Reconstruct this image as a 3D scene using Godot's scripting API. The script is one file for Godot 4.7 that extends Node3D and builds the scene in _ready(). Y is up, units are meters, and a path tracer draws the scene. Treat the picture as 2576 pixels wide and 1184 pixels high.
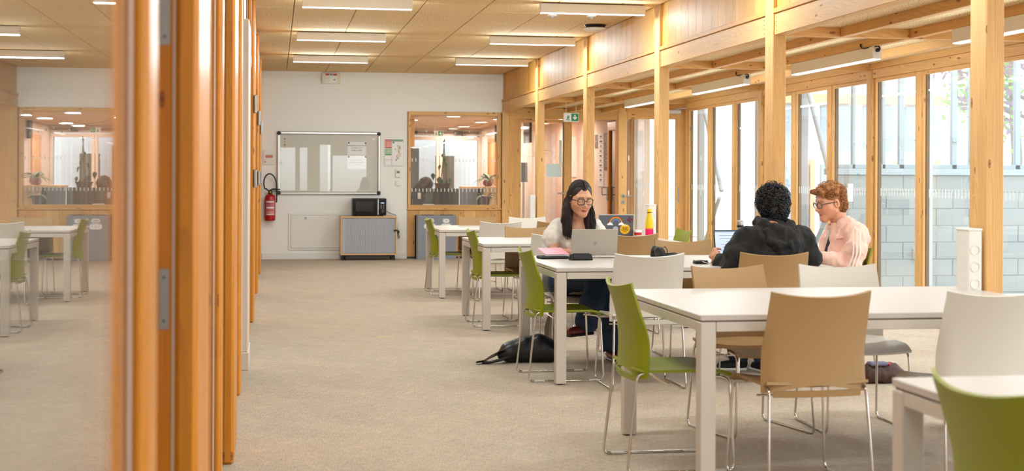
extends Node3D
# Reading room of a timber-framed library: y up, camera looks towards -z. "d" below is the distance along the room, z = -d.

const EYE := 1.29
const FOCAL := 3560.0
const GRID := [-2.55, 0.55, 3.65, 6.75, 9.86, 12.93, 16.06, 19.14]

var M := {}
var used := {}
var rng := RandomNumberGenerator.new()
var pieces := {}


func _ready() -> void:
	rng.seed = 77
	make_camera()
	make_world()
	make_materials()
	print("materials ", Time.get_ticks_msec())
	build_shell()
	build_clerestory()
	build_aisle()
	build_partition()
	build_hall()
	build_outside()
	print("shell ", Time.get_ticks_msec())
	build_lights()
	build_back_wall_things()
	build_furniture()
	build_props()
	print("props ", Time.get_ticks_msec())
	build_people()
	print("people ", Time.get_ticks_msec())


func make_camera() -> void:
	var cam := Camera3D.new()
	cam.name = "camera"
	add_child(cam)
	var lens := CameraAttributesPhysical.new()
	lens.frustum_focal_length = 50.0
	lens.frustum_focus_distance = 11.0
	lens.frustum_near = 0.05
	lens.frustum_far = 400.0
	lens.exposure_aperture = 3.8
	cam.attributes = lens
	cam.position = Vector3(0, EYE, 0)
	cam.basis = Basis(Vector3.UP, -atan(598.0 / FOCAL)) * Basis(Vector3.BACK, 0.0043)
	cam.keep_aspect = Camera3D.KEEP_HEIGHT
	cam.set_frustum(1184.0 / FOCAL * 0.05, Vector2(0, -147.4 / FOCAL * 0.05), 0.05, 400.0)
	cam.current = true


func make_world() -> void:
	var env := Environment.new()
	env.background_mode = Environment.BG_SKY
	var sky := Sky.new()
	var sm := ProceduralSkyMaterial.new()
	sm.sky_top_color = Color(0.90, 0.94, 0.99)
	sm.sky_horizon_color = Color(0.97, 0.985, 1.0)
	sm.ground_bottom_color = Color(0.72, 0.72, 0.7)
	sm.ground_horizon_color = Color(0.86, 0.87, 0.87)
	sm.sun_angle_max = 1.0
	sky.sky_material = sm
	env.sky = sky
	env.background_energy_multiplier = 4.3
	env.tonemap_mode = Environment.TONE_MAPPER_LINEAR
	env.tonemap_exposure = 1.05
	env.sdfgi_enabled = true
	env.ssao_enabled = true
	env.ssil_enabled = true
	var we := WorldEnvironment.new()
	we.name = "environment"
	we.environment = env
	add_child(we)


# ------------------------------------------------------------------ helpers

func v3(x: float, y: float, d: float) -> Vector3:
	return Vector3(x, y, -d)


func numbered(base: String) -> String:
	var n: int = used.get(base, 0)
	used[base] = n + 1
	return base if n == 0 else "%s_%03d" % [base, n]


func tag(o: Node, label: String, category := "", group := "", kind := "") -> void:
	if label:
		o.set_meta("label", label)
	if category:
		o.set_meta("category", category)
	if group:
		o.set_meta("group", group)
	if kind:
		o.set_meta("kind", kind)


func thing(called: String, at: Vector3, label: String, category: String, group := "", kind := "") -> Node3D:
	var o := Node3D.new()
	o.name = numbered(called)
	add_child(o)
	o.position = at
	tag(o, label, category, group, kind)
	return o


func part(parent: Node, called: String, mesh: Mesh, mat: Material, at := Vector3.ZERO, label := "") -> MeshInstance3D:
	var o := MeshInstance3D.new()
	o.name = called if parent != self else numbered(called)
	o.mesh = mesh
	o.material_override = mat
	parent.add_child(o, true)
	o.position = at
	if label:
		o.set_meta("label", label)
	return o


func solo(called: String, mesh: Mesh, mat: Material, at: Vector3, label: String, category: String, group := "", kind := "") -> MeshInstance3D:
	var o := part(self, called, mesh, mat, at)
	tag(o, label, category, group, kind)
	return o


# shared chamfered box, cached by size: g is the axis of the grain
func bx(s: Vector3, ch := 0.0, g := -1, variant := 0) -> ArrayMesh:
	var key := "%.4f %.4f %.4f %.4f %d %d" % [s.x, s.y, s.z, ch, g, variant]
	if not pieces.has(key):
		var m := MB.new()
		m.uo = Vector2(variant * 0.371, variant * 0.233)
		m.box(Vector3.ZERO, s, ch, g)
		pieces[key] = m.mesh()
	return pieces[key]


# a box part given by its two corners in room coordinates (x0, y0, d0) - (x1, y1, d1), relative to the parent's origin
func block(parent: Node, called: String, x0: float, x1: float, y0: float, y1: float, d0: float, d1: float, mat: Material, ch := 0.003, g := -1, variant := 0) -> MeshInstance3D:
	var base := Vector3.ZERO if parent == self else (parent as Node3D).position
	if parent.get_parent() is Node3D and parent.get_parent() != self and parent != self:
		base += (parent.get_parent() as Node3D).position
	var c := Vector3((x0 + x1) / 2, (y0 + y1) / 2, -(d0 + d1) / 2)
	return part(parent, called, bx(Vector3(absf(x1 - x0), absf(y1 - y0), absf(d1 - d0)), ch, g, variant), mat, c - base)


class MB:
	var v := PackedVector3Array()
	var n := PackedVector3Array()
	var t := PackedVector2Array()
	var c := PackedColorArray()
	var ix := PackedInt32Array()
	var xf := Transform3D()
	var uo := Vector2.ZERO
	var col := Color.WHITE
	var coloured := false

	func vert(p: Vector3, nn: Vector3, uv := Vector2.ZERO) -> int:
		v.append(xf * p)
		n.append((xf.basis * nn).normalized())
		t.append(uv)
		c.append(col)
		return v.size() - 1

	func face(a: int, b: int, d: int) -> void:
		var cr := (v[b] - v[a]).cross(v[d] - v[a])
		if cr.dot(n[a] + n[b] + n[d]) > 0.0:
			ix.append_array([a, d, b])
		else:
			ix.append_array([a, b, d])

	func uv_of(p: Vector3, nn: Vector3, g: int) -> Vector2:
		var ax := 0
		if absf(nn.y) > absf(nn.x) and absf(nn.y) > absf(nn.z):
			ax = 1
		elif absf(nn.z) > absf(nn.x):
			ax = 2
		if g < 0:
			g = 0 if ax != 0 else 2
		var o := 3 - ax - g if ax != g else (g + 1) % 3
		var along: float = p[g] if ax != g else p[(g + 2) % 3] * 4.0
		return Vector2(along / 2.4, p[o] / 0.6) + uo + Vector2(0.13, 0.29) * ax

	func quad(a: Vector3, b: Vector3, d: Vector3, e: Vector3, nn: Vector3, g := -1) -> void:
		var i := vert(a, nn, uv_of(a, nn, g))
		vert(b, nn, uv_of(b, nn, g))
		vert(d, nn, uv_of(d, nn, g))
		vert(e, nn, uv_of(e, nn, g))
		face(i, i + 1, i + 2)
		face(i, i + 2, i + 3)

	func tri(a: Vector3, b: Vector3, d: Vector3, nn: Vector3) -> void:
		var i := vert(a, nn)
		vert(b, nn)
		vert(d, nn)
		face(i, i + 1, i + 2)

	func box(ce: Vector3, s: Vector3, ch := 0.0, g := -1) -> void:
		var h := s / 2
		ch = minf(ch, minf(h.x, minf(h.y, h.z)) * 0.9)
		for ax in 3:
			var b := (ax + 1) % 3
			var d := (ax + 2) % 3
			for sg in [-1.0, 1.0]:
				var nn := Vector3.ZERO
				nn[ax] = sg
				var ps := []
				for k in [[-1, -1], [1, -1], [1, 1], [-1, 1]]:
					var p := Vector3.ZERO
					p[ax] = h[ax] * sg
					p[b] = (h[b] - ch) * k[0]
					p[d] = (h[d] - ch) * k[1]
					ps.append(ce + p)
				quad(ps[0], ps[1], ps[2], ps[3], nn, g)
			if ch <= 0.0:
				continue
			for sb in [-1.0, 1.0]:
				for sd in [-1.0, 1.0]:
					var nn2 := Vector3.ZERO
					nn2[b] = sb
					nn2[d] = sd
					nn2 = nn2.normalized()
					var qs := []
					for k in [[-1, 0], [1, 0], [1, 1], [-1, 1]]:
						var p := Vector3.ZERO
						p[ax] = (h[ax] - ch) * k[0]
						p[b] = (h[b] - (ch if k[1] == 0 else 0.0)) * sb
						p[d] = (h[d] - (0.0 if k[1] == 0 else ch)) * sd
						qs.append(ce + p)
					quad(qs[0], qs[1], qs[2], qs[3], nn2, g)
		if ch > 0.0:
			for sx in [-1.0, 1.0]:
				for sy in [-1.0, 1.0]:
					for sz in [-1.0, 1.0]:
						var sg3 := Vector3(sx, sy, sz)
						var a := ce + Vector3(h.x * sx, (h.y - ch) * sy, (h.z - ch) * sz)
						var b2 := ce + Vector3((h.x - ch) * sx, h.y * sy, (h.z - ch) * sz)
						var d2 := ce + Vector3((h.x - ch) * sx, (h.y - ch) * sy, h.z * sz)
						tri(a, b2, d2, sg3.normalized())

	# round tube along points; r is a number or one radius per point
	func tube(pts: Array, r, sides := 8, closed := false, capped := true) -> void:
		var m := pts.size()
		var up := Vector3.UP
		var t0: Vector3 = (pts[1] - pts[0]).normalized()
		if absf(t0.dot(up)) > 0.9:
			up = Vector3.RIGHT
		var side := t0.cross(up).normalized()
		var first := v.size()
		for i in m:
			var a: Vector3 = pts[(i - 1 + m) % m] if closed or i > 0 else pts[0]
			var b: Vector3 = pts[(i + 1) % m] if closed or i < m - 1 else pts[m - 1]
			var tn := (b - a).normalized()
			side = (side - tn * side.dot(tn)).normalized()
			var bi := tn.cross(side)
			var rr: float = r if (r is float or r is int) else r[i]
			for k in sides:
				var an := TAU * k / sides
				var dir := side * cos(an) + bi * sin(an)
				vert(pts[i] + dir * rr, dir, Vector2(float(k) / sides, i * 0.1))
		var rings := m if closed else m - 1
		for i in rings:
			for k in sides:
				var a := first + i * sides + k
				var b := first + i * sides + (k + 1) % sides
				var d := first + ((i + 1) % m) * sides + (k + 1) % sides
				var e := first + ((i + 1) % m) * sides + k
				face(a, b, d)
				face(a, d, e)
		if not closed and capped:
			for w in [0, m - 1]:
				var nn: Vector3 = (pts[0] - pts[1] if w == 0 else pts[m - 1] - pts[m - 2]).normalized()
				var o := vert(pts[w], nn)
				for k in sides:
					var inv := xf.affine_inverse()
					vert(inv * v[first + w * sides + k], nn)
				for k in sides:
					face(o, o + 1 + k, o + 1 + (k + 1) % sides)

	# profile of (radius, height) pairs turned about the y axis; doubled points make hard edges
	func lathe(prof: Array, segs := 20, ce := Vector3.ZERO) -> void:
		for i in prof.size() - 1:
			var p: Vector2 = prof[i]
			var q: Vector2 = prof[i + 1]
			if p.is_equal_approx(q):
				continue
			var dn := Vector2(q.y - p.y, p.x - q.x).normalized()
			var np := dn
			var nq := dn
			if i > 0 and not (prof[i - 1] as Vector2).is_equal_approx(p):
				var d0 := Vector2(p.y - prof[i - 1].y, prof[i - 1].x - p.x).normalized()
				if d0.dot(dn) > 0.4:
					np = (d0 + dn).normalized()
			if i < prof.size() - 2 and not (prof[i + 2] as Vector2).is_equal_approx(q):
				var d1 := Vector2(prof[i + 2].y - q.y, q.x - prof[i + 2].x).normalized()
				if d1.dot(dn) > 0.4:
					nq = (d1 + dn).normalized()
			var s := v.size()
			for k in segs:
				var an := TAU * k / segs
				var dir := Vector3(cos(an), 0, sin(an))
				vert(ce + dir * p.x + Vector3(0, p.y, 0), dir * np.x + Vector3(0, np.y, 0), Vector2(float(k) / segs, p.y))
				vert(ce + dir * q.x + Vector3(0, q.y, 0), dir * nq.x + Vector3(0, nq.y, 0), Vector2(float(k) / segs, q.y))
			for k in segs:
				var a := s + k * 2
				var b := s + ((k + 1) % segs) * 2
				if p.x > 1e-6:
					face(a, b, a + 1)
				if q.x > 1e-6:
					face(b, b + 1, a + 1)

	# flat polygon in the xy plane, given thickness towards +z
	func prism(poly: PackedVector2Array, z0: float, z1: float, g := -1) -> void:
		var ids := Geometry2D.triangulate_polygon(poly)
		for k in range(0, ids.size(), 3):
			for zz in [z0, z1]:
				var nn := Vector3(0, 0, 1.0 if zz > minf(z0, z1) else -1.0)
				var i := v.size()
				for w in 3:
					var p := Vector3(poly[ids[k + w]].x, poly[ids[k + w]].y, zz)
					vert(p, nn, uv_of(p, nn, g))
				face(i, i + 1, i + 2)
		var m := poly.size()
		var turn := 1.0 if not Geometry2D.is_polygon_clockwise(poly) else -1.0
		for k in m:
			var a := poly[k]
			var b := poly[(k + 1) % m]
			var e := (b - a).normalized()
			quad(Vector3(a.x, a.y, z0), Vector3(b.x, b.y, z0), Vector3(b.x, b.y, z1), Vector3(a.x, a.y, z1), Vector3(e.y, -e.x, 0) * turn, g)

	# surface through f(u, v), smooth; both faces th apart when th > 0
	func sheet(f: Callable, nu: int, nv: int, th := 0.0) -> void:
		var P := []
		for j in nv + 1:
			for i in nu + 1:
				P.append(f.call(float(i) / nu, float(j) / nv))
		var N := []
		for j in nv + 1:
			for i in nu + 1:
				var du: Vector3 = P[j * (nu + 1) + mini(i + 1, nu)] - P[j * (nu + 1) + maxi(i - 1, 0)]
				var dv: Vector3 = P[mini(j + 1, nv) * (nu + 1) + i] - P[maxi(j - 1, 0) * (nu + 1) + i]
				N.append(du.cross(dv).normalized())
		var layers := [[0.0, 1.0]] if th <= 0.0 else [[th / 2, 1.0], [-th / 2, -1.0]]
		for la in layers:
			var s := v.size()
			for k in P.size():
				var uv := Vector2(float(k % (nu + 1)) / nu, float(k / (nu + 1)) / nv)
				vert(P[k] + N[k] * la[0], N[k] * la[1], uv)
			for j in nv:
				for i in nu:
					var a := s + j * (nu + 1) + i
					face(a, a + 1, a + nu + 2)
					face(a, a + nu + 2, a + nu + 1)
		if th <= 0.0:
			return
		var rim := []
		for i in nu:
			rim.append([i, i + 1])
			rim.append([nv * (nu + 1) + i, nv * (nu + 1) + i + 1])
		for j in nv:
			rim.append([j * (nu + 1), (j + 1) * (nu + 1)])
			rim.append([j * (nu + 1) + nu, (j + 1) * (nu + 1) + nu])
		var mid := Vector3.ZERO
		for p in P:
			mid += p
		mid /= P.size()
		for e in rim:
			var a: Vector3 = P[e[0]]
			var b: Vector3 = P[e[1]]
			var na: Vector3 = N[e[0]] * th / 2
			var nb: Vector3 = N[e[1]] * th / 2
			var out := (b - a).cross(N[e[0]]).normalized()
			if out.dot((a + b) / 2 - mid) < 0:
				out = -out
			quad(a + na, b + nb, b - nb, a - na, out)

	func blob(ce: Vector3, r: Vector3, segs := 14, rings := 9) -> void:
		var s := v.size()
		for j in rings + 1:
			var la := PI * j / rings
			for k in segs:
				var lo := TAU * k / segs
				var d := Vector3(sin(la) * cos(lo), cos(la), sin(la) * sin(lo))
				vert(ce + d * r, Vector3(d.x / r.x, d.y / r.y, d.z / r.z))
		for j in rings:
			for k in segs:
				var a := s + j * segs + k
				var b := s + j * segs + (k + 1) % segs
				face(a, b, b + segs)
				face(a, b + segs, a + segs)

	func mesh() -> ArrayMesh:
		var arr := []
		arr.resize(Mesh.ARRAY_MAX)
		arr[Mesh.ARRAY_VERTEX] = v
		arr[Mesh.ARRAY_NORMAL] = n
		arr[Mesh.ARRAY_TEX_UV] = t
		if coloured:
			arr[Mesh.ARRAY_COLOR] = c
		arr[Mesh.ARRAY_INDEX] = ix
		var m := ArrayMesh.new()
		m.add_surface_from_arrays(Mesh.PRIMITIVE_TRIANGLES, arr)
		return m


# bends a list of points into a polyline with rounded corners
func rounded(pts: Array, r: float, steps := 4) -> Array:
	var out := [pts[0]]
	for i in range(1, pts.size() - 1):
		var a: Vector3 = pts[i - 1]
		var b: Vector3 = pts[i]
		var c: Vector3 = pts[i + 1]
		var la := minf(r, (a - b).length() * 0.45)
		var lc := minf(r, (c - b).length() * 0.45)
		var p := b + (a - b).normalized() * la
		var q := b + (c - b).normalized() * lc
		for k in steps + 1:
			var t := float(k) / steps
			out.append(p.lerp(b, t).lerp(b.lerp(q, t), t))
	out.append(pts[pts.size() - 1])
	return out


func tube_mesh(pts: Array, r, sides := 8, closed := false) -> ArrayMesh:
	var m := MB.new()
	m.tube(pts, r, sides, closed)
	return m.mesh()


func lathe_mesh(prof: Array, segs := 20) -> ArrayMesh:
	var m := MB.new()
	m.lathe(prof, segs)
	return m.mesh()


func ellipse(rx: float, ry: float, n := 24) -> PackedVector2Array:
	var p := PackedVector2Array()
	for k in n:
		p.append(Vector2(cos(TAU * k / n) * rx, sin(TAU * k / n) * ry))
	return p


func pill(w: float, h: float, r: float, n := 5) -> PackedVector2Array:
	var p := PackedVector2Array()
	for q in 4:
		var cx := (w / 2 - r) * (1 if q in [0, 3] else -1)
		var cy := (h / 2 - r) * (1 if q in [0, 1] else -1)
		for k in n + 1:
			var an := PI / 2 * (q + float(k) / n)
			p.append(Vector2(cx + r * cos(an), cy + r * sin(an)))
	return p


func prism_mesh(poly: PackedVector2Array, z0: float, z1: float) -> ArrayMesh:
	var m := MB.new()
	m.prism(poly, z0, z1)
	return m.mesh()


func words(parent: Node, text: String, size: float, mat: Material, at: Vector3, bold := false, depth := 0.0015, called := "lettering") -> MeshInstance3D:
	var tm := TextMesh.new()
	var f := SystemFont.new()
	f.font_names = PackedStringArray(["Droid Sans"])
	if bold:
		f.font_weight = 700
	tm.font = f
	tm.text = text
	tm.font_size = 32
	tm.pixel_size = size / 32.0
	tm.depth = depth
	tm.curve_step = 3.0
	return part(parent, called, tm, mat, at)


# ------------------------------------------------------------------ materials

func noise_grid(w: int, h: int, freq: float, seed_: int, octaves := 3) -> PackedByteArray:
	var f := FastNoiseLite.new()
	f.noise_type = FastNoiseLite.TYPE_SIMPLEX_SMOOTH
	f.seed = seed_
	f.frequency = freq
	f.fractal_octaves = octaves
	var im := f.get_seamless_image(w, h)
	im.convert(Image.FORMAT_L8)
	return im.get_data()


func stretched(w: int, h: int, w2: int, h2: int, freq: float, seed_: int, octaves := 2) -> PackedByteArray:
	var f := FastNoiseLite.new()
	f.noise_type = FastNoiseLite.TYPE_SIMPLEX_SMOOTH
	f.seed = seed_
	f.frequency = freq
	f.fractal_octaves = octaves
	var im := f.get_seamless_image(w, h)
	im.convert(Image.FORMAT_L8)
	im.resize(w2, h2, Image.INTERPOLATE_CUBIC)
	return im.get_data()


# sawn softwood, 2.4 m long and 0.6 m wide per repeat: growth rings that swing round knots
func wood_texture(seed_: int, knots: int, small := 4.0, big := 10.0) -> ImageTexture:
	var w := 1024
	var h := 512
	var warp := stretched(96, 256, w, h, 0.012, seed_, 2)
	var fibre := stretched(64, 512, w, h, 0.09, seed_ + 1, 3)
	var tone := stretched(48, 128, w, h, 0.02, seed_ + 2, 2)
	var r := RandomNumberGenerator.new()
	r.seed = seed_
	var kn := []
	for i in knots:
		kn.append(Vector3(r.randf() * w, r.randf() * h, r.randf_range(small, big)))
	var bend := PackedFloat32Array()
	bend.resize(w * h)
	var dark := PackedFloat32Array()
	dark.resize(w * h)
	for k in kn:
		var reach := int(k.z * 9.0)
		for yy in range(-int(k.z * 5.0), int(k.z * 5.0) + 1):
			for xx in range(-reach, reach + 1):
				var px := posmod(int(k.x) + xx, w)
				var py := posmod(int(k.y) + yy, h)
				var q: Vector2 = Vector2(xx * 0.45, yy) / k.z
				var e := exp(-q.length_squared() * 0.22)
				bend[py * w + px] += e * 3.2 * (1.0 if yy > 0 else -1.0) * clampf(absf(yy) / k.z, 0.0, 1.0)
				var dd: float = Vector2(xx * 0.75, yy).length() / k.z
				if dd < 1.0:
					dark[py * w + px] = maxf(dark[py * w + px], (0.55 + 0.4 * sin(dd * 9.0)) * clampf((1.0 - dd) * 4.0, 0.0, 1.0))
	var data := PackedByteArray()
	data.resize(w * h * 3)
	for y in h:
		for x in w:
			var i := y * w + x
			var ph := y / float(h) * 46.0 + (warp[i] - 128) * 0.035 + bend[i] * 0.35
			var s := ph - floorf(ph)
			var ring := s * s * s
			var f := (fibre[i] - 128) / 128.0
			var tn := (tone[i] - 128) / 128.0
			var lum := 1.0 - ring * 0.075 + f * 0.045 + tn * 0.05
			var k: float = dark[i]
			data[i * 3] = int(clampf(lum * 246.0 * (1.0 - k * 0.6), 0, 255))
			data[i * 3 + 1] = int(clampf((lum - ring * 0.035) * 221.0 * (1.0 - k * 0.76), 0, 255))
			data[i * 3 + 2] = int(clampf((lum - ring * 0.08) * 180.0 * (1.0 - k * 0.85), 0, 255))
	var im := Image.create_from_data(w, h, false, Image.FORMAT_RGB8, data)
	return ImageTexture.create_from_image(im)


func carpet_texture() -> ImageTexture:
	var n := 1024
	var a := stretched(96, 1024, n, n, 0.16, 5, 2)
	var b := stretched(1024, 96, n, n, 0.16, 6, 2)
	var big := noise_grid(256, 256, 0.014, 7, 3)
	var fine := noise_grid(n, n, 0.4, 8, 1)
	var data := PackedByteArray()
	data.resize(n * n * 3)
	for y in n:
		for x in n:
			var i := y * n + x
			var l := 0.86 + (a[i] - 128) * 0.0006 + (b[i] - 128) * 0.0008 + (fine[i] - 128) * 0.0006 + (big[(y / 4) * 256 + x / 4] - 128) * 0.0002
			var warm := (a[i] - b[i]) * 0.0004
			data[i * 3] = int(clampf((l + warm) * 222.0, 0, 255))
			data[i * 3 + 1] = int(clampf(l * 212.0, 0, 255))
			data[i * 3 + 2] = int(clampf((l - warm) * 199.0, 0, 255))
	return ImageTexture.create_from_image(Image.create_from_data(n, n, false, Image.FORMAT_RGB8, data))


# matted wood fibres bound with cement; second picture is their relief
func wool_textures() -> Array:
	var n := 512
	var a := stretched(128, 512, n, n, 0.16, 15, 2)
	var b := stretched(512, 160, n, n, 0.16, 16, 2)
	var c := noise_grid(n, n, 0.12, 17, 3)
	var data := PackedByteArray()
	data.resize(n * n * 3)
	var relief := PackedByteArray()
	relief.resize(n * n)
	for i in n * n:
		var l := 0.96 + (maxi(a[i], b[i]) - 150) * 0.0016 + (c[i] - 128) * 0.0026
		if c[i] < 84:
			l -= 0.14
		data[i * 3] = int(clampf(l * 244.0, 0, 255))
		data[i * 3 + 1] = int(clampf(l * 222.0, 0, 255))
		data[i * 3 + 2] = int(clampf(l * 190.0, 0, 255))
		relief[i] = int(clampf(l * 200.0, 0, 255))
	return [ImageTexture.create_from_image(Image.create_from_data(n, n, false, Image.FORMAT_RGB8, data)), ImageTexture.create_from_image(Image.create_from_data(n, n, false, Image.FORMAT_L8, relief))]


func mat(called: String, c: Color, rough := 0.6, metal := 0.0) -> StandardMaterial3D:
	var m := StandardMaterial3D.new()
	m.resource_name = called
	m.albedo_color = c
	m.roughness = rough
	m.metallic = metal
	M[called] = m
	return m


func c8(r: int, g: int, b: int) -> Color:
	return Color8(r, g, b)


func glow(called: String, c: Color, energy: float) -> StandardMaterial3D:
	var m := mat(called, Color(c.r * 0.85, c.g * 0.85, c.b * 0.85), 0.4)
	m.emission_enabled = true
	m.emission = c
	m.emission_energy_multiplier = energy
	return m


func glass(called: String, c: Color, alpha: float) -> StandardMaterial3D:
	var m := mat(called, Color(c.r, c.g, c.b, alpha), 0.0)
	m.transparency = BaseMaterial3D.TRANSPARENCY_ALPHA
	return m


func make_materials() -> void:
	var wt := wood_texture(11, 9)
	var wt2 := wood_texture(23, 22)
	var wt3 := wood_texture(35, 90, 1.6, 3.4)
	var tones := {
		"pine": c8(231, 199, 150), "pine_light": c8(234, 203, 152), "pine_deep": c8(233, 198, 150), "window_pine": c8(239, 210, 166),
		"board_a": c8(224, 184, 104), "board_b": c8(228, 190, 112), "board_c": c8(218, 174, 92),
		"stained_pine": c8(230, 164, 52), "stained_deep": c8(214, 142, 34), "hall_pine": c8(232, 192, 134),
	}
	for k in tones:
		var m := mat(k, tones[k], 0.55)
		if k.begins_with("stained"):
			m.roughness = 0.34
		m.albedo_texture = wt3 if k.begins_with("board") else wt2 if k in ["pine_deep", "window_pine"] else wt
	var cp := mat("carpet", c8(250, 240, 226), 0.95)
	cp.albedo_texture = carpet_texture()
	cp.uv1_triplanar = true
	cp.uv1_world_triplanar = true
	cp.uv1_scale = Vector3(0.8, 0.8, 0.8)
	var ww := wool_textures()
	for k in [["wool", c8(252, 232, 198)], ["wool_pale", c8(252, 240, 218)]]:
		var m := mat(k[0], k[1], 0.95)
		m.albedo_texture = ww[0]
		m.uv1_triplanar = true
		m.uv1_world_triplanar = true
		m.uv1_scale = Vector3(1.3, 1.3, 1.3)
	mat("plaster", c8(247, 244, 238), 0.9)
	mat("pink_plaster", c8(236, 214, 200), 0.9)
	mat("pale_plaster", c8(240, 226, 212), 0.9)
	mat("white_paint", c8(238, 233, 225), 0.5)
	mat("jamb_paint", c8(226, 208, 194), 0.55)
	mat("table_white", c8(200, 191, 183), 0.35)
	mat("table_frame", c8(206, 196, 184), 0.4)
	mat("tan_shell", c8(170, 134, 88), 0.5)
	mat("white_shell", c8(214, 206, 194), 0.45)
	mat("green_shell", c8(140, 148, 0), 0.45)
	mat("chrome", c8(215, 212, 208), 0.12, 1.0)
	mat("steel", c8(178, 178, 176), 0.32, 1.0)
	mat("aluminium", c8(214, 212, 206), 0.35, 0.85)
	mat("black_plastic", c8(28, 27, 27), 0.4)
	mat("black_gloss", c8(14, 14, 15), 0.08)
	mat("dark_frame", c8(62, 56, 48), 0.6)
	mat("black_cloth", c8(20, 19, 20), 0.75)
	mat("lamp_body", c8(232, 224, 212), 0.5)
	glow("lamp_tube", Color(1.0, 0.97, 1.0), 2.5)
	glow("hall_lamp", Color(1.0, 0.95, 0.9), 3.0)
	glass("clear_glass", Color(0.93, 0.97, 0.95), 0.03)
	glass("partition_glass", Color(0.95, 0.96, 0.94), 0.02)
	mat("film_white", c8(242, 244, 242), 0.6)
	mat("blue_film", c8(222, 238, 238), 0.6)
	mat("paper", c8(246, 243, 240), 0.8)
	mat("ink", c8(38, 34, 34), 0.8)
	mat("brown_ink", c8(120, 78, 48), 0.8)
	mat("grey_ink", c8(120, 112, 118), 0.8)
	mat("board_felt", c8(214, 208, 194), 0.7)
	mat("red_paint", c8(176, 16, 26), 0.25)
	mat("red_print", c8(200, 40, 34), 0.6)
	mat("green_print", c8(30, 140, 66), 0.6)
	glow("exit_green", c8(0, 150, 78), 0.12)
	glow("exit_white", c8(255, 255, 250), 0.15)
	mat("yellow_print", c8(240, 190, 30), 0.5)
	mat("orange_print", c8(214, 92, 36), 0.6)
	mat("blue_magnet", c8(24, 60, 130), 0.35)
	mat("red_magnet", c8(178, 24, 34), 0.35)
	mat("yellow_magnet", c8(226, 170, 24), 0.35)
	mat("grey_slat", c8(178, 180, 186), 0.45)
	mat("grey_board", c8(140, 144, 152), 0.6)
	mat("beech", c8(226, 184, 132), 0.5)
	mat("brown_sign", c8(122, 96, 90), 0.6)
	mat("purple_pot", c8(74, 40, 52), 0.5)
	mat("red_pot", c8(148, 26, 30), 0.15)
	mat("leaf_dark", c8(44, 84, 38), 0.45)
	mat("leaf_mid", c8(70, 112, 48), 0.45)
	mat("stem", c8(132, 116, 62), 0.7)
	mat("soil", c8(52, 40, 32), 0.95)
	mat("hall_floor", c8(120, 112, 104), 0.5)
	mat("hall_ceiling", c8(236, 200, 158), 0.7)
	mat("desk_grey", c8(98, 106, 106), 0.6)
	mat("dark_desk", c8(36, 34, 36), 0.6)
	mat("block_white", c8(152, 158, 154), 0.9)
	mat("block_white_b", c8(148, 154, 150), 0.9)
	mat("mortar", c8(145, 151, 147), 0.95)
	mat("paving", c8(226, 226, 222), 0.9)
	mat("facade_white", c8(250, 250, 248), 0.9)
	mat("steel_paint", c8(176, 186, 190), 0.5)
	mat("frame_grey", c8(158, 172, 174), 0.5)
	mat("facade_glass", c8(150, 168, 176), 0.1)
	mat("facade_orange", c8(226, 176, 132), 0.7)
	mat("bark", c8(122, 112, 100), 0.9)
	mat("lawn", c8(128, 160, 84), 0.95)
	mat("white_pot", c8(232, 230, 226), 0.4)
	for k in [["leaf_green", c8(120, 168, 70)], ["leaf_purple", c8(120, 92, 112)]]:
		var m := mat(k[0], k[1], 0.6)
		m.backlight_enabled = true
		m.backlight = k[1] * 0.8


# ------------------------------------------------------------------ the room

func structure(called: String, label: String, category: String, at := Vector3.ZERO) -> Node3D:
	return thing(called, at, label, category, "", "structure")


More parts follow.
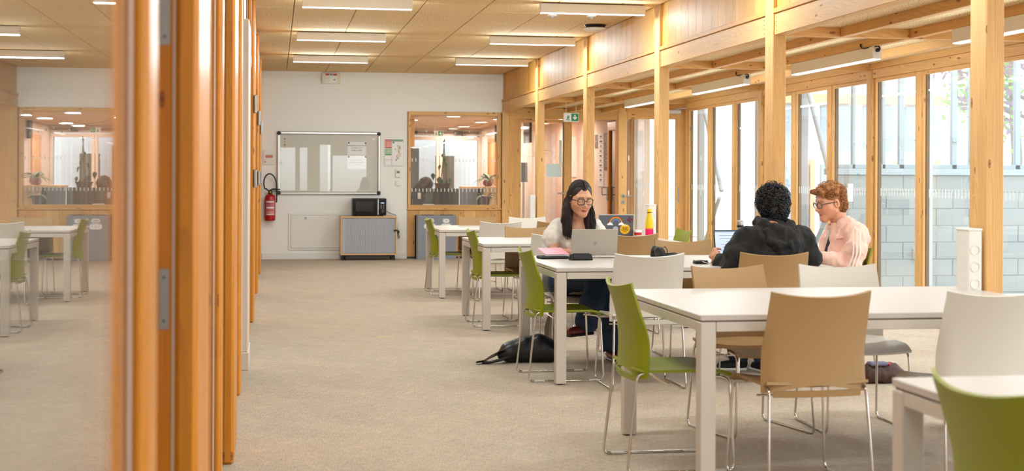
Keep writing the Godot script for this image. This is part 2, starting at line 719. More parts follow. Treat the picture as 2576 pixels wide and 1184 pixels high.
func build_shell() -> void:
	var fl := structure("floor", "pale beige-grey woven carpet covering the whole reading room", "floor")
	block(fl, "carpet", -4.2, 5.86, -0.12, 0.0, -4.0, 22.2, M.carpet, 0.0)
	# two faint coffee stains on the walkway
	var st := MB.new()
	for s in [[0.89, 11.41, 0.11, 0.07], [0.62, 10.75, 0.05, 0.03], [0.3, 9.7, 0.04, 0.03]]:
		var poly := PackedVector2Array()
		for k in 18:
			var q := 0.8 + 0.2 * sin(k * 2.1 + s[0] * 9.0)
			poly.append(Vector2(cos(TAU * k / 18) * s[2] * q, sin(TAU * k / 18) * s[3] * q))
		st.xf = Transform3D(Basis(Vector3.RIGHT, -PI / 2), v3(s[0], 0.0, s[1]))
		st.prism(poly, 0.0002, 0.0009)
	var stain := part(fl, "stain", st.mesh(), M.carpet_stain if M.has("carpet_stain") else mat("carpet_stain", c8(206, 180, 146), 0.95))
	stain.set_meta("label", "faint brown coffee stain on the carpet")

	var ce := structure("ceiling", "ceiling of tan wood-wool acoustic panels over the reading room", "ceiling")
	block(ce, "slab", -4.2, 3.7, 2.945, 3.1, -4.0, 22.5, M.dark_frame, 0.0)
	var pm := bx(Vector3(0.598, 0.03, 1.187), 0.005)
	var pm2 := bx(Vector3(0.352, 0.03, 1.187), 0.005)
	for k in 7:
		var x0 := -0.425 + k * 0.604
		var last := k == 6
		for r in 13:
			var d1 := 22.18 - r * 1.2 + (0.62 if k % 2 == 1 else 0.0)
			var d0 := d1 - 1.187
			if d1 > 22.2:
				d1 = 22.19
			var ms := pm2 if last else pm
			if d1 - d0 < 1.1:
				ms = bx(Vector3(0.352 if last else 0.598, 0.03, d1 - d0), 0.004)
			part(ce, "ceiling_panel", ms, M.wool, Vector3(x0 + (0.18 if last else 0.302), 2.925, -(d0 + d1) / 2))
	var rest := MB.new()
	for k in 7:
		for r in 9:
			rest.box(Vector3(-0.425 + k * 0.604 + (0.18 if k == 6 else 0.302), 2.925, -(6.55 - r * 1.2 - 0.6 + (0.62 if k % 2 == 1 else 0.0))), Vector3(0.352 if k == 6 else 0.598, 0.03, 1.196), 0.004)
	part(ce, "ceiling_panels", rest.mesh(), M.wool).set_meta("kind", "stuff")
	block(ce, "ceiling_panels_beyond", -4.2, -0.43, 2.91, 2.94, -4.0, 22.2, M.wool, 0.0)

	var wb := structure("wall_back", "white plastered end wall carrying the glass-fronted notice board", "wall")
	block(wb, "plaster", -4.2, 2.058, 0.0, 2.95, 22.2, 22.36, M.plaster, 0.0)
	block(wb, "plaster", 2.058, 3.7, 2.31, 2.95, 22.2, 22.36, M.plaster, 0.0)
	block(wb, "plaster", 2.058, 3.7, -0.05, 0.8, 22.28, 22.36, M.plaster, 0.0)
	var bb := structure("baseboard_back", "low white baseboard along the white end wall", "baseboard")
	block(bb, "board", -0.19, 1.0, 0.0, 0.095, 22.188, 22.2, M.white_paint, 0.003)
	block(bb, "board", 1.0, 2.04, 0.0, 0.095, 22.188, 22.2, M.white_paint, 0.003)

	# wooden apron of upright boards under the internal window
	var ap := structure("wall_apron", "knotty pine boarding under the internal window of the end wall", "wall")
	var x := 2.06
	var i := 0
	while x < 3.55:
		var w := minf([0.19, 0.24, 0.21, 0.26][i % 4], 3.555 - x)
		block(ap, "plank", x + 0.001, x + w - 0.001, 0.03, 0.765, 22.2, 22.23, [M.pine_deep, M.window_pine, M.pine_deep][i % 3], 0.002, 1, i)
		x += w
		i += 1
	block(ap, "skirting", 2.06, 3.555, 0.0, 0.03, 22.19, 22.23, M.dark_frame, 0.0)
	block(ap, "ledge", 2.05, 3.56, 0.765, 0.79, 22.165, 22.23, M.window_pine, 0.004, 0)

	var wi := structure("window_1", "internal window in a pine frame looking into the entrance hall", "window")
	block(wi, "stile", 2.07, 2.112, 0.79, 2.31, 22.17, 22.3, M.window_pine, 0.004, 1)
	block(wi, "stile", 3.492, 3.545, 0.79, 2.31, 22.17, 22.3, M.window_pine, 0.004, 1, 2)
	block(wi, "rail", 2.112, 3.492, 2.255, 2.31, 22.17, 22.3, M.window_pine, 0.004, 0)
	block(wi, "rail", 2.112, 3.492, 0.79, 0.842, 22.17, 22.3, M.pine_deep, 0.004, 0, 3)
	block(wi, "pane", 2.112, 3.492, 0.842, 2.255, 22.235, 22.241, M.clear_glass, 0.0)
	var dm := MB.new()
	for row in [1.55, 1.075]:
		for k in 24:
			if row > 1.5 and k in [5, 6, 7, 8, 9, 10, 11]:
				continue
			dm.box(v3(2.14 + k * 0.0575, row, 22.2335), Vector3(0.012, 0.05, 0.0012))
	part(wi, "safety_marking", dm.mesh(), M.film_white).set_meta("kind", "stuff")

	# the wall behind the camera, with the tall windows the notice board's glass mirrors
	var wr := structure("wall_rear", "white wall with tall bright windows behind the camera", "wall")
	var px := -4.2
	for w in [[0.2, 0.7, 0.8, 2.25], [0.85, 1.1, 0.8, 2.25], [1.52, 1.88, 0.75, 2.35], [1.95, 3.1, 0.6, 1.99]]:
		block(wr, "plaster", px, w[0], 0.0, 2.95, -4.15, -4.0, M.plaster, 0.0)
		block(wr, "plaster", w[0], w[1], w[3], 2.95, -4.15, -4.0, M.plaster, 0.0)
		block(wr, "plaster", w[0], w[1], 0.0, w[2], -4.15, -4.0, M.plaster, 0.0)
		px = w[1]
	block(wr, "plaster", px, 6.0, 0.0, 2.95, -4.15, -4.0, M.plaster, 0.0)
	var wl := structure("wall_left", "pale far wall of the glazed room behind the partition", "wall")
	block(wl, "plaster", -4.35, -4.2, 0.0, 2.95, -4.1, 22.3, M.pale_plaster, 0.0)


# posts, beams and the boarded strip of wall between the high and the low ceiling
func build_clerestory() -> void:
	var cl := structure("wall_clerestory", "band of upright spruce boards between the high and low ceilings", "wall")
	var order := ["at the far wall", "fifth", "fourth", "third", "second", "first"]
	var tones := [M.board_a, M.board_b, M.board_a, M.board_c, M.board_b]
	var ends := GRID + [22.18]
	var n := 0
	for b in ends.size() - 1:
		var d0: float = ends[b] + 0.085
		var d1: float = ends[b + 1] - (0.085 if b < ends.size() - 2 else 0.0)
		if b < 2:
			block(cl, "panel", 3.58, 3.63, 2.475, 2.945, d0 - 0.1, d1 + 0.1, M.board_a, 0.0, 1)
		else:
			var d := d0 - 0.06
			while d < d1 + 0.05:
				var w: float = minf([0.21, 0.17, 0.26, 0.19, 0.23][n % 5], d1 + 0.06 - d)
				block(cl, "plank", 3.58, 3.63, 2.49, 2.945, d + 0.0008, d + w - 0.0008, tones[(n * 7 + b) % 5], 0.0012, 1, n % 6)
				d += w
				n += 1
		var bm := block(cl, "beam", 3.562, 3.655, 2.322, 2.478, d0, d1, M.pine, 0.004, 2, b)
		var base := bm.position
		# pairs of nails at either end of each beam
		var nm := MB.new()
		for e in [d0 + 0.05, d1 - 0.05]:
			for k in 4:
				nm.box(v3(3.5615, 2.35 + k * 0.033, e) - base, Vector3(0.002, 0.007, 0.007))
		part(bm, "nail", nm.mesh(), M.dark_frame).set_meta("kind", "stuff")
		block(cl, "rail", 3.55, 3.6, 2.478, 2.514, d0, d1, M.board_c, 0.003, 2, b + 2)
	var which := ["behind the camera", "just behind the camera", "beside the nearest table's end", "carrying the tall white socket column at the right edge", "behind the two seated young men", "carrying a socket column behind the yellow and pink bottle", "directly behind the seated woman's head", "farthest along, before the glazed screen"]
	for k in GRID.size():
		var p := structure("trim_%d" % (k + 1), "square pine post from floor to ceiling " + which[k], "post", v3(3.6, 0, GRID[k]))
		part(p, "shaft", bx(Vector3(0.1, 2.945, 0.17), 0.006, 1, k), M.pine if k % 2 == 0 else M.window_pine, Vector3(0, 1.4725, 0))


func build_aisle() -> void:
	var ce := structure("ceiling_lower", "low ceiling of the window aisle with pine joists under pale panels", "ceiling")
	block(ce, "slab", 3.63, 6.1, 2.42, 2.6, -4.0, 22.4, M.wool_pale, 0.0)
	var jx := [4.12, 4.66, 5.2]
	var edges := [3.65, 4.12, 4.66, 5.2, 5.7]
	for k in 4:
		for r in 13:
			var d1 := 22.2 - r * 1.24
			block(ce, "ceiling_panel", edges[k] + 0.002, edges[k + 1] - 0.002, 2.395, 2.42, d1 - 1.236, d1, M.wool_pale, 0.003)
	var ends := GRID + [22.2]
	for b in ends.size() - 1:
		for k in 3:
			block(ce, "joist", jx[k] - 0.03, jx[k] + 0.03, 2.326, 2.397, ends[b] + 0.031, ends[b + 1] - 0.031, [M.pine, M.pine_deep, M.window_pine][(b + k) % 3], 0.003, 2, b + k)
	for b in ends.size():
		for k in 4:
			block(ce, "cross_joist", edges[k] + (0.0 if k == 0 else -0.03), edges[k + 1] + (-0.03 if k < 3 else 0.0), 2.324, 2.397, ends[b] - 0.03, ends[b] + 0.03, [M.pine_deep, M.pine][(b + k) % 2], 0.003, 0, b + k)

	var wr := structure("wall_right", "timber frame of posts and head beam holding the courtyard windows", "wall")
	block(wr, "soffit", 5.7, 6.1, 2.34, 2.42, -4.0, 22.4, M.pine, 0.0, 2)
	for b in ends.size() - 1:
		block(wr, "head_beam", 5.68, 5.76, 2.252, 2.34, ends[b] + 0.06, ends[b + 1] - 0.06, [M.window_pine, M.pine_deep][b % 2], 0.004, 2, b)
		block(wr, "plate", 5.66, 5.7, 2.34, 2.397, ends[b] + 0.06, ends[b + 1] - 0.06, M.pine, 0.004, 2, b + 1)
	for b in ends.size():
		block(wr, "post", 5.668, 5.733, 0.0, 2.4, ends[b] - 0.06, ends[b] + 0.06, [M.window_pine, M.pine][b % 2], 0.005, 1, b)
	block(wr, "sill_beam", 5.685, 5.86, -0.05, 0.05, -4.0, 22.2, M.window_pine, 0.004, 2)
	block(wr, "end_wall", 5.65, 5.8, 0.0, 2.4, -4.0, -2.6, M.plaster, 0.0)

	var places := ["nearest the camera", "second", "third"]
	var n := 2
	for b in GRID.size() - 1:
		for k in 3:
			var a: float = GRID[b] + 0.06
			var l: float = (GRID[b + 1] - GRID[b] - 0.12 - 2 * 0.1) / 3
			var d0 := a + k * (l + 0.1)
			var wi := structure("window_%d" % n, "tall courtyard window, pane %d of the bay before the %s window post" % [k + 1, ["second", "third", "fourth", "fifth", "sixth", "seventh", "eighth"][b]], "window")
			window_pane(wi, d0, d0 + l, n)
			if k < 2:
				block(wi, "mullion", 5.692, 5.733, 0.05, 2.252, d0 + l, d0 + l + 0.1, [M.window_pine, M.pine, M.pine_deep][n % 3], 0.005, 1, n)
			n += 1
	# last bay: open doorway and a fixed light
	var wl := structure("window_%d" % n, "narrow fixed light between the open glass door and the glazed screen", "window")
	window_pane(wl, 20.42, 22.14, n)
	block(wl, "mullion", 5.68, 5.74, 0.0, 2.252, 20.3, 20.42, M.window_pine, 0.005, 1, 3)

	# the glass door, standing open at right angles to the window wall
	var dr := structure("door_1", "pine-framed glass door standing wide open into the aisle", "door", v3(5.68, 0, 19.235))
	var fr := [[-0.95, -0.83, 0.012, 2.262], [-0.12, 0.0, 0.012, 2.262]]
	for k in 2:
		part(dr, "stile", bx(Vector3(0.12, 2.25, 0.068), 0.005, 1, k + 4), M.window_pine, Vector3((fr[k][0] + fr[k][1]) / 2, 1.137, 0))
	part(dr, "rail", bx(Vector3(0.71, 0.155, 0.068), 0.005, 0, 2), M.pine_deep, Vector3(-0.475, 2.1845, 0))
	part(dr, "rail", bx(Vector3(0.71, 0.2, 0.068), 0.005, 0, 1), M.window_pine, Vector3(-0.475, 0.112, 0))
	part(dr, "pane", bx(Vector3(0.71, 1.895, 0.006)), M.clear_glass, Vector3(-0.475, 1.1595, 0.012))
	var dm := MB.new()
	for row in [1.56, 1.07]:
		for k in 4:
			dm.box(Vector3(-0.8 + k * 0.215, row, 0.017), Vector3(0.016, 0.075, 0.0012))
	part(dr, "safety_marking", dm.mesh(), M.film_white).set_meta("kind", "stuff")
	var em := MB.new()
	em.tube([Vector3(0, 0.04, 0), Vector3(0.045, 0, 0), Vector3(0.02, -0.035, 0)], 0.004, 5)
	em.tube([Vector3(0, -0.04, 0), Vector3(-0.03, 0.0, 0), Vector3(0.0, 0.035, 0)], 0.004, 5)
	for k in 5:
		em.box(Vector3(-0.045 + k * 0.022, -0.065, 0), Vector3(0.012, 0.018, 0.001))
	part(dr, "window_sticker", em.mesh(), M.film_white, Vector3(-0.33, 1.69, 0.017))
	var hs := part(dr, "handle", tube_mesh(rounded([Vector3(0, 0, 0.03), Vector3(0, 0, 0.085), Vector3(0.13, 0.0, 0.085)], 0.02), 0.0105, 10), M.steel, Vector3(-0.885, 1.03, 0))
	var ro := MB.new()
	ro.xf = Transform3D(Basis(Vector3.RIGHT, PI / 2), Vector3.ZERO)
	ro.lathe([Vector2(0, 0.042), Vector2(0.027, 0.042), Vector2(0.028, 0.034)], 18)
	part(hs, "rosette", ro.mesh(), M.steel, Vector3.ZERO)
	part(hs, "lock_rosette", ro.mesh(), M.steel, Vector3(0, -0.085, 0))
	part(hs, "keyhole", bx(Vector3(0.008, 0.024, 0.002)), M.black_plastic, Vector3(0, -0.085, 0.043))
	for y in [0.2, 1.12, 1.6, 2.12]:
		var hg := MB.new()
		hg.lathe([Vector2(0, -0.05), Vector2(0.011, -0.05), Vector2(0.011, 0.05), Vector2(0, 0.05)], 10)
		hg.box(Vector3(-0.004, 0, 0.012), Vector3(0.008, 0.1, 0.034))
		part(dr, "hinge", hg.mesh(), M.steel, Vector3(0.014, y, 0.03))
	part(dr, "door_closer", bx(Vector3(0.2, 0.055, 0.05), 0.006), M.aluminium, Vector3(-0.16, 2.21, 0.06))
	part(dr, "closer_arm", tube_mesh([Vector3(-0.16, 2.245, 0.06), Vector3(-0.02, 2.26, 0.14), Vector3(0.05, 2.27, 0.17)], 0.009, 6), M.steel)
	part(dr, "lock_plate", bx(Vector3(0.022, 0.22, 0.003), 0.001), M.steel, Vector3(-0.085, 1.05, 0.036))


func window_pane(wi: Node3D, d0: float, d1: float, n: int) -> void:
	block(wi, "stile", 5.697, 5.722, 0.05, 2.252, d0, d0 + 0.03, M.window_pine, 0.004, 1, n)
	block(wi, "stile", 5.697, 5.722, 0.05, 2.252, d1 - 0.03, d1, M.pine, 0.004, 1, n + 1)
	block(wi, "rail", 5.697, 5.722, 2.215, 2.252, d0 + 0.03, d1 - 0.03, M.window_pine, 0.004, 2, n)
	block(wi, "rail", 5.697, 5.722, 0.05, 0.11, d0 + 0.03, d1 - 0.03, M.window_pine, 0.004, 2, n + 3)
	block(wi, "pane", 5.724, 5.73, 0.09, 2.235, d0 + 0.01, d1 - 0.01, M.clear_glass, 0.0)
	for e in [[d0 - 0.04, d0 + 0.022], [d1 - 0.022, d1 + 0.04]]:
		block(wi, "outer_cap", 5.734, 5.765, 0.05, 2.3, e[0], e[1], M.dark_frame, 0.002)
	var dm := MB.new()
	var k := 0
	while d0 + 0.09 + k * 0.06 < d1 - 0.06:
		dm.box(v3(5.7225, 1.16, d0 + 0.09 + k * 0.06), Vector3(0.0012, 0.075, 0.014))
		k += 1
	part(wi, "safety_marking", dm.mesh(), M.film_white).set_meta("kind", "stuff")


# the glazed timber partition along the left of the walkway: every 3.1 m a sidelight, a stile, an open doorway and a thick jamb
func build_partition() -> void:
	var pt := structure("wall_partition", "stained pine stiles, jambs and rails of the glazed partition on the left", "wall")
	block(pt, "top_rail", -0.34, -0.2, 2.84, 2.91, -4.0, 22.2, M.stained_deep, 0.003, 2)
	block(pt, "bottom_rail", -0.3, -0.25, 0.0, 0.14, -4.0, 2.25, M.stained_deep, 0.003, 2)
	var i := 0
	for k in 6:
		var jd := 3.35 + 3.1 * k
		var sd := jd - 1.1
		# stile at the end of the sidelight: pale seal against the glass, rounded edge
		block(pt, "back_stile", -0.248, -0.222, 0.0, 2.84, sd, sd + 0.16, M.stained_deep, 0.006, 1, i + 1)
		block(pt, "seal", -0.222, -0.2165, 0.0, 2.84, sd - 0.004, sd + 0.1, M.jamb_paint, 0.0)
		block(pt, "stile", -0.2165, -0.19, 0.0, 2.84, sd - 0.002, sd + 0.16, M.stained_pine, 0.01, 1, i + 1)
		if k == 2:
			i += 3
			continue
		# jamb on the far side of the doorway: rebate with its metal plates, seal, post
		block(pt, "rebate", -0.34, -0.231, 0.0, 2.84, jd, jd + 0.55, M.stained_deep, 0.003, 1, i + 2)
		block(pt, "seal", -0.231, -0.2265, 0.0, 2.84, jd - 0.001, jd + 0.4, M.jamb_paint, 0.0)
		block(pt, "jamb", -0.2265, -0.174 if k > 0 else -0.172, 0.0, 2.84, jd - 0.012, jd + 0.55, M.stained_pine, 0.012, 1, i + 3)
		for y in [1.59, 0.935]:
			if k == 0:
				var pl := block(pt, "strike_plate", -0.262, -0.238, y, y + 0.14, jd - 0.003, jd, M.steel, 0.001)
				for s in [-0.05, 0.05]:
					part(pl, "screw", bx(Vector3(0.006, 0.006, 0.002), 0.001), M.dark_frame, Vector3(0, s, 0.002))
			elif k > 2:
				block(pt, "hinge", -0.176, -0.15, y + 0.25, y + 0.41, jd - 0.03, jd + 0.005, M.steel, 0.004)
		block(pt, "bottom_rail", -0.3, -0.25, 0.0, 0.12, jd + 0.55, jd + 2.0, M.stained_deep, 0.003, 2, i)
		block(pt, "head_rail", -0.34, -0.2, 2.24, 2.33, sd + 0.16, jd - 0.012, M.stained_pine, 0.004, 2, i + 1)
		block(pt, "over_panel", -0.3, -0.25, 2.33, 2.84, sd + 0.16, jd - 0.012, M.jamb_paint, 0.0)
		i += 4
	block(pt, "end_post", -0.3, -0.196, 0.0, 2.84, 21.95, 22.19, M.stained_pine, 0.006, 1, 3)

	# glass: the near leaf is not quite parallel to the room
	var gl := structure("window_60", "near double-glazed leaf of the left partition mirroring the room", "window", v3(-0.2185, 0, 2.25))
	gl.rotation.y = -0.0049
	for k in 2:
		part(gl, "pane", bx(Vector3(0.006, 2.7, 6.2)), M.partition_glass, Vector3(-0.003 - k * 0.022, 1.49, 3.1))
	for k in 5:
		var d0 := 3.9 + 3.1 * k
		var g := structure("window_%d" % (61 + k), "double-glazed sidelight of the left partition, number %d along the walkway" % (k + 1), "window", v3(-0.2185, 0, d0 + 1.45))
		g.rotation.y = -0.004
		for w in 2:
			part(g, "pane", bx(Vector3(0.006, 2.7, 1.45)), M.partition_glass, Vector3(-0.003 - w * 0.022, 1.49, 0.725))
	# white-painted duct in front of the third jamb
	var pr := structure("wall_pier", "slim white painted duct standing against the left partition", "wall")
	block(pr, "casing", -0.34, -0.168, 0.12, 2.33, 9.55, 10.1, M.jamb_paint, 0.006)
	block(pr, "cover_strip", -0.225, -0.206, 0.12, 2.33, 9.53, 9.55, M.jamb_paint, 0.004)
	block(pr, "skirting", -0.34, -0.162, 0.0, 0.12, 9.53, 10.12, M.jamb_paint, 0.004)
	block(pr, "wall_face", -0.34, -0.2, 2.33, 2.84, 9.5, 10.1, M.jamb_paint, 0.004)


# ------------------------------------------------------------------ entrance hall behind the end wall

func exit_sign(at: Vector3, s: float, top: float, label: String) -> Node3D:
	var o := thing("exit_sign", at, label, "sign")
	part(o, "housing", bx(Vector3(0.215, 0.125, 0.03) * s, 0.003), M.white_paint)
	part(o, "field", bx(Vector3(0.1, 0.1, 0.004) * s), M.exit_green, Vector3(0.05, 0, 0.016) * s)
	part(o, "field", bx(Vector3(0.095, 0.1, 0.004) * s), M.exit_white, Vector3(-0.05, 0, 0.016) * s)
	var ar := MB.new()
	ar.prism(PackedVector2Array([Vector2(-0.009, 0.034), Vector2(0.009, 0.034), Vector2(0.009, 0.0), Vector2(0.028, 0.008), Vector2(0.028, -0.008), Vector2(0.0, -0.036), Vector2(-0.028, -0.008), Vector2(-0.028, 0.008), Vector2(-0.009, 0.0)]), 0.0, 0.002)
	part(o, "arrow", ar.mesh(), M.exit_white, Vector3(0.05, 0, 0.0185) * s).scale = Vector3.ONE * s
	var rn := MB.new()
	rn.prism(ellipse(0.008, 0.008, 10), 0.0, 0.002)
	rn.xf = Transform3D(Basis(), Vector3(0, -0.028, 0))
	for b in [[0.0, 0.018, -0.006, -0.012], [-0.002, 0.014, 0.02, 0.004], [0.0, 0.014, -0.02, 0.006], [-0.006, -0.01, 0.014, -0.022], [0.014, -0.022, 0.01, -0.04], [-0.006, -0.01, -0.014, -0.028], [-0.014, -0.028, -0.03, -0.03]]:
		var a := Vector2(b[0], b[1])
		var e := Vector2(b[2], b[3])
		var w := (e - a).orthogonal().normalized() * 0.0055
		rn.prism(PackedVector2Array([a - w, e - w, e + w, a + w]), 0.0, 0.002)
	part(o, "hanger", tube_mesh([Vector3(-0.07, 0.06, 0) * s, Vector3(-0.07, top - at.y, 0)], 0.004, 5), M.white_paint)
	part(o, "hanger", tube_mesh([Vector3(0.07, 0.06, 0) * s, Vector3(0.07, top - at.y, 0)], 0.004, 5), M.white_paint)
	part(o, "running_figure", rn.mesh(), M.exit_green, Vector3(-0.045, 0.022, 0.0185) * s).scale = Vector3.ONE * s
	return o


func build_hall() -> void:
	var hf := structure("floor_hall", "dark floor of the entrance hall beyond the end wall", "floor")
	block(hf, "paving", 1.2, 6.0, -0.12, 0.0, 22.2, 36.0, M.hall_floor, 0.0)
	var hc := structure("ceiling_hall", "warm wooden ceiling of the entrance hall seen through the internal window", "ceiling")
	block(hc, "boarding", 1.2, 6.0, 2.34, 2.75, 22.36, 31.0, M.hall_ceiling, 0.0)
	var w1 := structure("wall_hall_left", "pale wall of the entrance hall behind the end wall", "wall")
	block(w1, "plaster", 1.1, 1.2, 0.0, 2.75, 22.36, 31.2, M.pale_plaster, 0.0)
	var w2 := structure("wall_hall_right", "pink plastered wall dividing entrance hall and corridor", "wall")
	block(w2, "plaster", 4.45, 4.56, 0.0, 2.75, 25.0, 31.2, M.pink_plaster, 0.0)
	var w3 := structure("wall_corridor", "pink plastered corridor wall beyond the glazed screen", "wall")
	block(w3, "plaster", 5.5, 5.65, 0.0, 2.75, 22.95, 31.2, M.pink_plaster, 0.0)
	block(w3, "plaster", 5.5, 5.65, 2.2, 2.75, 22.2, 22.95, M.pink_plaster, 0.0)
	block(w3, "plaster", 5.65, 6.0, 0.0, 2.75, 22.25, 22.4, M.pink_plaster, 0.0)
	var w4 := structure("wall_corridor_end", "pale end wall of the corridor beyond the glazed screen", "wall")
	block(w4, "plaster", 4.56, 5.5, 0.0, 2.75, 28.0, 28.15, M.pale_plaster, 0.0)
	block(w4, "lift_panel", 4.62, 4.86, 0.0, 2.1, 27.97, 28.0, M.grey_slat, 0.003)
	var w5 := structure("wall_entrance", "end wall of the hall around the automatic sliding doors", "wall")
	block(w5, "lintel", 1.2, 4.56, 2.18, 2.34, 30.6, 30.8, M.pale_plaster, 0.0)
	block(w5, "plaster", 1.2, 2.6, 0.0, 2.18, 30.6, 30.8, M.pale_plaster, 0.0)
	block(w5, "track", 2.6, 4.4, 2.22, 2.27, 30.54, 30.6, M.brown_sign, 0.0)

	# automatic sliding doors
	for k in 2:
		var sd := structure("door_%d" % (5 + k), ["left", "right"][k] + " leaf of the automatic sliding entrance doors", "door")
		var x0 := 2.62 + k * 0.92
		for e in [[x0, x0 + 0.06], [x0 + 0.84, x0 + 0.9]]:
			block(sd, "stile", e[0], e[1], 0.0, 2.16, 30.5 + k * 0.05, 30.55 + k * 0.05, M.jamb_paint, 0.003)
		block(sd, "rail", x0 + 0.06, x0 + 0.84, 2.08, 2.16, 30.5 + k * 0.05, 30.55 + k * 0.05, M.jamb_paint, 0.003)
		block(sd, "rail", x0 + 0.06, x0 + 0.84, 0.0, 0.1, 30.5 + k * 0.05, 30.55 + k * 0.05, M.jamb_paint, 0.003)
		block(sd, "pane", x0 + 0.06, x0 + 0.84, 0.1, 2.08, 30.52 + k * 0.05, 30.526 + k * 0.05, M.clear_glass, 0.0)
		var sn := part(sd, "motion_sensor", bx(Vector3(0.2, 0.07, 0.06), 0.02), M.black_plastic, v3(2.95 + k * 0.98, 2.24, 30.42))
		sn.set_meta("label", "black motion sensor over the sliding door")
	solo("entrance_screen", bx(Vector3(0.42, 1.75, 0.06), 0.004), M.dark_desk, v3(3.75, 0.875, 31.4), "dark display screen panel standing outside the sliding doors", "panel")
	exit_sign(v3(3.36, 2.19, 29.3), 0.95, 2.345, "small green exit sign hanging inside the hall, seen through the internal window")
	solo("hall_cupboard", bx(Vector3(0.3, 0.5, 0.35), 0.003, 1), M.hall_pine, v3(2.3, 2.07, 25.2), "light pine wall cupboard at the left edge of the internal window", "cupboard")
	solo("fridge", bx(Vector3(0.45, 1.8, 0.5), 0.01), M.desk_grey, v3(2.34, 0.9, 25.6), "tall grey appliance under the pine cupboard in the hall", "appliance")
	var hd := structure("door_7", "pine door in the pink wall of the entrance hall", "door")
	block(hd, "frame", 4.42, 4.46, 0.0, 2.0, 28.4, 28.55, M.stained_pine, 0.003, 1)
	block(hd, "frame", 4.42, 4.46, 0.0, 2.0, 29.3, 29.45, M.stained_pine, 0.003, 1)
	block(hd, "frame", 4.42, 4.46, 2.0, 2.08, 28.4, 29.45, M.stained_pine, 0.003, 2)
	block(hd, "leaf", 4.435, 4.45, 0.0, 2.0, 28.55, 29.3, M.hall_pine, 0.002, 1)
	var sp := thing("loudspeaker", v3(4.395, 2.15, 28.0), "small black wall loudspeaker with a green light in the hall", "speaker")
	part(sp, "case", bx(Vector3(0.09, 0.34, 0.12), 0.012), M.black_plastic)
	part(sp, "indicator", bx(Vector3(0.03, 0.04, 0.004)), M.exit_green, Vector3(0, -0.08, 0.062))

	# round ceiling lamps of the hall
	var spots := [[2.45, 25.6], [3.0, 23.9], [3.78, 30.0], [3.82, 28.7], [3.83, 26.3], [2.1, 27.5], [3.95, 24.9], [5.05, 24.5], [5.05, 26.6]]
	for k in spots.size():
		var o := thing("hall_downlight", v3(spots[k][0], 2.34, spots[k][1]), ["round hall ceiling lamp just inside the internal window, at its left", "round hall ceiling lamp just inside the internal window, near the middle", "round hall ceiling lamp nearest the sliding doors", "round hall ceiling lamp just right of the hanging exit sign", "round hall ceiling lamp between counter and exit sign", "round hall ceiling lamp beside the left hall wall", "round hall ceiling lamp above the red plant pot", "round ceiling lamp at the near end of the pink corridor", "round ceiling lamp at the far end of the pink corridor"][k], "lamp", "round hall ceiling lamps")
		part(o, "rim", lathe_mesh([Vector2(0.0, -0.03), Vector2(0.13, -0.03), Vector2(0.14, -0.02), Vector2(0.14, 0.0)], 20), M.white_paint)
		part(o, "diffuser", lathe_mesh([Vector2(0.0, -0.034), Vector2(0.11, -0.034), Vector2(0.115, -0.028)], 20), M.hall_lamp)
		var l := AreaLight3D.new()
		l.name = "lamp_light"
		l.area_size = Vector2(0.2, 0.2)
		l.light_energy = 2.2
		l.light_color = Color(1.0, 0.94, 0.87)
		l.shadow_enabled = true
		l.area_range = 40.0
		o.add_child(l)
		l.position = Vector3(0, -0.045, 0)
		l.rotation.x = -PI / 2

	# reception counters and what stands on them
	var rc := thing("reception_counter", v3(3.72, 0, 24.6), "pale wooden reception counter behind the internal window", "counter")
	part(rc, "top", bx(Vector3(1.0, 0.04, 0.5), 0.004, 0), M.beech, Vector3(0, 1.1, 0))
	part(rc, "front", bx(Vector3(0.62, 1.08, 0.42), 0.003, 1), M.beech, Vector3(0.18, 0.54, 0))
	part(rc, "side_panel", bx(Vector3(0.3, 1.08, 0.42), 0.003), M.dark_desk, Vector3(-0.3, 0.54, 0))
	var dk := thing("desk", v3(2.8, 0, 23.2), "grey office desk with low screens directly behind the internal window", "desk")
	part(dk, "worktop", bx(Vector3(1.5, 0.03, 0.75), 0.003), M.desk_grey, Vector3(0, 0.75, 0))
	part(dk, "screen_panel", bx(Vector3(0.55, 0.32, 0.03), 0.003), M.desk_grey, Vector3(-0.02, 0.93, -0.36))
	part(dk, "screen_panel", bx(Vector3(0.3, 0.32, 0.03), 0.003), M.grey_board, Vector3(0.42, 0.93, -0.36))
	for s in [-0.7, 0.7]:
		part(dk, "leg", bx(Vector3(0.04, 0.735, 0.6), 0.003), M.dark_desk, Vector3(s, 0.3675, 0))
	var pc := thing("pen_cup", v3(2.3, 0.766, 22.98), "black pen holder with white papers at the window's lower left", "holder")
	part(pc, "cup", bx(Vector3(0.17, 0.16, 0.12), 0.004), M.black_plastic, Vector3(0, 0.08, 0))
	part(pc, "papers", bx(Vector3(0.05, 0.2, 0.02)), M.paper, Vector3(0.03, 0.16, 0))
	solo("document_tray", bx(Vector3(0.3, 0.07, 0.24), 0.004), M.paper, v3(2.44, 0.801, 23.2), "flat white document tray on the grey desk behind glass", "tray")

	# plants behind the glass
	var tr := thing("climbing_plant", v3(2.765, 0.766, 23.42), "climbing plant on two tall canes in a purple trough", "plant")
	part(tr, "pot", lathe_mesh([Vector2(0.0, 0.3), Vector2(0.1, 0.3), Vector2(0.135, 0.4), Vector2(0.145, 0.4), Vector2(0.145, 0.415), Vector2(0.12, 0.415), Vector2(0.115, 0.4), Vector2(0, 0.4)], 20), M.purple_pot)
	part(tr, "stand", bx(Vector3(0.3, 0.3, 0.2), 0.004), M.dark_desk, Vector3(0, 0.15, 0))
	part(tr, "cane", tube_mesh([Vector3(-0.03, 0.4, 0), Vector3(0.03, 1.15, 0)], 0.008, 6), M.stem)
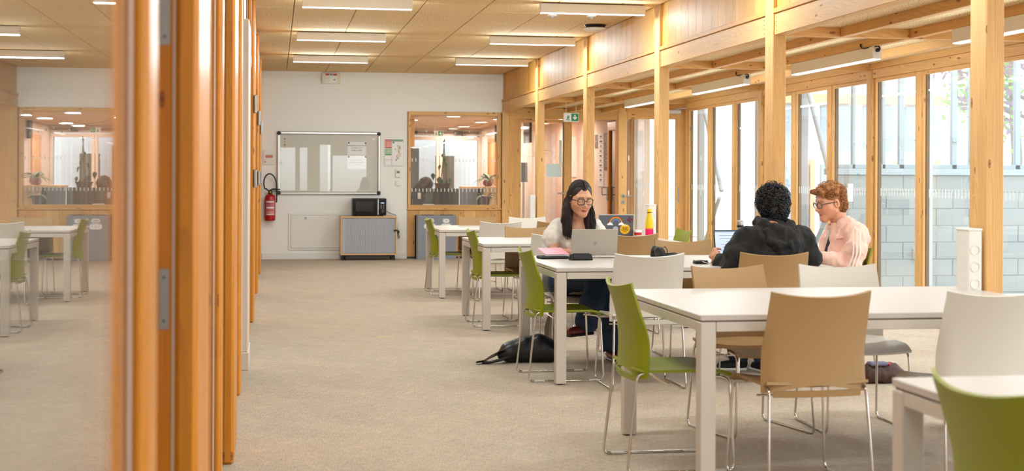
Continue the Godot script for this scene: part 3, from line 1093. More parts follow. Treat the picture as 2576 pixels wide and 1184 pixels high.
	part(tr, "cane", tube_mesh([Vector3(0.07, 0.4, 0), Vector3(0.01, 1.12, 0.01)], 0.008, 6), M.stem)
	part(tr, "vine", tube_mesh([Vector3(0.0, 0.4, 0), Vector3(-0.03, 0.55, 0.02), Vector3(0.03, 0.7, 0.02), Vector3(0.0, 0.85, 0.01), Vector3(0.03, 1.0, 0.0)], 0.004, 5), M.leaf_mid)
	for q in [[-0.06, 0.52, 0.075, 0.0], [0.05, 0.46, 0.06, 0.4], [-0.02, 0.48, 0.055, -0.3], [0.11, 0.5, 0.05, 0.2], [-0.05, 0.72, 0.05, -0.5], [0.08, 0.66, 0.05, 0.5], [-0.17, 0.58, 0.06, 0.1], [0.02, 0.83, 0.035, 0.2], [-0.01, 0.9, 0.03, -0.4], [0.05, 0.75, 0.03, 0.3], [-0.08, 0.45, 0.045, 0.6]]:
		leaf(tr, Vector3(q[0], q[1], 0.03), Vector3(q[3] * 0.5, -1.0, 0.25).normalized(), q[2] * 1.9, q[2] * 1.25, M.leaf_dark if q[2] > 0.05 else M.leaf_mid, 0.2)
	var rp := thing("red_potted_plant", v3(3.69, 1.12, 24.5), "leafy plant in a round glossy red pot on the reception counter", "plant")
	part(rp, "pot", lathe_mesh([Vector2(0.0, 0.0), Vector2(0.05, 0.0), Vector2(0.085, 0.03), Vector2(0.094, 0.06), Vector2(0.085, 0.095), Vector2(0.062, 0.118), Vector2(0.055, 0.112), Vector2(0, 0.105)], 24), M.red_pot)
	for k in 16:
		var an := TAU * k / 16.0 + sin(k * 3.7)
		leaf(rp, Vector3(0, 0.11, 0), Vector3(cos(an), 0.9 + 0.5 * sin(k * 5.1), sin(an) * 0.8).normalized(), 0.33 + 0.07 * sin(k * 2.3), 0.07, M.leaf_dark if k % 3 else M.leaf_mid, 1.5)
	var bp := thing("purple_potted_plant", v3(3.4, 0.82, 22.95), "trailing plant in a dark purple pot behind the window's lower corner", "plant")
	part(bp, "pot", lathe_mesh([Vector2(0.0, 0.0), Vector2(0.075, 0.0), Vector2(0.1, 0.13), Vector2(0.108, 0.13), Vector2(0.108, 0.15), Vector2(0.09, 0.15), Vector2(0, 0.14)], 20), M.purple_pot)
	part(bp, "stand", bx(Vector3(0.2, 0.055, 0.2), 0.003), M.dark_desk, Vector3(0, -0.0275, 0))
	for k in 12:
		var an := TAU * k / 12.0 + sin(k * 2.9)
		leaf(bp, Vector3(cos(an) * 0.05, 0.14, sin(an) * 0.05), Vector3(cos(an), 0.55 + 0.6 * sin(k * 4.1), sin(an) * 0.7).normalized(), 0.17 + 0.05 * sin(k * 1.3), 0.055, M.leaf_mid if k % 2 else M.leaf_dark, 1.2)
	# paper garland with dried eggs hung inside the glass
	var ga := thing("twig_garland", v3(2.8, 2.1, 22.38), "twig garland with small hanging grey eggs inside the internal window", "garland")
	part(ga, "string", tube_mesh([Vector3(-0.66, 0.1, 0), Vector3(-0.45, 0.0, 0), Vector3(-0.2, -0.03, 0), Vector3(0.1, -0.05, 0), Vector3(0.4, 0.0, 0), Vector3(0.6, 0.08, 0)], 0.0025, 4), M.stem)
	for e in [-0.66, 0.6]:
		part(ga, "thread", tube_mesh([Vector3(e, 0.09, 0), Vector3(e, 0.25, 0.018)], 0.001, 3), M.stem)
	for k in 9:
		var x := -0.42 + k * 0.115
		part(ga, "thread", tube_mesh([Vector3(x, -0.01, 0), Vector3(x, -0.07 - 0.03 * (k % 3), 0)], 0.001, 3), M.stem)
		var eg := MB.new()
		eg.blob(Vector3.ZERO, Vector3(0.012, 0.019, 0.012), 8, 6)
		part(ga, "egg", eg.mesh(), M.grey_board if k % 2 else M.paper, Vector3(x, -0.09 - 0.03 * (k % 3), 0))

	# pine screen at the end of the aisle: posts, glass door, header
	var sc := structure("wall_screen", "pine posts and header of the glazed screen ending the window aisle", "wall")
	block(sc, "corner_post", 3.56, 3.67, 0.0, 2.33, 22.13, 22.3, M.window_pine, 0.005, 1, 2)
	block(sc, "wide_post", 3.672, 3.84, 0.0, 2.28, 22.16, 22.3, M.pine_deep, 0.005, 1, 5)
	block(sc, "header", 3.67, 5.65, 2.215, 2.39, 22.15, 22.3, M.window_pine, 0.005, 0, 1)
	block(sc, "jamb", 4.565, 4.69, 0.0, 2.215, 22.15, 22.3, M.pine, 0.005, 1, 4)
	block(sc, "end_jamb", 5.44, 5.52, 0.0, 2.215, 22.15, 22.3, M.window_pine, 0.005, 1, 1)
	var gd := structure("door_2", "glass door leaf in the pine screen with a long lever handle", "door")
	block(gd, "frame", 3.842, 3.87, 0.0, 2.2, 22.18, 22.24, M.window_pine, 0.003, 1, 1)
	block(gd, "rail", 3.87, 4.555, 2.16, 2.2, 22.18, 22.24, M.window_pine, 0.003, 0, 1)
	block(gd, "pane", 3.87, 4.555, 0.02, 2.16, 22.205, 22.211, M.clear_glass, 0.0)
	block(gd, "edge_strip", 4.55, 4.558, 0.02, 2.16, 22.2, 22.22, M.dark_frame, 0.0)
	block(gd, "notice", 4.285, 4.53, 1.29, 1.5, 22.2, 22.204, M.blue_film, 0.0)
	block(gd, "paper_strip", 4.49, 4.535, 1.29, 1.88, 22.196, 22.1995, M.film_white, 0.0)
	var gh := block(gd, "handle", 4.45, 4.6, 1.02, 1.045, 22.1, 22.125, M.steel, 0.006)
	part(gh, "stem", bx(Vector3(0.02, 0.02, 0.08), 0.004), M.steel, Vector3(0.06, 0, -0.045))
	var dm := MB.new()
	for k in 10:
		dm.box(v3(3.93 + k * 0.062, 1.6, 22.2035), Vector3(0.01, 0.06, 0.001))
	part(gd, "safety_marking", dm.mesh(), M.film_white).set_meta("kind", "stuff")
	var dl := MB.new()
	var ring := pill(0.4, 0.095, 0.047, 6)
	for k in ring.size():
		var a := ring[k]
		var e := a.lerp(ring[(k + 1) % ring.size()], 0.5)
		dl.tube([Vector3(a.x, a.y, 0), Vector3(e.x, e.y, 0)], 0.003, 4)
	for k in 14:
		for w in [-1, 1]:
			dl.tube([Vector3(-0.15 + k * 0.022, w * 0.0475, 0), Vector3(-0.138 + k * 0.022, w * 0.0475, 0)], 0.003, 4)
	part(gd, "dashed_outline", dl.mesh(), M.grey_slat, v3(4.19, 1.668, 22.203))
	words(gd, "Espace Accueil", 0.036, M.grey_slat, v3(4.19, 1.668, 22.203))
	solo("grey_notice_panel", bx(Vector3(0.15, 0.34, 0.02), 0.002), M.grey_board, v3(4.235, 1.37, 24.05), "grey notice panel hanging just behind the glass door", "panel")
	solo("notice_panel_post", bx(Vector3(0.04, 1.2, 0.04), 0.004), M.white_paint, v3(4.24, 0.6, 24.05), "slim white post holding the grey notice panel", "post")
	solo("wall_television", bx(Vector3(0.05, 0.42, 0.6), 0.006), M.black_gloss, v3(4.42, 2.1, 24.66), "black television screen high in the corridor behind the screen", "television")
	solo("thermostat_box", bx(Vector3(0.09, 0.1, 0.03), 0.006), M.white_paint, v3(4.75, 2.05, 27.965), "small white wall box above the corridor's lift panel", "box")

	# dark glazed door and signs on the pink corridor wall
	var dd := structure("door_3", "dark glazed door with a grey panic handle in the pink wall", "door")
	block(dd, "frame", 5.46, 5.52, 0.0, 2.2, 22.32, 22.4, M.stained_pine, 0.003, 1)
	block(dd, "frame", 5.46, 5.52, 0.0, 2.2, 22.84, 22.95, M.stained_pine, 0.003, 1, 2)
	block(dd, "rail", 5.46, 5.52, 2.06, 2.2, 22.4, 22.84, M.stained_pine, 0.003, 2)
	block(dd, "pane", 5.49, 5.5, 0.0, 2.06, 22.4, 22.84, M.black_gloss, 0.0)
	block(dd, "plate", 5.44, 5.462, 0.9, 1.14, 22.86, 22.94, M.grey_slat, 0.008)
	part(dd, "handle", tube_mesh(rounded([v3(5.45, 1.12, 22.9), v3(5.36, 1.12, 22.9), v3(5.36, 1.0, 22.9), v3(5.45, 1.0, 22.9)], 0.02), 0.009, 8), M.grey_slat)
	var b1 := thing("brown_directory_sign", v3(5.494, 1.72, 23.1), "brown directory sign with white lines on the pink wall", "sign")
	part(b1, "board", bx(Vector3(0.012, 0.63, 0.39), 0.002), M.brown_sign)
	var b2 := thing("white_directory_sign", v3(5.494, 1.585, 23.55), "tall white directory sign with grey lines on the pink wall", "sign")
	part(b2, "board", bx(Vector3(0.012, 0.9, 0.42), 0.002), M.paper)
	var b3 := thing("arrow_sign", v3(5.494, 1.91, 23.89), "small brown sign with a white arrow on the pink wall", "sign")
	part(b3, "board", bx(Vector3(0.012, 0.23, 0.24), 0.002), M.brown_sign)
	var am := MB.new()
	am.box(Vector3(0, 0, 0), Vector3(0.002, 0.012, 0.13))
	am.tube([Vector3(0, 0.04, -0.02), Vector3(0, 0, -0.065), Vector3(0, -0.04, -0.02)], 0.005, 4)
	part(b3, "arrow", am.mesh(), M.paper, Vector3(-0.0075, 0, 0))
	for o in [[b1, M.paper, 8, 0.63, 0.36], [b2, M.grey_ink, 10, 0.9, 0.38]]:
		for k in o[2]:
			var y: float = o[3] / 2 - 0.05 - k * (o[3] - 0.08) / o[2]
			var texts := ["Accueil", "Formation", "Salle", "Atelier", "Bureaux", "Espace", "Sanitaires", "Réunion", "Studio", "Cuisine"]
			var t := words(o[0], texts[k % 10], 0.045, o[1], Vector3(-0.0072, y, 0.0))
			t.rotation.y = -PI / 2
			part(o[0], "rule", bx(Vector3(0.002, 0.003, o[4])), o[1], Vector3(-0.0065, y - 0.035, 0))
	var po := thing("wall_poster", v3(5.494, 1.665, 25.78), "large pale poster on the pink wall beside the screen jamb", "poster")
	part(po, "sheet", bx(Vector3(0.012, 0.75, 0.52), 0.002), M.paper)
	part(po, "drawing", tube_mesh([Vector3(-0.007, -0.25, 0.2), Vector3(-0.007, -0.1, 0.1), Vector3(-0.007, -0.2, 0.0), Vector3(-0.007, -0.3, -0.2)], 0.003, 4), M.pink_plaster)
	exit_sign(v3(4.115, 2.13, 19.5), 1.02, 2.4, "green and white exit sign with running figure hanging in the window aisle")


# one pointed leaf from a base point along a direction, drooping towards its tip
func leaf(parent: Node, base: Vector3, dir: Vector3, length: float, width: float, m: Material, droop: float) -> void:
	var mb := MB.new()
	var side := dir.cross(Vector3.UP)
	if side.length() < 0.1:
		side = Vector3.RIGHT
	side = side.normalized()
	var prof := [0.12, 0.55, 0.95, 1.0, 0.75, 0.4, 0.02]
	var f := func(u: float, w: float) -> Vector3:
		var k := w * 6.0
		var lo := int(minf(k, 5.0))
		var wd: float = lerpf(prof[lo], prof[lo + 1], k - lo) * width / 2
		var p := base + dir * (w * length) + Vector3.DOWN * (droop * length * w * w * 0.45)
		var s := (u - 0.5) * 2.0
		return p + side * (wd * s) + Vector3.UP * (absf(s) * wd * 0.35)
	mb.sheet(f, 2, 6)
	part(parent, "leaf", mb.mesh(), m)


# ------------------------------------------------------------------ courtyard

func build_outside() -> void:
	var gr := structure("ground_courtyard", "pale courtyard paving outside the windows", "ground")
	block(gr, "paving", 5.86, 60.0, -0.2, -0.02, -20.0, 70.0, M.paving, 0.0)
	block(gr, "paving", 1.0, 5.9, -0.2, -0.02, 36.0, 70.0, M.paving, 0.0)
	block(gr, "lawn", 6.1, 7.4, -0.02, 0.0, 17.0, 22.0, M.lawn, 0.0)
	var fw := structure("wall_courtyard", "tall white rendered facade across the courtyard", "wall")
	block(fw, "render", 15.0, 15.4, 0.0, 7.0, -12.0, 60.0, M.facade_white, 0.0)
	var fb := structure("wall_courtyard_end", "white end facade with orange-framed windows beyond the courtyard", "wall")
	block(fb, "render", 5.9, 15.0, 0.0, 5.0, 30.0, 30.4, M.facade_white, 0.0)
	for k in 4:
		var x0 := 11.0 + k * 1.0
		block(fb, "window_pane", x0, x0 + 0.7, 1.9, 2.9, 29.9, 30.0, M.facade_glass, 0.0)
		block(fb, "window_pane", x0, x0 + 0.7, 0.2, 1.6, 29.9, 30.0, M.facade_glass, 0.0)
		block(fb, "window_frame", x0 + 0.74, x0 + 0.84, 0.0, 1.7, 29.88, 30.0, M.facade_orange, 0.0)
	block(fb, "cornice", 10.6, 15.0, 2.95, 3.15, 29.8, 30.0, M.facade_orange, 0.0)
	var eb := structure("wall_beyond_entrance", "pale building opposite the entrance doors", "wall")
	block(eb, "render", -4.0, 5.9, 0.0, 5.0, 38.0, 38.4, M.facade_white, 0.0)
	var po := structure("ceiling_porch", "roof and side wall of the porch outside the entrance doors", "roof")
	block(po, "roof", 0.6, 6.0, 2.75, 2.95, 30.8, 37.2, M.facade_white, 0.0)
	block(po, "side_wall", 0.6, 0.8, 0.0, 2.75, 30.8, 37.2, M.facade_white, 0.0)
	block(po, "side_wall", 5.8, 6.0, 0.0, 2.75, 30.8, 37.2, M.facade_white, 0.0)

	# low wing of painted concrete blocks with a band of steel windows
	var wg := structure("wall_wing", "painted concrete block wall outside with steel windows on top", "wall")
	block(wg, "mortar_bed", 6.2, 11.9, -0.02, 1.33, 15.008, 15.25, M.mortar, 0.0)
	var y := 0.0
	var row := 0
	while y < 1.25:
		var x := 6.19 - (0.2 if row % 2 else 0.0)
		while x < 11.8:
			var x0 := maxf(x, 6.19)
			block(wg, "block", x0 + 0.003, minf(x + 0.4, 11.9) - 0.003, y + 0.003, y + 0.187, 15.0 + 0.003 * sin(x * 13.0 + row), 15.1, M.block_white if (row * 3 + int(x * 2.5)) % 3 else M.block_white_b, 0.006)
			x += 0.4
		y += 0.19
		row += 1
	block(wg, "coping", 6.17, 11.95, 1.33, 1.4, 14.97, 15.3, M.frame_grey, 0.004)
	for x in [6.2, 6.42, 6.78, 6.98, 7.2, 7.62, 7.84, 8.4, 8.62, 9.2, 9.9, 10.6, 11.3]:
		block(wg, "window_bar", x, x + (0.06 if x in [6.2, 6.98, 7.62, 8.4] else 0.035), 1.4, 3.3, 15.08, 15.14, M.frame_grey, 0.003)
	block(wg, "window_rail", 6.2, 11.9, 1.4, 1.45, 15.08, 15.14, M.frame_grey, 0.003)
	block(wg, "window_rail", 6.2, 11.9, 3.3, 3.36, 15.08, 15.14, M.frame_grey, 0.003)
	block(wg, "pane", 6.2, 11.9, 1.45, 3.3, 15.1, 15.106, M.clear_glass, 0.0)
	for x in [7.35, 7.8]:
		part(wg, "catch", bx(Vector3(0.08, 0.02, 0.03), 0.003), M.frame_grey, v3(x - 0.15, 1.72, 15.06))
	var sk := thing("outdoor_socket", v3(7.17, 0.45, 14.97), "grey outdoor socket box on the painted block wall", "socket")
	part(sk, "box", bx(Vector3(0.12, 0.13, 0.07), 0.01), M.white_pot)
	part(sk, "flap", bx(Vector3(0.08, 0.08, 0.01), 0.006), M.frame_grey, Vector3(-0.005, 0, 0.038))
	part(sk, "conduit", tube_mesh([Vector3(0.02, -0.06, -0.005), Vector3(0.02, -0.47, -0.005)], 0.016, 8), M.frame_grey)
	var fp := solo("fuse_box", bx(Vector3(0.06, 0.2, 0.05), 0.004), M.white_pot, v3(6.34, 1.13, 14.965), "narrow white fuse box on the block wall behind the curly-haired man", "box")
	fp.set_meta("kind", "thing")

	# steel posts and braces of the canopy outside
	for k in 4:
		var d: float = [13.1, 16.4, 18.0, 20.6][k]
		var o := thing("steel_brace", v3(6.35, 0, d), ["plain grey steel canopy post nearest the camera, before the block wall", "braced grey steel canopy post just behind the block wall's edge", "braced grey steel canopy post seen left of the hoodie", "braced grey steel canopy post outside the open glass door"][k], "post", "steel canopy posts")
		part(o, "post", bx(Vector3(0.09, 3.2, 0.09), 0.004), M.steel_paint, Vector3(0.0, 1.6, 0))
		if k > 0:
			part(o, "brace", tube_mesh([Vector3(0.0, 2.5, 0.05), Vector3(0.02, 1.1, 0.95)], 0.035, 6), M.steel_paint)
			part(o, "brace", tube_mesh([Vector3(0.0, 0.15, 0.05), Vector3(0.02, 1.0, 0.85)], 0.03, 6), M.steel_paint)
	# young tree over the wing, reddish and green leaves
	for q in [[8.7, 17.2, 3, "leaf_purple", "reddish-leaved tree leaning over the block wall", 4.2], [9.3, 18.9, 9, "leaf_green", "green-leaved tree at the right edge of the courtyard", 4.6]]:
		var o := thing("courtyard_tree", v3(q[0] + 1.2, 0, q[1]), q[4], "tree", "courtyard trees")
		var tr := MB.new()
		tr.tube([Vector3(0, -0.02, 0), Vector3(0.05, 1.6, 0), Vector3(-0.1, 3.0, 0.1), Vector3(0, 4.6, 0)], [0.09, 0.08, 0.06, 0.02], 8)
		part(o, "trunk", tr.mesh(), M.bark)
		var r := RandomNumberGenerator.new()
		r.seed = q[2]
		var lf := MB.new()
		lf.sheet(func(u: float, w: float) -> Vector3: return Vector3((u - 0.5) * 0.055 * sin(PI * clampf(w, 0.03, 0.97)), w * 0.12, absf(u - 0.5) * 0.02), 2, 4)
		var places := []
		for b in 16:
			var an := r.randf() * TAU
			var s := Vector3(0, r.randf_range(1.9, 4.0), 0)
			var e := s + Vector3(-r.randf_range(0.3, 1.75 if q[2] == 3 else 0.9), r.randf_range(-0.1, 0.8), sin(an) * r.randf_range(0.2, 0.9))
			part(o, "branch", tube_mesh([s, s.lerp(e, 0.5) + Vector3(0, 0.12, 0), e], [0.03, 0.02, 0.006], 5), M.bark)
			for k in 60:
				var t := r.randf_range(0.3, 1.0)
				var p := s.lerp(e, t) + Vector3(r.randfn(0, 0.13), r.randfn(0.03, 0.13), r.randfn(0, 0.13))
				places.append(Transform3D(Basis.from_euler(Vector3(r.randf() * TAU, r.randf() * TAU, r.randf() * TAU)), p))
		var mm := MultiMesh.new()
		mm.transform_format = MultiMesh.TRANSFORM_3D
		mm.mesh = lf.mesh()
		mm.instance_count = places.size()
		for k in places.size():
			mm.set_instance_transform(k, places[k])
		var mi := MultiMeshInstance3D.new()
		mi.name = "crown"
		mi.multimesh = mm
		mi.material_override = M[q[3]]
		mi.set_meta("kind", "stuff")
		o.add_child(mi, true)


# ------------------------------------------------------------------ lamps

func lamp_light(parent: Node3D, size: Vector2, at: Vector3, e: float) -> void:
	var l := AreaLight3D.new()
	l.name = "tube_light"
	l.area_size = size
	l.light_energy = e
	l.light_color = Color(0.905, 0.975, 1.0)
	l.shadow_enabled = true
	l.area_range = 40.0
	parent.add_child(l, true)
	l.position = at
	l.rotation = Vector3(-PI / 2, 0, 0)
	# the diffuser wraps round the lower edges: each long side of it sends light outwards and down
	for k in 2:
		var p := AreaLight3D.new()
		p.name = "tube_side_light"
		p.area_size = Vector2(maxf(size.x, size.y), 0.005)
		p.light_energy = e * 0.42
		p.light_color = l.light_color
		p.shadow_enabled = true
		p.area_range = 40.0
		parent.add_child(p, true)
		var w := 0.045
		var yaw := PI * k + (0.0 if size.x > size.y else PI / 2)
		p.position = Vector3(0, at.y + 0.005, 0) + Vector3(-sin(yaw), 0, -cos(yaw)) * w
		p.rotation = Vector3(-0.35, yaw, 0)


func build_lights() -> void:
	var body := bx(Vector3(1.0, 0.085, 0.07), 0.003)
	var tube := bx(Vector3(0.992, 0.006, 0.06), 0.002)
	var clip := bx(Vector3(0.96, 0.008, 0.03))
	var where := ["behind the camera", "just behind the camera", "above the nearest table", "above the walkway start", "fourth from the end wall", "third from the end wall", "second from the end wall", "nearest the end wall"]
	for k in range(1, GRID.size()):
		for c in 2:
			var o := thing("ceiling_light", v3([0.74, 2.93][c], 2.91, GRID[k]), "white linear ceiling light in the %s row, %s" % [["walkway", "post-side"][c], where[k]], "lamp", "linear ceiling lights")
			part(o, "bracket", clip, M.dark_frame, Vector3(0, -0.004, 0))
			part(o, "housing", body, M.lamp_body, Vector3(0, -0.0505, 0))
			part(o, "tube", tube, M.lamp_tube, Vector3(0, -0.097, 0))
			lamp_light(o, Vector2(0.98, 0.05), Vector3(0, -0.105, 0), 1.8)
	# lamps under the aisle's middle joist, running along the room
	var bd := bx(Vector3(0.075, 0.095, 1.78), 0.004)
	var tb := bx(Vector3(0.065, 0.006, 1.77), 0.002)
	for b in range(1, GRID.size() - 1):
		var o := thing("aisle_light", v3(4.66, 2.325, (GRID[b] + GRID[b + 1]) / 2 - 0.03), "long white linear lamp under the aisle joist, %s" % ["behind the camera", "beside the camera", "first ahead of the camera", "before the second post", "between second and third posts", "before the glazed screen"][b - 1], "lamp", "aisle linear lamps")
		part(o, "housing", bd, M.lamp_body, Vector3(0, -0.0475, 0))
		part(o, "end_plate", bx(Vector3(0.077, 0.097, 0.003), 0.001), M.white_paint, Vector3(0, -0.0475, 0.892))
		part(o, "tube", tb, M.lamp_tube, Vector3(0, -0.1, 0))
		var gm := MB.new()
		gm.xf = Transform3D(Basis(Vector3.RIGHT, PI / 2), Vector3.ZERO)
		gm.lathe([Vector2(0.016, 0.0), Vector2(0.016, 0.02), Vector2(0.009, 0.028), Vector2(0, 0.028)], 12)
		part(o, "cable_gland", gm.mesh(), M.black_plastic, Vector3(0, -0.03, 0.892))
		part(o, "cable", tube_mesh(rounded([Vector3(0, -0.03, 0.915), Vector3(0.0, -0.03, 0.95), Vector3(-0.01, 0.0, 0.945), Vector3(-0.05, -0.004, 0.72), Vector3(-0.04, 0.02, 0.66), Vector3(-0.038, 0.04, 0.66)], 0.03), 0.006, 6), M.black_plastic)
		lamp_light(o, Vector2(0.055, 1.75), Vector3(0, -0.108, 0), 1.5)


# ------------------------------------------------------------------ things on and before the end wall

func build_back_wall_things() -> void:
	# glass-fronted notice board
	var nb := thing("notice_board", v3(0.84, 1.49, 22.2), "wide glass-fronted notice board in an aluminium frame on the white wall", "notice board")
	part(nb, "back_panel", bx(Vector3(1.54, 0.92, 0.012)), M.board_felt, Vector3(0, 0, 0.01))
	for s in [-1, 1]:
		part(nb, "frame_bar", bx(Vector3(1.5, 0.045, 0.05), 0.012), M.aluminium, Vector3(0, s * 0.466, 0.025))
		part(nb, "frame_bar", bx(Vector3(0.045, 0.88, 0.05), 0.012), M.aluminium, Vector3(s * 0.776, 0, 0.025))
		for q in [-1, 1]:
			part(nb, "corner_cap", bx(Vector3(0.056, 0.056, 0.056), 0.016), M.black_plastic, Vector3(s * 0.772, q * 0.462, 0.027))
	part(nb, "sliding_pane", bx(Vector3(0.78, 0.885, 0.004)), M.clear_glass, Vector3(-0.37, 0, 0.036))
	part(nb, "sliding_pane", bx(Vector3(0.78, 0.885, 0.004)), M.clear_glass, Vector3(0.37, 0, 0.028))
	part(nb, "pane_lock", bx(Vector3(0.02, 0.02, 0.012), 0.004), M.steel, Vector3(0.02, -0.42, 0.04))
	part(nb, "finger_pull", bx(Vector3(0.008, 0.05, 0.006), 0.002), M.grey_slat, Vector3(-0.725, 0.0, 0.04))
	part(nb, "maker_plate", bx(Vector3(0.045, 0.03, 0.002)), M.paper, Vector3(0.69, 0.38, 0.017))
	var p1 := thing("opening_hours_sheet", v3(1.268, 1.722, 22.18), "white printed sheet of opening hours pinned inside the notice board", "paper")
	part(p1, "sheet", bx(Vector3(0.29, 0.205, 0.0015)), M.paper)
	words(p1, "Les horaires d'ouverture", 0.026, M.ink, Vector3(0, 0.045, 0.001), true)
	words(p1, "de l'Atelier sont :", 0.024, M.brown_ink, Vector3(0, 0.008, 0.001))
	words(p1, "8h30 / 17h30", 0.025, M.brown_ink, Vector3(0, -0.03, 0.001), true)
	var p2 := thing("closing_time_sheet", v3(1.268, 1.505, 22.18), "white sheet with English closing notice below the opening hours", "paper")
	part(p2, "sheet", bx(Vector3(0.29, 0.205, 0.0015)), M.paper)
	words(p2, "We thank you for", 0.025, M.grey_ink, Vector3(0, 0.035, 0.001))
	words(p2, "leaving the building at", 0.025, M.grey_ink, Vector3(0, 0.0, 0.001))
	words(p2, "5 : 30 PM", 0.025, M.grey_ink, Vector3(0, -0.035, 0.001))
	var disc := MB.new()
	disc.xf = Transform3D(Basis(Vector3.RIGHT, PI / 2), Vector3.ZERO)
	disc.lathe([Vector2(0.0125, 0.0), Vector2(0.0125, 0.006), Vector2(0.0105, 0.008), Vector2(0.0, 0.008)], 14)
	var dm := disc.mesh()
	var mg := [[0.158, 1.862, "red", "topmost red"], [0.158, 1.815, "yellow", "upper yellow"], [0.16, 1.772, "red", "lower red"], [0.158, 1.73, "yellow", "lowest yellow"], [1.145, 1.81, "blue", "blue upper-left"], [1.405, 1.805, "blue", "blue upper-right"], [1.145, 1.592, "blue", "blue lower-left"], [1.405, 1.592, "blue", "blue lower-right"]]
	for k in mg.size():
		solo("magnet", dm, M[mg[k][2] + "_magnet"], v3(mg[k][0], mg[k][1], 22.178 if k > 3 else 22.183), "%s magnet %s" % [mg[k][3], "in the left column of the notice board" if k < 4 else "holding the notice sheets"], "magnet", "board magnets")

	# extinguisher
	var fe := thing("fire_extinguisher", v3(-0.06, 0.6, 22.1), "red fire extinguisher with black hose on the white wall", "fire extinguisher")
	part(fe, "cylinder", lathe_mesh([Vector2(0, 0.006), Vector2(0.05, 0.006), Vector2(0.068, 0.0), Vector2(0.077, 0.01), Vector2(0.08, 0.03), Vector2(0.08, 0.355), Vector2(0.074, 0.38), Vector2(0.055, 0.4), Vector2(0.028, 0.41), Vector2(0, 0.41)], 28), M.red_paint)
	var lb := MB.new()
	lb.sheet(func(u: float, w: float) -> Vector3: return Vector3(sin((u - 0.5) * 1.9) * 0.0808, 0.085 + w * 0.225, cos((u - 0.5) * 1.9) * 0.0808), 10, 1)
	part(fe, "label", lb.mesh(), mat("extinguisher_label", c8(196, 120, 128), 0.5))
	for k in 7:
		var lm := MB.new()
		var y: float = [0.29, 0.262, 0.235, 0.2, 0.165, 0.13, 0.1][k]
		var hh: float = [0.014, 0.008, 0.008, 0.02, 0.01, 0.006, 0.012][k]
		lm.sheet(func(u: float, w: float) -> Vector3: return Vector3(sin((u - 0.5) * 1.5) * 0.0813, y + (w - 0.5) * hh, cos((u - 0.5) * 1.5) * 0.0813), 8, 1)
		part(fe, "label_line", lm.mesh(), [M.paper, M.red_paint, M.red_paint, M.paper, M.red_paint, M.yellow_print, M.paper][k])
	part(fe, "valve", lathe_mesh([Vector2(0.03, 0.405), Vector2(0.034, 0.43), Vector2(0.03, 0.45), Vector2(0.018, 0.475), Vector2(0, 0.475)], 14), M.black_plastic)
	part(fe, "gauge", bx(Vector3(0.022, 0.022, 0.012), 0.005), M.yellow_print, Vector3(0.0, 0.44, 0.034))
	part(fe, "lever", tube_mesh([Vector3(-0.03, 0.455, 0.0), Vector3(0.04, 0.485, 0.0), Vector3(0.15, 0.482, 0.0)], [0.01, 0.014, 0.01], 8), M.black_plastic)
	part(fe, "lever", tube_mesh([Vector3(-0.02, 0.445, 0.0), Vector3(0.05, 0.455, 0.0), Vector3(0.12, 0.452, 0.0)], [0.008, 0.008, 0.006], 8), mat("green_clip", c8(40, 130, 60), 0.5))
	var hp := []
	for k in 15:
		var t := k / 14.0
		var an := PI * (1.18 - 1.2 * t)
		hp.append(Vector3(0.0 + cos(an) * 0.098, 0.58 + sin(an) * 0.16 - t * t * 0.06, 0.02))
	hp = [Vector3(-0.028, 0.46, 0.0), Vector3(-0.06, 0.49, 0.01)] + hp + [Vector3(0.1, 0.42, 0.02), Vector3(0.095, 0.28, 0.02)]
	part(fe, "hose", tube_mesh(hp, 0.011, 8), M.black_plastic)
	part(fe, "bracket", bx(Vector3(0.05, 0.05, 0.03), 0.004), M.black_plastic, Vector3(0, 0.3, -0.09))

	var sg := thing("extinguisher_notice", v3(-0.085, 1.575, 22.19), "small white notice with an orange band above the extinguisher", "sign")
	part(sg, "plate", bx(Vector3(0.17, 0.23, 0.012), 0.002), M.white_paint)
	part(sg, "print", bx(Vector3(0.11, 0.035, 0.002)), M.orange_print, Vector3(0.005, 0.01, 0.007))
	part(sg, "print", bx(Vector3(0.12, 0.006, 0.002)), M.grey_ink, Vector3(0.005, 0.034, 0.007))
	part(sg, "print", bx(Vector3(0.02, 0.02, 0.002), 0.004), M.red_print, Vector3(-0.055, -0.07, 0.007))
	part(sg, "cover", bx(Vector3(0.16, 0.22, 0.003)), M.clear_glass, Vector3(0, 0, 0.011))

	# evacuation plan
	var ev := thing("evacuation_plan", v3(1.85, 1.665, 22.19), "framed evacuation plan with red and green headings", "plan")
	part(ev, "frame", bx(Vector3(0.302, 0.432, 0.014), 0.003), M.aluminium)
	part(ev, "sheet", bx(Vector3(0.288, 0.416, 0.003)), mat("plan_sheet", c8(216, 206, 208), 0.6), Vector3(0, 0, 0.0068))
	part(ev, "plan_field", bx(Vector3(0.17, 0.365, 0.001)), M.paper, Vector3(0.055, -0.016, 0.009))
	part(ev, "heading", bx(Vector3(0.1, 0.028, 0.001)), M.red_print, Vector3(-0.092, 0.19, 0.009))
	part(ev, "heading", bx(Vector3(0.18, 0.028, 0.001)), M.green_print, Vector3(0.05, 0.19, 0.009))
	words(ev, "CONSIGNES", 0.016, M.paper, Vector3(-0.092, 0.19, 0.01), true, 0.001)
	words(ev, "PLAN D'EVACUATION", 0.017, M.paper, Vector3(0.05, 0.19, 0.01), true, 0.001)
	part(ev, "red_field", bx(Vector3(0.1, 0.095, 0.001)), mat("red_tint", c8(226, 130, 110), 0.6), Vector3(-0.092, 0.125, 0.009))
	part(ev, "red_band", bx(Vector3(0.1, 0.012, 0.001)), M.red_print, Vector3(-0.092, 0.076, 0.0095))
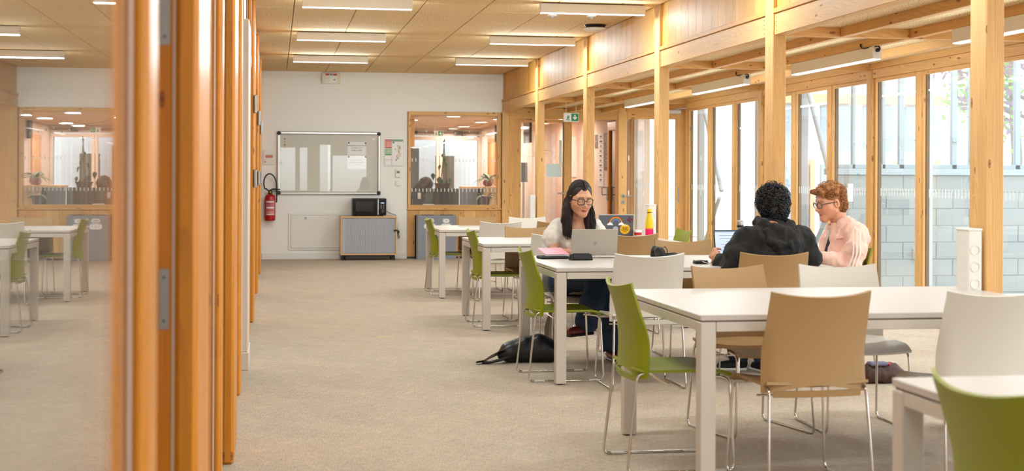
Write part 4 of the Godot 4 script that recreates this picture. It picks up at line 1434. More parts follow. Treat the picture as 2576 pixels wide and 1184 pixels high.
	part(ev, "green_field", bx(Vector3(0.1, 0.09, 0.001)), mat("green_tint", c8(150, 190, 140), 0.6), Vector3(-0.092, 0.01, 0.009))
	part(ev, "green_band", bx(Vector3(0.1, 0.012, 0.001)), M.green_print, Vector3(-0.092, -0.036, 0.0095))
	part(ev, "note_field", bx(Vector3(0.1, 0.06, 0.001)), M.paper, Vector3(-0.092, -0.08, 0.009))
	part(ev, "note_field", bx(Vector3(0.09, 0.075, 0.001)), M.paper, Vector3(-0.092, -0.16, 0.009))
	for k in 4:
		part(ev, "instruction_line", bx(Vector3(0.08, 0.005, 0.0008)), M.paper, Vector3(-0.085, 0.155 - k * 0.021, 0.0098))
		part(ev, "instruction_line", bx(Vector3(0.08, 0.005, 0.0008)), M.paper, Vector3(-0.085, 0.04 - k * 0.018, 0.0098))
	var rr := RandomNumberGenerator.new()
	rr.seed = 4
	var hues := [M.yellow_print, M.green_print, M.red_print, M.grey_board, M.board_felt, M.orange_print]
	for k in 26:
		var y := 0.11 - k * 0.0095
		var w := 0.07 if k < 18 else 0.09
		part(ev, "plan_room", bx(Vector3(rr.randf_range(0.006, 0.02), rr.randf_range(0.006, 0.016), 0.0008)), hues[rr.randi() % 6], Vector3(0.07 + rr.randf_range(-0.5, 0.5) * w, y, 0.0098))
	part(ev, "plan_spine", bx(Vector3(0.02, 0.22, 0.0006)), mat("plan_spine", c8(226, 218, 170), 0.6), Vector3(0.07, 0.01, 0.0096))
	part(ev, "compass", prism_mesh(ellipse(0.013, 0.013, 14), 0, 0.001), M.blue_magnet, Vector3(-0.01, 0.155, 0.009))
	part(ev, "marker", prism_mesh(ellipse(0.008, 0.008, 12), 0, 0.001), M.blue_magnet, Vector3(0.018, 0.05, 0.0097))

	var th := thing("thermostat", v3(1.915, 1.335, 22.185), "white wall thermostat with grey display below the evacuation plan", "thermostat")
	part(th, "case", bx(Vector3(0.088, 0.122, 0.03), 0.008), M.white_paint)
	part(th, "display", bx(Vector3(0.046, 0.03, 0.002)), M.desk_grey, Vector3(0, 0.022, 0.0155))
	part(th, "button", bx(Vector3(0.06, 0.03, 0.002), 0.001), M.paper, Vector3(0, -0.03, 0.0155))
	var sw := thing("light_switch", v3(1.915, 1.18, 22.19), "white light switch below the thermostat", "switch")
	part(sw, "plate", bx(Vector3(0.085, 0.085, 0.016), 0.006), M.white_paint)
	part(sw, "rocker", bx(Vector3(0.045, 0.045, 0.006), 0.003), M.paper, Vector3(0.005, 0, 0.0095))

	var ha := thing("wall_hatch", v3(0.72, 0.425, 22.19), "flush white inspection hatch with a round lock, left of the cabinet", "hatch")
	part(ha, "frame", bx(Vector3(1.0, 0.57, 0.012), 0.003), M.white_paint)
	part(ha, "panel", bx(Vector3(0.93, 0.505, 0.008), 0.003), M.white_paint, Vector3(0.005, 0, 0.0075))
	for q in [[0, 0.256, 0.94, 0.004], [0, -0.256, 0.94, 0.004], [-0.467, 0, 0.004, 0.512], [0.475, 0, 0.004, 0.512]]:
		part(ha, "joint", bx(Vector3(q[2], q[3], 0.002)), M.grey_slat, Vector3(q[0], q[1], 0.0062))
	var lk := MB.new()
	lk.xf = Transform3D(Basis(Vector3.RIGHT, PI / 2), Vector3.ZERO)
	lk.lathe([Vector2(0.02, 0.0), Vector2(0.02, 0.004), Vector2(0.015, 0.004), Vector2(0.012, 0.002), Vector2(0, 0.002)], 16)
	part(ha, "lock", lk.mesh(), M.grey_slat, Vector3(-0.24, 0.21, 0.012))

	# tambour cabinet on castors
	var cb := thing("tambour_cabinet", v3(1.435, 0, 21.96), "low beech cabinet with grey roller shutter on castors", "cabinet")
	var w := 0.86
	part(cb, "top", bx(Vector3(w, 0.022, 0.42), 0.003, 0), M.beech, Vector3(0, 0.664, 0))
	part(cb, "bottom", bx(Vector3(w, 0.022, 0.42), 0.003, 0), M.beech, Vector3(0, 0.094, 0))
	part(cb, "plinth", bx(Vector3(w - 0.06, 0.022, 0.36), 0.003), M.black_plastic, Vector3(0, 0.072, 0))
	for s in [-1, 1]:
		part(cb, "side", bx(Vector3(0.02, 0.548, 0.42), 0.003, 1), M.beech, Vector3(s * (w / 2 - 0.01), 0.379, 0))
	part(cb, "back", bx(Vector3(w - 0.04, 0.548, 0.012)), M.beech, Vector3(0, 0.379, -0.2))
	var sh := part(cb, "shutter", bx(Vector3(w - 0.05, 0.545, 0.008)), M.grey_board, Vector3(0, 0.379, 0.18))
	var slm := bx(Vector3(0.021, 0.543, 0.01), 0.004)
	for k in 33:
		part(sh, "slat", slm, M.grey_slat, Vector3(-0.345 + k * 0.0232, 0, 0.006))
	part(sh, "end_strip", bx(Vector3(0.05, 0.543, 0.014), 0.003), M.grey_slat, Vector3(-0.382, 0, 0.006))
	part(cb, "lock", bx(Vector3(0.05, 0.025, 0.03), 0.004), M.black_plastic, Vector3(0.405, 0.46, 0.205))
	for s in [-0.375, 0.375]:
		for q in [-0.15, 0.15]:
			var cs := part(cb, "castor", bx(Vector3(0.03, 0.028, 0.05), 0.006), M.black_plastic, Vector3(s, 0.066, q))
			for e in [-0.018, 0.018]:
				var wh := MB.new()
				wh.xf = Transform3D(Basis(Vector3.BACK, PI / 2), Vector3(e, -0.034, 0.012))
				wh.lathe([Vector2(0, -0.009), Vector2(0.026, -0.009), Vector2(0.031, -0.004), Vector2(0.031, 0.004), Vector2(0.026, 0.009), Vector2(0, 0.009)], 18)
				part(cs, "wheel", wh.mesh(), M.black_plastic)
	# microwave
	var mw := thing("microwave", v3(1.445, 0.675, 21.97), "black microwave oven with a silver handle on top of the cabinet", "microwave")
	for s in [-1, 1]:
		for q in [-1, 1]:
			part(mw, "foot", bx(Vector3(0.03, 0.014, 0.03), 0.004), M.black_plastic, Vector3(s * 0.2, 0.007, q * 0.12))
	part(mw, "case", bx(Vector3(0.52, 0.26, 0.34), 0.008), mat("oven_case", c8(70, 68, 66), 0.35), Vector3(0, 0.145, -0.01))
	part(mw, "door", bx(Vector3(0.385, 0.252, 0.018), 0.004), M.black_gloss, Vector3(-0.066, 0.145, 0.168))
	part(mw, "door_window", bx(Vector3(0.27, 0.15, 0.002)), mat("oven_window", c8(40, 36, 32), 0.12), Vector3(-0.075, 0.15, 0.178))
	part(mw, "handle", bx(Vector3(0.024, 0.25, 0.022), 0.008), M.steel, Vector3(0.128, 0.145, 0.186))
	var cpn := part(mw, "control_panel", bx(Vector3(0.11, 0.252, 0.018), 0.004), M.black_gloss, Vector3(0.198, 0.145, 0.168))
	part(cpn, "clock_display", bx(Vector3(0.05, 0.012, 0.001)), glow("clock_blue", Color(0.7, 0.85, 1.0), 1.2), Vector3(0.0, 0.06, 0.0096))
	for k in 8:
		part(cpn, "key", bx(Vector3(0.016, 0.006, 0.001)), M.grey_slat, Vector3(-0.018 + (k % 2) * 0.036, 0.03 - (k / 2) * 0.018, 0.0096))
	var kn := MB.new()
	kn.xf = Transform3D(Basis(Vector3.RIGHT, PI / 2), Vector3.ZERO)
	kn.lathe([Vector2(0.03, 0.0), Vector2(0.028, 0.018), Vector2(0.022, 0.02), Vector2(0, 0.02)], 20)
	part(cpn, "dial", kn.mesh(), M.dark_frame, Vector3(0.005, -0.065, 0.009))
	part(mw, "power_cord", tube_mesh([Vector3(0.25, 0.09, -0.1), Vector3(0.3, 0.06, -0.12), Vector3(0.36, 0.03, -0.14), Vector3(0.43, 0.012, -0.16), Vector3(0.445, -0.1, -0.2), Vector3(0.455, -0.2, -0.2), Vector3(0.475, -0.28, -0.2), Vector3(0.5, -0.34, -0.2), Vector3(0.485, -0.36, -0.2), Vector3(0.465, -0.3, -0.2), Vector3(0.48, -0.26, -0.2)], 0.005, 6), M.black_plastic)
	part(mw, "plug", bx(Vector3(0.035, 0.05, 0.03), 0.008), M.black_plastic, Vector3(0.475, -0.255, -0.205))

	# alarm box under the ceiling
	var al := thing("alarm_box", v3(0.865, 2.805, 22.17), "cream emergency alarm box with red arrows under the ceiling", "alarm")
	part(al, "case", bx(Vector3(0.29, 0.165, 0.06), 0.008), mat("cream_plastic", c8(232, 222, 202), 0.5))
	for s in [-1, 1]:
		part(al, "red_arrow", prism_mesh(PackedVector2Array([Vector2(-0.03 * s, -0.012), Vector2(0.02 * s, -0.012), Vector2(0.034 * s, 0), Vector2(0.02 * s, 0.012), Vector2(-0.03 * s, 0.012)]), 0, 0.003), M.red_print, Vector3(s * 0.06, 0.06, 0.03))
	part(al, "name_plate", bx(Vector3(0.04, 0.016, 0.003)), M.blue_magnet, Vector3(0, 0.06, 0.031))
	part(al, "speaker_field", bx(Vector3(0.18, 0.11, 0.004), 0.002), M.paper, Vector3(0.0, -0.02, 0.031))
	for k in 7:
		part(al, "speaker_slot", bx(Vector3(0.06, 0.004, 0.002)), M.board_felt, Vector3(-0.05, 0.02 - k * 0.012, 0.034))
	part(al, "button", bx(Vector3(0.03, 0.02, 0.003)), M.grey_board, Vector3(0.05, -0.02, 0.034))

	# grey bin cabinet for sorted waste
	var bn := thing("recycling_cabinet", v3(2.495, 0, 22.06), "grey waste-sorting cabinet with white sorting labels", "cabinet")
	part(bn, "body", bx(Vector3(0.63, 0.685, 0.2), 0.004), M.grey_board, Vector3(0, 0.3425, 0))
	part(bn, "side", bx(Vector3(0.03, 0.69, 0.21), 0.003), mat("grey_edge", c8(116, 114, 116), 0.6), Vector3(-0.3, 0.345, -0.002))
	for s in [[-0.13, 0.2], [0.17, 0.2]]:
		part(bn, "slot", bx(Vector3(s[1], 0.008, 0.08), 0.002), M.black_plastic, Vector3(s[0], 0.688, 0))
	for q in [[-0.1, "Autres", "déchets", 0.13, 0.075], [0.155, "Tri", "", 0.11, 0.07]]:
		var lb2 := part(bn, "sorting_label", prism_mesh(pill(q[3], q[4], q[4] * 0.49), 0, 0.002), M.paper, Vector3(q[0], 0.6, 0.1))
		part(lb2, "outline", tube_mesh(outline(pill(q[3] - 0.012, q[4] - 0.012, q[4] * 0.42), 0.0025), 0.0012, 4, true), M.grey_ink)
		words(lb2, q[1], 0.026, M.ink, Vector3(0, 0.012 if q[2] else 0.0, 0.002), true)
		if q[2]:
			words(lb2, q[2], 0.026, M.ink, Vector3(0, -0.014, 0.002), true)
		var lb3 := part(bn, "picture_label", prism_mesh(pill(q[3] + 0.06, 0.085, 0.04), 0, 0.002), M.paper, Vector3(q[0], 0.515, 0.1))
		part(lb3, "outline", tube_mesh(outline(pill(q[3] + 0.048, 0.073, 0.034), 0.0025), 0.0012, 4, true), M.grey_ink)
		for k in 3:
			part(lb3, "pictogram", tube_mesh(outline(ellipse(0.013, 0.018 - 0.004 * k, 9), 0.0025), 0.0014, 4, true), M.ink, Vector3((k - 1) * 0.048, 0, 0))

	# ceiling fittings
	var ap := thing("access_point", v3(3.36, 2.91, 14.7), "white disc-shaped wireless access point on a black ceiling mount", "access point")
	part(ap, "mount", lathe_mesh([Vector2(0.0, -0.03), Vector2(0.1, -0.03), Vector2(0.12, 0.0)], 24), M.black_plastic)
	part(ap, "disc", lathe_mesh([Vector2(0, -0.075), Vector2(0.07, -0.07), Vector2(0.12, -0.052), Vector2(0.128, -0.042), Vector2(0.115, -0.032), Vector2(0, -0.03)], 28), M.white_paint)
	for k in 2:
		var sm := thing("smoke_detector", v3([2.72, 3.12][k], 2.91, 13.82), "small white ceiling smoke detector, %s of the pair beside the light" % ["inner", "outer"][k], "detector", "smoke detectors")
		part(sm, "base", lathe_mesh([Vector2(0.0, -0.018), Vector2(0.046, -0.018), Vector2(0.05, 0.0)], 20), M.white_paint)
		part(sm, "sensor", lathe_mesh([Vector2(0.0, -0.04), Vector2(0.016, -0.036), Vector2(0.026, -0.018)], 16), M.grey_slat)


func outline(poly: PackedVector2Array, z: float) -> Array:
	var a := []
	for p in poly:
		a.append(Vector3(p.x, p.y, z))
	return a


# ------------------------------------------------------------------ tables and chairs

func make_table(at: Vector3, label: String) -> Node3D:
	var t := thing("table", at, label, "table", "white reading tables")
	var L := 1.81
	var W := 1.35
	var top := bx(Vector3(L, 0.024, W), 0.003)
	part(t, "tabletop", top, M.table_white, Vector3(0, 0.715, 0))
	part(t, "groove", bx(Vector3(L - 0.016, 0.006, W - 0.016)), M.brown_sign, Vector3(0, 0.7, 0))
	for s in [-1, 1]:
		part(t, "apron", bx(Vector3(L - 0.14, 0.04, 0.03), 0.002), M.table_frame, Vector3(0, 0.677, s * (W / 2 - 0.02)))
		part(t, "apron", bx(Vector3(0.03, 0.04, W - 0.14), 0.002), M.table_frame, Vector3(s * (L / 2 - 0.018), 0.677, 0))
		for q in [-1, 1]:
			var lg := part(t, "leg", bx(Vector3(0.066, 0.69, 0.066), 0.004), M.table_frame, Vector3(s * (L / 2 - 0.034), 0.352, q * (W / 2 - 0.034)))
			part(lg, "foot", bx(Vector3(0.03, 0.008, 0.03)), M.black_plastic, Vector3(0, -0.348, 0))
	return t


var chair_parts := {}


func chair_meshes() -> void:
	# backrest: curved shell with folded edges, arched opening low down between it and the seat
	var back := MB.new()
	var bf := func(u: float, w: float) -> Vector3:
		var x := (u - 0.5) * 2.0
		var arch := 0.05 * (1.0 - x * x) if absf(x) < 0.86 else 0.0
		arch = maxf(0.0, 0.03 * (1.0 - pow(absf(x) / 0.86, 1.6))) if absf(x) < 0.86 else 0.0
		var y := lerpf(0.412 + arch, 0.808 + 0.023 * pow(absf(x), 2.2), w)
		var h := clampf((y - 0.42) / 0.4, 0.0, 1.0)
		var half := lerpf(0.229, 0.217, h)
		var lean := 0.02 + 0.065 * h * h - 0.012 * sin(PI * h)
		var cup := lerpf(0.028, 0.044, h) * x * x
		var fold := 0.022 * smoothstep(0.84, 1.0, absf(x)) * (1.0 - smoothstep(0.35, 0.75, h))
		return Vector3(x * half, y, 0.2 + lean - cup - fold)
	back.sheet(bf, 22, 14, 0.011)
	chair_parts.back = back.mesh()
	var seat := MB.new()
	var sf := func(u: float, w: float) -> Vector3:
		var x := (u - 0.5) * 2.0
		var z := lerpf(0.215, -0.235, w)
		var y := 0.438 - 0.016 * (1.0 - x * x) * sin(PI * clampf(w * 0.9, 0, 1)) - 0.03 * pow(maxf(0.0, w - 0.78) / 0.22, 2.0) + 0.006 * x * x
		if w < 0.08:
			y += 0.012 * (1.0 - w / 0.08)
		var half := lerpf(0.222, 0.213, w)
		return Vector3(x * half, y, z)
	seat.sheet(sf, 14, 16, 0.012)
	chair_parts.seat = seat.mesh()
	var lip := MB.new()
	lip.sheet(func(u: float, w: float) -> Vector3:
		var x := (u - 0.5) * 2.0
		return Vector3(x * 0.19, 0.396 + w * 0.026, 0.222 + 0.004 * w - 0.02 * x * x), 14, 2, 0.01)
	chair_parts.lip = lip.mesh()
	for s in [-1, 1]:
		var x: float = s * 0.212
		var side := MB.new()
		side.tube(rounded([Vector3(x, 0.436, 0.18), Vector3(x, 0.425, 0.213), Vector3(x * 1.08, 0.006, 0.26), Vector3(x * 1.08, 0.006, -0.225), Vector3(x * 0.98, 0.41, -0.205), Vector3(x * 0.9, 0.42, -0.1)], 0.035, 4), 0.0066, 8)
		chair_parts["side%d" % s] = side.mesh()
	var bar := MB.new()
	bar.tube([Vector3(-0.207, 0.405, -0.19), Vector3(0.207, 0.405, -0.19)], 0.0058, 8)
	chair_parts.bar = bar.mesh()
	var bar2 := MB.new()
	bar2.tube(rounded([Vector3(-0.205, 0.385, 0.06), Vector3(0.0, 0.38, 0.06), Vector3(0.205, 0.385, 0.06)], 0.03), 0.0052, 8)
	chair_parts.bar2 = bar2.mesh()
	var glide := MB.new()
	glide.tube([Vector3(0, 0, -0.03), Vector3(0, 0, 0.03)], 0.0072, 8)
	chair_parts.glide = glide.mesh()


func make_chair(colour: String, x: float, d: float, turn: float, label: String) -> Node3D:
	if chair_parts.is_empty():
		chair_meshes()
	var c := thing("stacking_chair", v3(x, 0, d), label, "chair", "%s plastic stacking chairs" % colour)
	c.rotation.y = turn
	var m: Material = M[colour + "_shell"]
	part(c, "backrest", chair_parts.back, m)
	part(c, "seat", chair_parts.seat, m)
	part(c, "seat_lip", chair_parts.lip, m)
	part(c, "side_frame", chair_parts["side-1"], M.chrome)
	part(c, "side_frame", chair_parts["side1"], M.chrome)
	part(c, "cross_bar", chair_parts.bar, M.chrome)
	part(c, "cross_bar", chair_parts.bar2, M.chrome)
	for s in [-1, 1]:
		for q in [-0.16, 0.19]:
			part(c, "glide", chair_parts.glide, M.clear_plastic, Vector3(s * 0.229, 0.0072, q))
	return c


const TABLE_NEAR := [2.42, 5.59, 8.6, 11.72, 14.9]


func build_furniture() -> void:
	mat("clear_plastic", c8(216, 212, 205), 0.3)
	var tl := ["white table nearest the camera at the lower right corner", "white table in front of the two young men, first fully visible", "white table where the woman and two young men sit", "white table behind the seated woman", "white table farthest away, beside the grey waste cabinet"]
	for k in 5:
		make_table(v3(1.725 + 0.905, 0, TABLE_NEAR[k] + 0.675), tl[k])
	var R := -PI / 2
	var list := [
		["green", 1.82, 3.0, R, "green chair at the left end of the nearest table, cut by the frame"],
		["tan", 2.19, 5.72, 0.04, "tan chair seen from behind at the near side of the front table"],
		["white", 2.94, 5.68, 0.02, "white chair seen from behind beside the tan one, right of front table"],
		["tan", 2.41, 6.93, PI + 0.22, "tan chair facing the camera at the far side of the front table"],
		["white", 2.98, 6.97, PI - 0.03, "white chair facing the camera at the far side of the front table"],
		["green", 1.775, 6.2, R, "green chair at the left end of the front table"],
		["white", 2.25, 8.58, 0.0, "white chair with its back to the camera before the headphones"],
		["tan", 3.08, 8.64, -0.06, "tan chair under the young man in the black hoodie"],
		["white", 2.16, 10.02, PI, "white chair under the woman, draped with a grey cloth"],
		["tan", 3.0, 9.93, PI, "tan chair facing the camera across the table from the hoodie"],
		["green", 1.84, 8.98, R, "green chair at the left end of the woman's table"],
		["green", 3.73, 9.2, -R, "green chair under the curly-haired young man in pink"],
		["white", 2.28, 11.54, 0.0, "white chair with its back to the camera just behind the woman"],
		["tan", 2.9, 11.54, 0.0, "tan chair with its back to the camera left of the open laptop's table bottle"],
		["tan", 2.34, 12.78, PI, "tan chair facing the camera behind the table left of the woman"],
		["green", 1.94, 12.25, R, "green chair at the left end of the table behind the woman"],
		["green", 3.38, 12.25, -R, "green chair at the right end of the table behind the woman"],
		["white", 2.32, 14.74, 0.0, "white chair with its back to the camera at the farthest table"],
		["tan", 2.91, 14.8, 0.08, "tan chair with its back to the camera at the farthest table"],
		["tan", 2.32, 16.0, PI, "tan chair facing the camera at the farthest table"],
		["white", 2.9, 15.95, PI, "white chair facing the camera at the farthest table"],
		["green", 1.93, 15.6, R, "green chair at the left end of the farthest table"],
	]
	for q in list:
		make_chair(q[0], q[1], q[2], q[3], q[4])
	# socket columns standing against posts
	for q in [[6.75, "tall white socket column against the nearest visible post"], [12.93, "white socket column against the post behind the coloured bottle"], [19.14, "white socket column against the farthest post"]]:
		var o := thing("socket_column", v3(3.49, 0, q[0] - 0.03), q[1], "socket column", "white socket columns")
		part(o, "casing", bx(Vector3(0.075, 1.03, 0.13), 0.006), M.white_paint, Vector3(0, 0.515, 0))
		part(o, "cap", bx(Vector3(0.079, 0.012, 0.134), 0.003), M.white_paint, Vector3(0, 1.033, 0))
		for k in 4:
			var so := MB.new()
			so.xf = Transform3D(Basis(Vector3.RIGHT, PI / 2), Vector3.ZERO)
			so.lathe([Vector2(0.027, -0.004), Vector2(0.027, 0.003), Vector2(0.022, 0.003), Vector2(0.02, -0.008), Vector2(0, -0.008)], 18)
			var s2 := part(o, "socket", so.mesh(), M.white_pot, Vector3(0, 0.93 - k * 0.085, 0.066))
			for e in [-0.009, 0.009]:
				part(s2, "hole", bx(Vector3(0.005, 0.005, 0.001)), M.black_plastic, Vector3(e, 0, -0.006))
		part(o, "label_plate", bx(Vector3(0.03, 0.016, 0.001)), M.grey_slat, Vector3(0, 0.565, 0.066))


# ------------------------------------------------------------------ things on tables and floor

func build_props() -> void:
	var T := 0.7275
	# the woman's silver laptop, lid towards the camera
	var lp := thing("silver_laptop", v3(2.2, T, 9.64), "open silver laptop on the table before the woman", "laptop")
	lp.rotation.y = -0.05
	part(lp, "base", bx(Vector3(0.315, 0.014, 0.215), 0.004), M.aluminium, Vector3(0, 0.008, -0.108))
	part(lp, "keyboard", bx(Vector3(0.27, 0.002, 0.1)), M.black_plastic, Vector3(0, 0.016, -0.1))
	mat("silver_lid", c8(186, 178, 166), 0.42, 0.3)
	var lid := part(lp, "lid", bx(Vector3(0.325, 0.194, 0.006), 0.003), M.silver_lid, Vector3(0, 0.108, 0.026))
	lid.rotation.x = 0.26
	part(lid, "screen", bx(Vector3(0.3, 0.19, 0.001)), M.black_gloss, Vector3(0, 0, -0.0036))
	var lg := MB.new()
	for q in [[-0.016, -0.008, 0.0, 0.011], [-0.006, -0.008, 0.004, 0.009], [0.0, -0.018, 0.008, 0.009], [0.012, -0.008, 0.018, 0.009]]:
		var a := Vector2(q[0], q[1])
		var e := Vector2(q[2] + 0.002, q[3])
		lg.prism(PackedVector2Array([a, a + Vector2(0.002, 0), e + Vector2(0.002, 0), e]), 0, 0.0008)
	part(lid, "logo", lg.mesh(), mat("logo_grey", c8(96, 88, 80), 0.3), Vector3(0, -0.004, 0.003))

	# exercise book on a folder, glasses case
	var fo := solo("black_folder", bx(Vector3(0.2, 0.018, 0.15), 0.008), M.black_cloth, v3(1.9, T + 0.009, 9.6), "black zip folder at the left end of the woman's table", "folder")
	fo.rotation.y = 0.1
	var nbk := thing("pink_notebook", v3(1.92, T + 0.034, 9.68), "pink-covered notebook lying on the black folder", "notebook")
	nbk.rotation = Vector3(0.22, 0.18, 0.0)
	part(nbk, "pages", bx(Vector3(0.17, 0.011, 0.16), 0.001), M.paper, Vector3(0, 0.0065, 0))
	part(nbk, "cover", bx(Vector3(0.176, 0.002, 0.166), 0.0008), mat("pink_cover", c8(240, 158, 172), 0.5), Vector3(0, 0.013, 0))
	part(nbk, "cover", bx(Vector3(0.176, 0.0012, 0.166)), M.pink_cover, Vector3(0, 0.0006, 0))
	var gc := thing("glasses_case", v3(2.055, T, 9.4), "black folding triangular glasses case in front of the laptop", "case")
	gc.rotation.y = 0.12
	var gm := MB.new()
	gm.xf = Transform3D(Basis(Vector3.UP, PI / 2), Vector3(-0.075, 0, 0))
	gm.prism(PackedVector2Array([Vector2(-0.032, 0.0005), Vector2(0.032, 0.0005), Vector2(0.034, 0.006), Vector2(0.006, 0.04), Vector2(-0.006, 0.04), Vector2(-0.034, 0.006)]), 0, 0.15)
	part(gc, "body", gm.mesh(), M.black_cloth)
	var fl := part(gc, "flap", bx(Vector3(0.12, 0.003, 0.05), 0.001), M.black_cloth, Vector3(0.0, 0.027, 0.021))
	fl.rotation.x = 0.88
	# phone with a white cable, headphones
	var ph := thing("phone_and_power_bank", v3(2.755, T, 8.93), "dark phone lying on a power bank with a white cable", "phone")
	part(ph, "power_bank", bx(Vector3(0.09, 0.014, 0.07), 0.004), M.black_plastic, Vector3(0, 0.007, 0))
	part(ph, "phone", bx(Vector3(0.085, 0.009, 0.062), 0.003), M.black_gloss, Vector3(-0.004, 0.019, 0.004))
	part(ph, "phone_edge", bx(Vector3(0.082, 0.005, 0.002), 0.0005), M.steel, Vector3(-0.004, 0.019, 0.035))
	part(ph, "cable", tube_mesh([Vector3(0.0, 0.016, 0.036), Vector3(0.03, 0.006, 0.05), Vector3(0.07, 0.003, 0.06), Vector3(0.14, 0.003, 0.12), Vector3(0.18, 0.003, 0.2)], 0.0025, 6), M.paper)
	var hd := thing("headphones", v3(2.62, T, 9.5), "black over-ear headphones lying on the table behind the white chair", "headphones")
	var band := []
	for k in 15:
		var an := PI * k / 14.0
		band.append(Vector3(0.025 + sin(an) * 0.105, 0.018 + sin(an) * 0.012, -cos(an) * 0.075))
	part(hd, "headband", tube_mesh(band, 0.012, 8), M.black_cloth)
	for s in [-1, 1]:
		var cu := MB.new()
		cu.xf = Transform3D(Basis(Vector3.BACK, PI / 2 + 0.2 * s), Vector3(0.0, 0.045, s * 0.075)) * Transform3D(Basis(Vector3.RIGHT, 0.3 * s), Vector3.ZERO)
		cu.lathe([Vector2(0, -0.024), Vector2(0.03, -0.024), Vector2(0.042, -0.01), Vector2(0.042, 0.0), Vector2(0.046, 0.006), Vector2(0.046, 0.018), Vector2(0.03, 0.026), Vector2(0, 0.022)], 20)
		part(hd, "ear_cup", cu.mesh(), M.black_plastic)
	part(hd, "wire", tube_mesh([Vector3(0.02, 0.07, 0.04), Vector3(0.045, 0.085, 0.03), Vector3(0.065, 0.06, 0.02), Vector3(0.07, 0.03, 0.0)], 0.003, 5), M.black_plastic)

	# the young man's laptop, its screen towards the camera
	var l2 := thing("dark_laptop", v3(3.1, T, 9.22), "open laptop with a lit document screen before the hoodie", "laptop")
	l2.rotation.y = 0.06
	part(l2, "base", bx(Vector3(0.31, 0.014, 0.215), 0.004), M.dark_frame, Vector3(0, 0.008, 0.11))
	var s2 := part(l2, "lid", bx(Vector3(0.31, 0.2, 0.006), 0.003), M.black_plastic, Vector3(0, 0.11, -0.02))
	s2.rotation.x = -0.2
	part(s2, "screen", bx(Vector3(0.298, 0.186, 0.001)), glow("screen_glow", c8(196, 214, 236), 0.7), Vector3(0, 0.001, 0.0036))
	part(s2, "title_bar", bx(Vector3(0.298, 0.01, 0.0006)), glow("screen_bar", c8(120, 140, 170), 0.5), Vector3(0, 0.089, 0.0042))
	for k in 7:
		part(s2, "text_line", bx(Vector3([0.2, 0.24, 0.1, 0.22, 0.16, 0.23, 0.12][k], 0.0022, 0.0006)), M.grey_ink if k != 4 else M.blue_magnet, Vector3(-0.02 + 0.02 * (k % 2), 0.06 - k * 0.02, 0.0042))
	var mbt := thing("steel_flask", v3(3.2, T, 9.45), "brushed steel flask with a black ring behind the dark laptop", "bottle")
	part(mbt, "body", lathe_mesh([Vector2(0, 0.0), Vector2(0.034, 0.0), Vector2(0.036, 0.005), Vector2(0.036, 0.15), Vector2(0.031, 0.18), Vector2(0.021, 0.215), Vector2(0.02, 0.22), Vector2(0, 0.22)], 24), M.steel)
	part(mbt, "ring", lathe_mesh([Vector2(0.0225, 0.218), Vector2(0.0235, 0.22), Vector2(0.0235, 0.232), Vector2(0.0225, 0.234)], 20), M.black_plastic)
	part(mbt, "cap", lathe_mesh([Vector2(0.023, 0.234), Vector2(0.023, 0.258), Vector2(0.019, 0.266), Vector2(0, 0.268)], 20), M.steel)

	# table behind the woman: stickered laptop, bottle, cup
	var l3 := thing("stickered_laptop", v3(3.02, T, 12.36), "grey laptop lid covered with rainbow and round yellow stickers", "laptop")
	part(l3, "base", bx(Vector3(0.33, 0.014, 0.22), 0.004), M.aluminium, Vector3(0, 0.008, -0.11))
	var l3d := part(l3, "lid", bx(Vector3(0.33, 0.222, 0.007), 0.003), M.aluminium, Vector3(0, 0.122, 0.018))
	l3d.rotation.x = 0.16
	part(l3d, "skin", bx(Vector3(0.318, 0.21, 0.001)), mat("slate_skin", c8(88, 90, 98), 0.6), Vector3(-0.002, -0.001, 0.0036))
	var rb := [[M.orange_print, 0.062], [M.yellow_print, 0.053], [M.ink, 0.048], [mat("teal_print", c8(40, 140, 140), 0.6), 0.043], [mat("violet_print", c8(130, 110, 190), 0.6), 0.037]]
	for k in rb.size():
		var ap := PackedVector2Array()
		for i in 13:
			ap.append(Vector2(cos(PI * i / 12.0), sin(PI * i / 12.0)) * rb[k][1])
		for i in 13:
			ap.append(Vector2(cos(PI * (12 - i) / 12.0), sin(PI * (12 - i) / 12.0)) * (rb[k][1] - 0.009 if k != 1 else rb[k][1] - 0.005))
		part(l3d, "rainbow_sticker", prism_mesh(ap, 0, 0.0006), rb[k][0], Vector3(-0.005, 0.03, 0.0041 + 0.00012 * k))
	for s in [-1, 1]:
		part(l3d, "cloud_sticker", prism_mesh(PackedVector2Array([Vector2(-0.03, -0.012), Vector2(0.03, -0.012), Vector2(0.022, 0.0), Vector2(0.008, 0.012), Vector2(0.0, 0.016), Vector2(-0.012, 0.008), Vector2(-0.024, 0.0)]), 0, 0.0006), M.paper, Vector3(-0.005 + s * 0.052, 0.026, 0.005))
	part(l3d, "round_sticker", prism_mesh(ellipse(0.046, 0.046, 28), 0, 0.0006), mat("sun_yellow", c8(246, 186, 14), 0.5), Vector3(0.082, -0.022, 0.0042))
	words(l3d, "CRAZY", 0.021, M.ink, Vector3(0.082, -0.012, 0.0052), true, 0.0006)
	words(l3d, "ELEPHANT", 0.014, M.ink, Vector3(0.082, -0.03, 0.0052), true, 0.0006)
	words(l3d, "DE LA", 0.012, M.ink, Vector3(0.084, -0.045, 0.0052), true, 0.0006)
	for s in [-1, 1]:
		part(l3d, "sticker_eye", prism_mesh(ellipse(0.006, 0.006, 12), 0, 0.0006), M.paper, Vector3(0.082 + s * 0.009, 0.012, 0.0052))
		part(l3d, "sticker_brow", bx(Vector3(0.014, 0.003, 0.0006)), M.ink, Vector3(0.082 + s * 0.01, 0.02, 0.0052)).rotation.z = 0.35 * s
	var cr := MB.new()
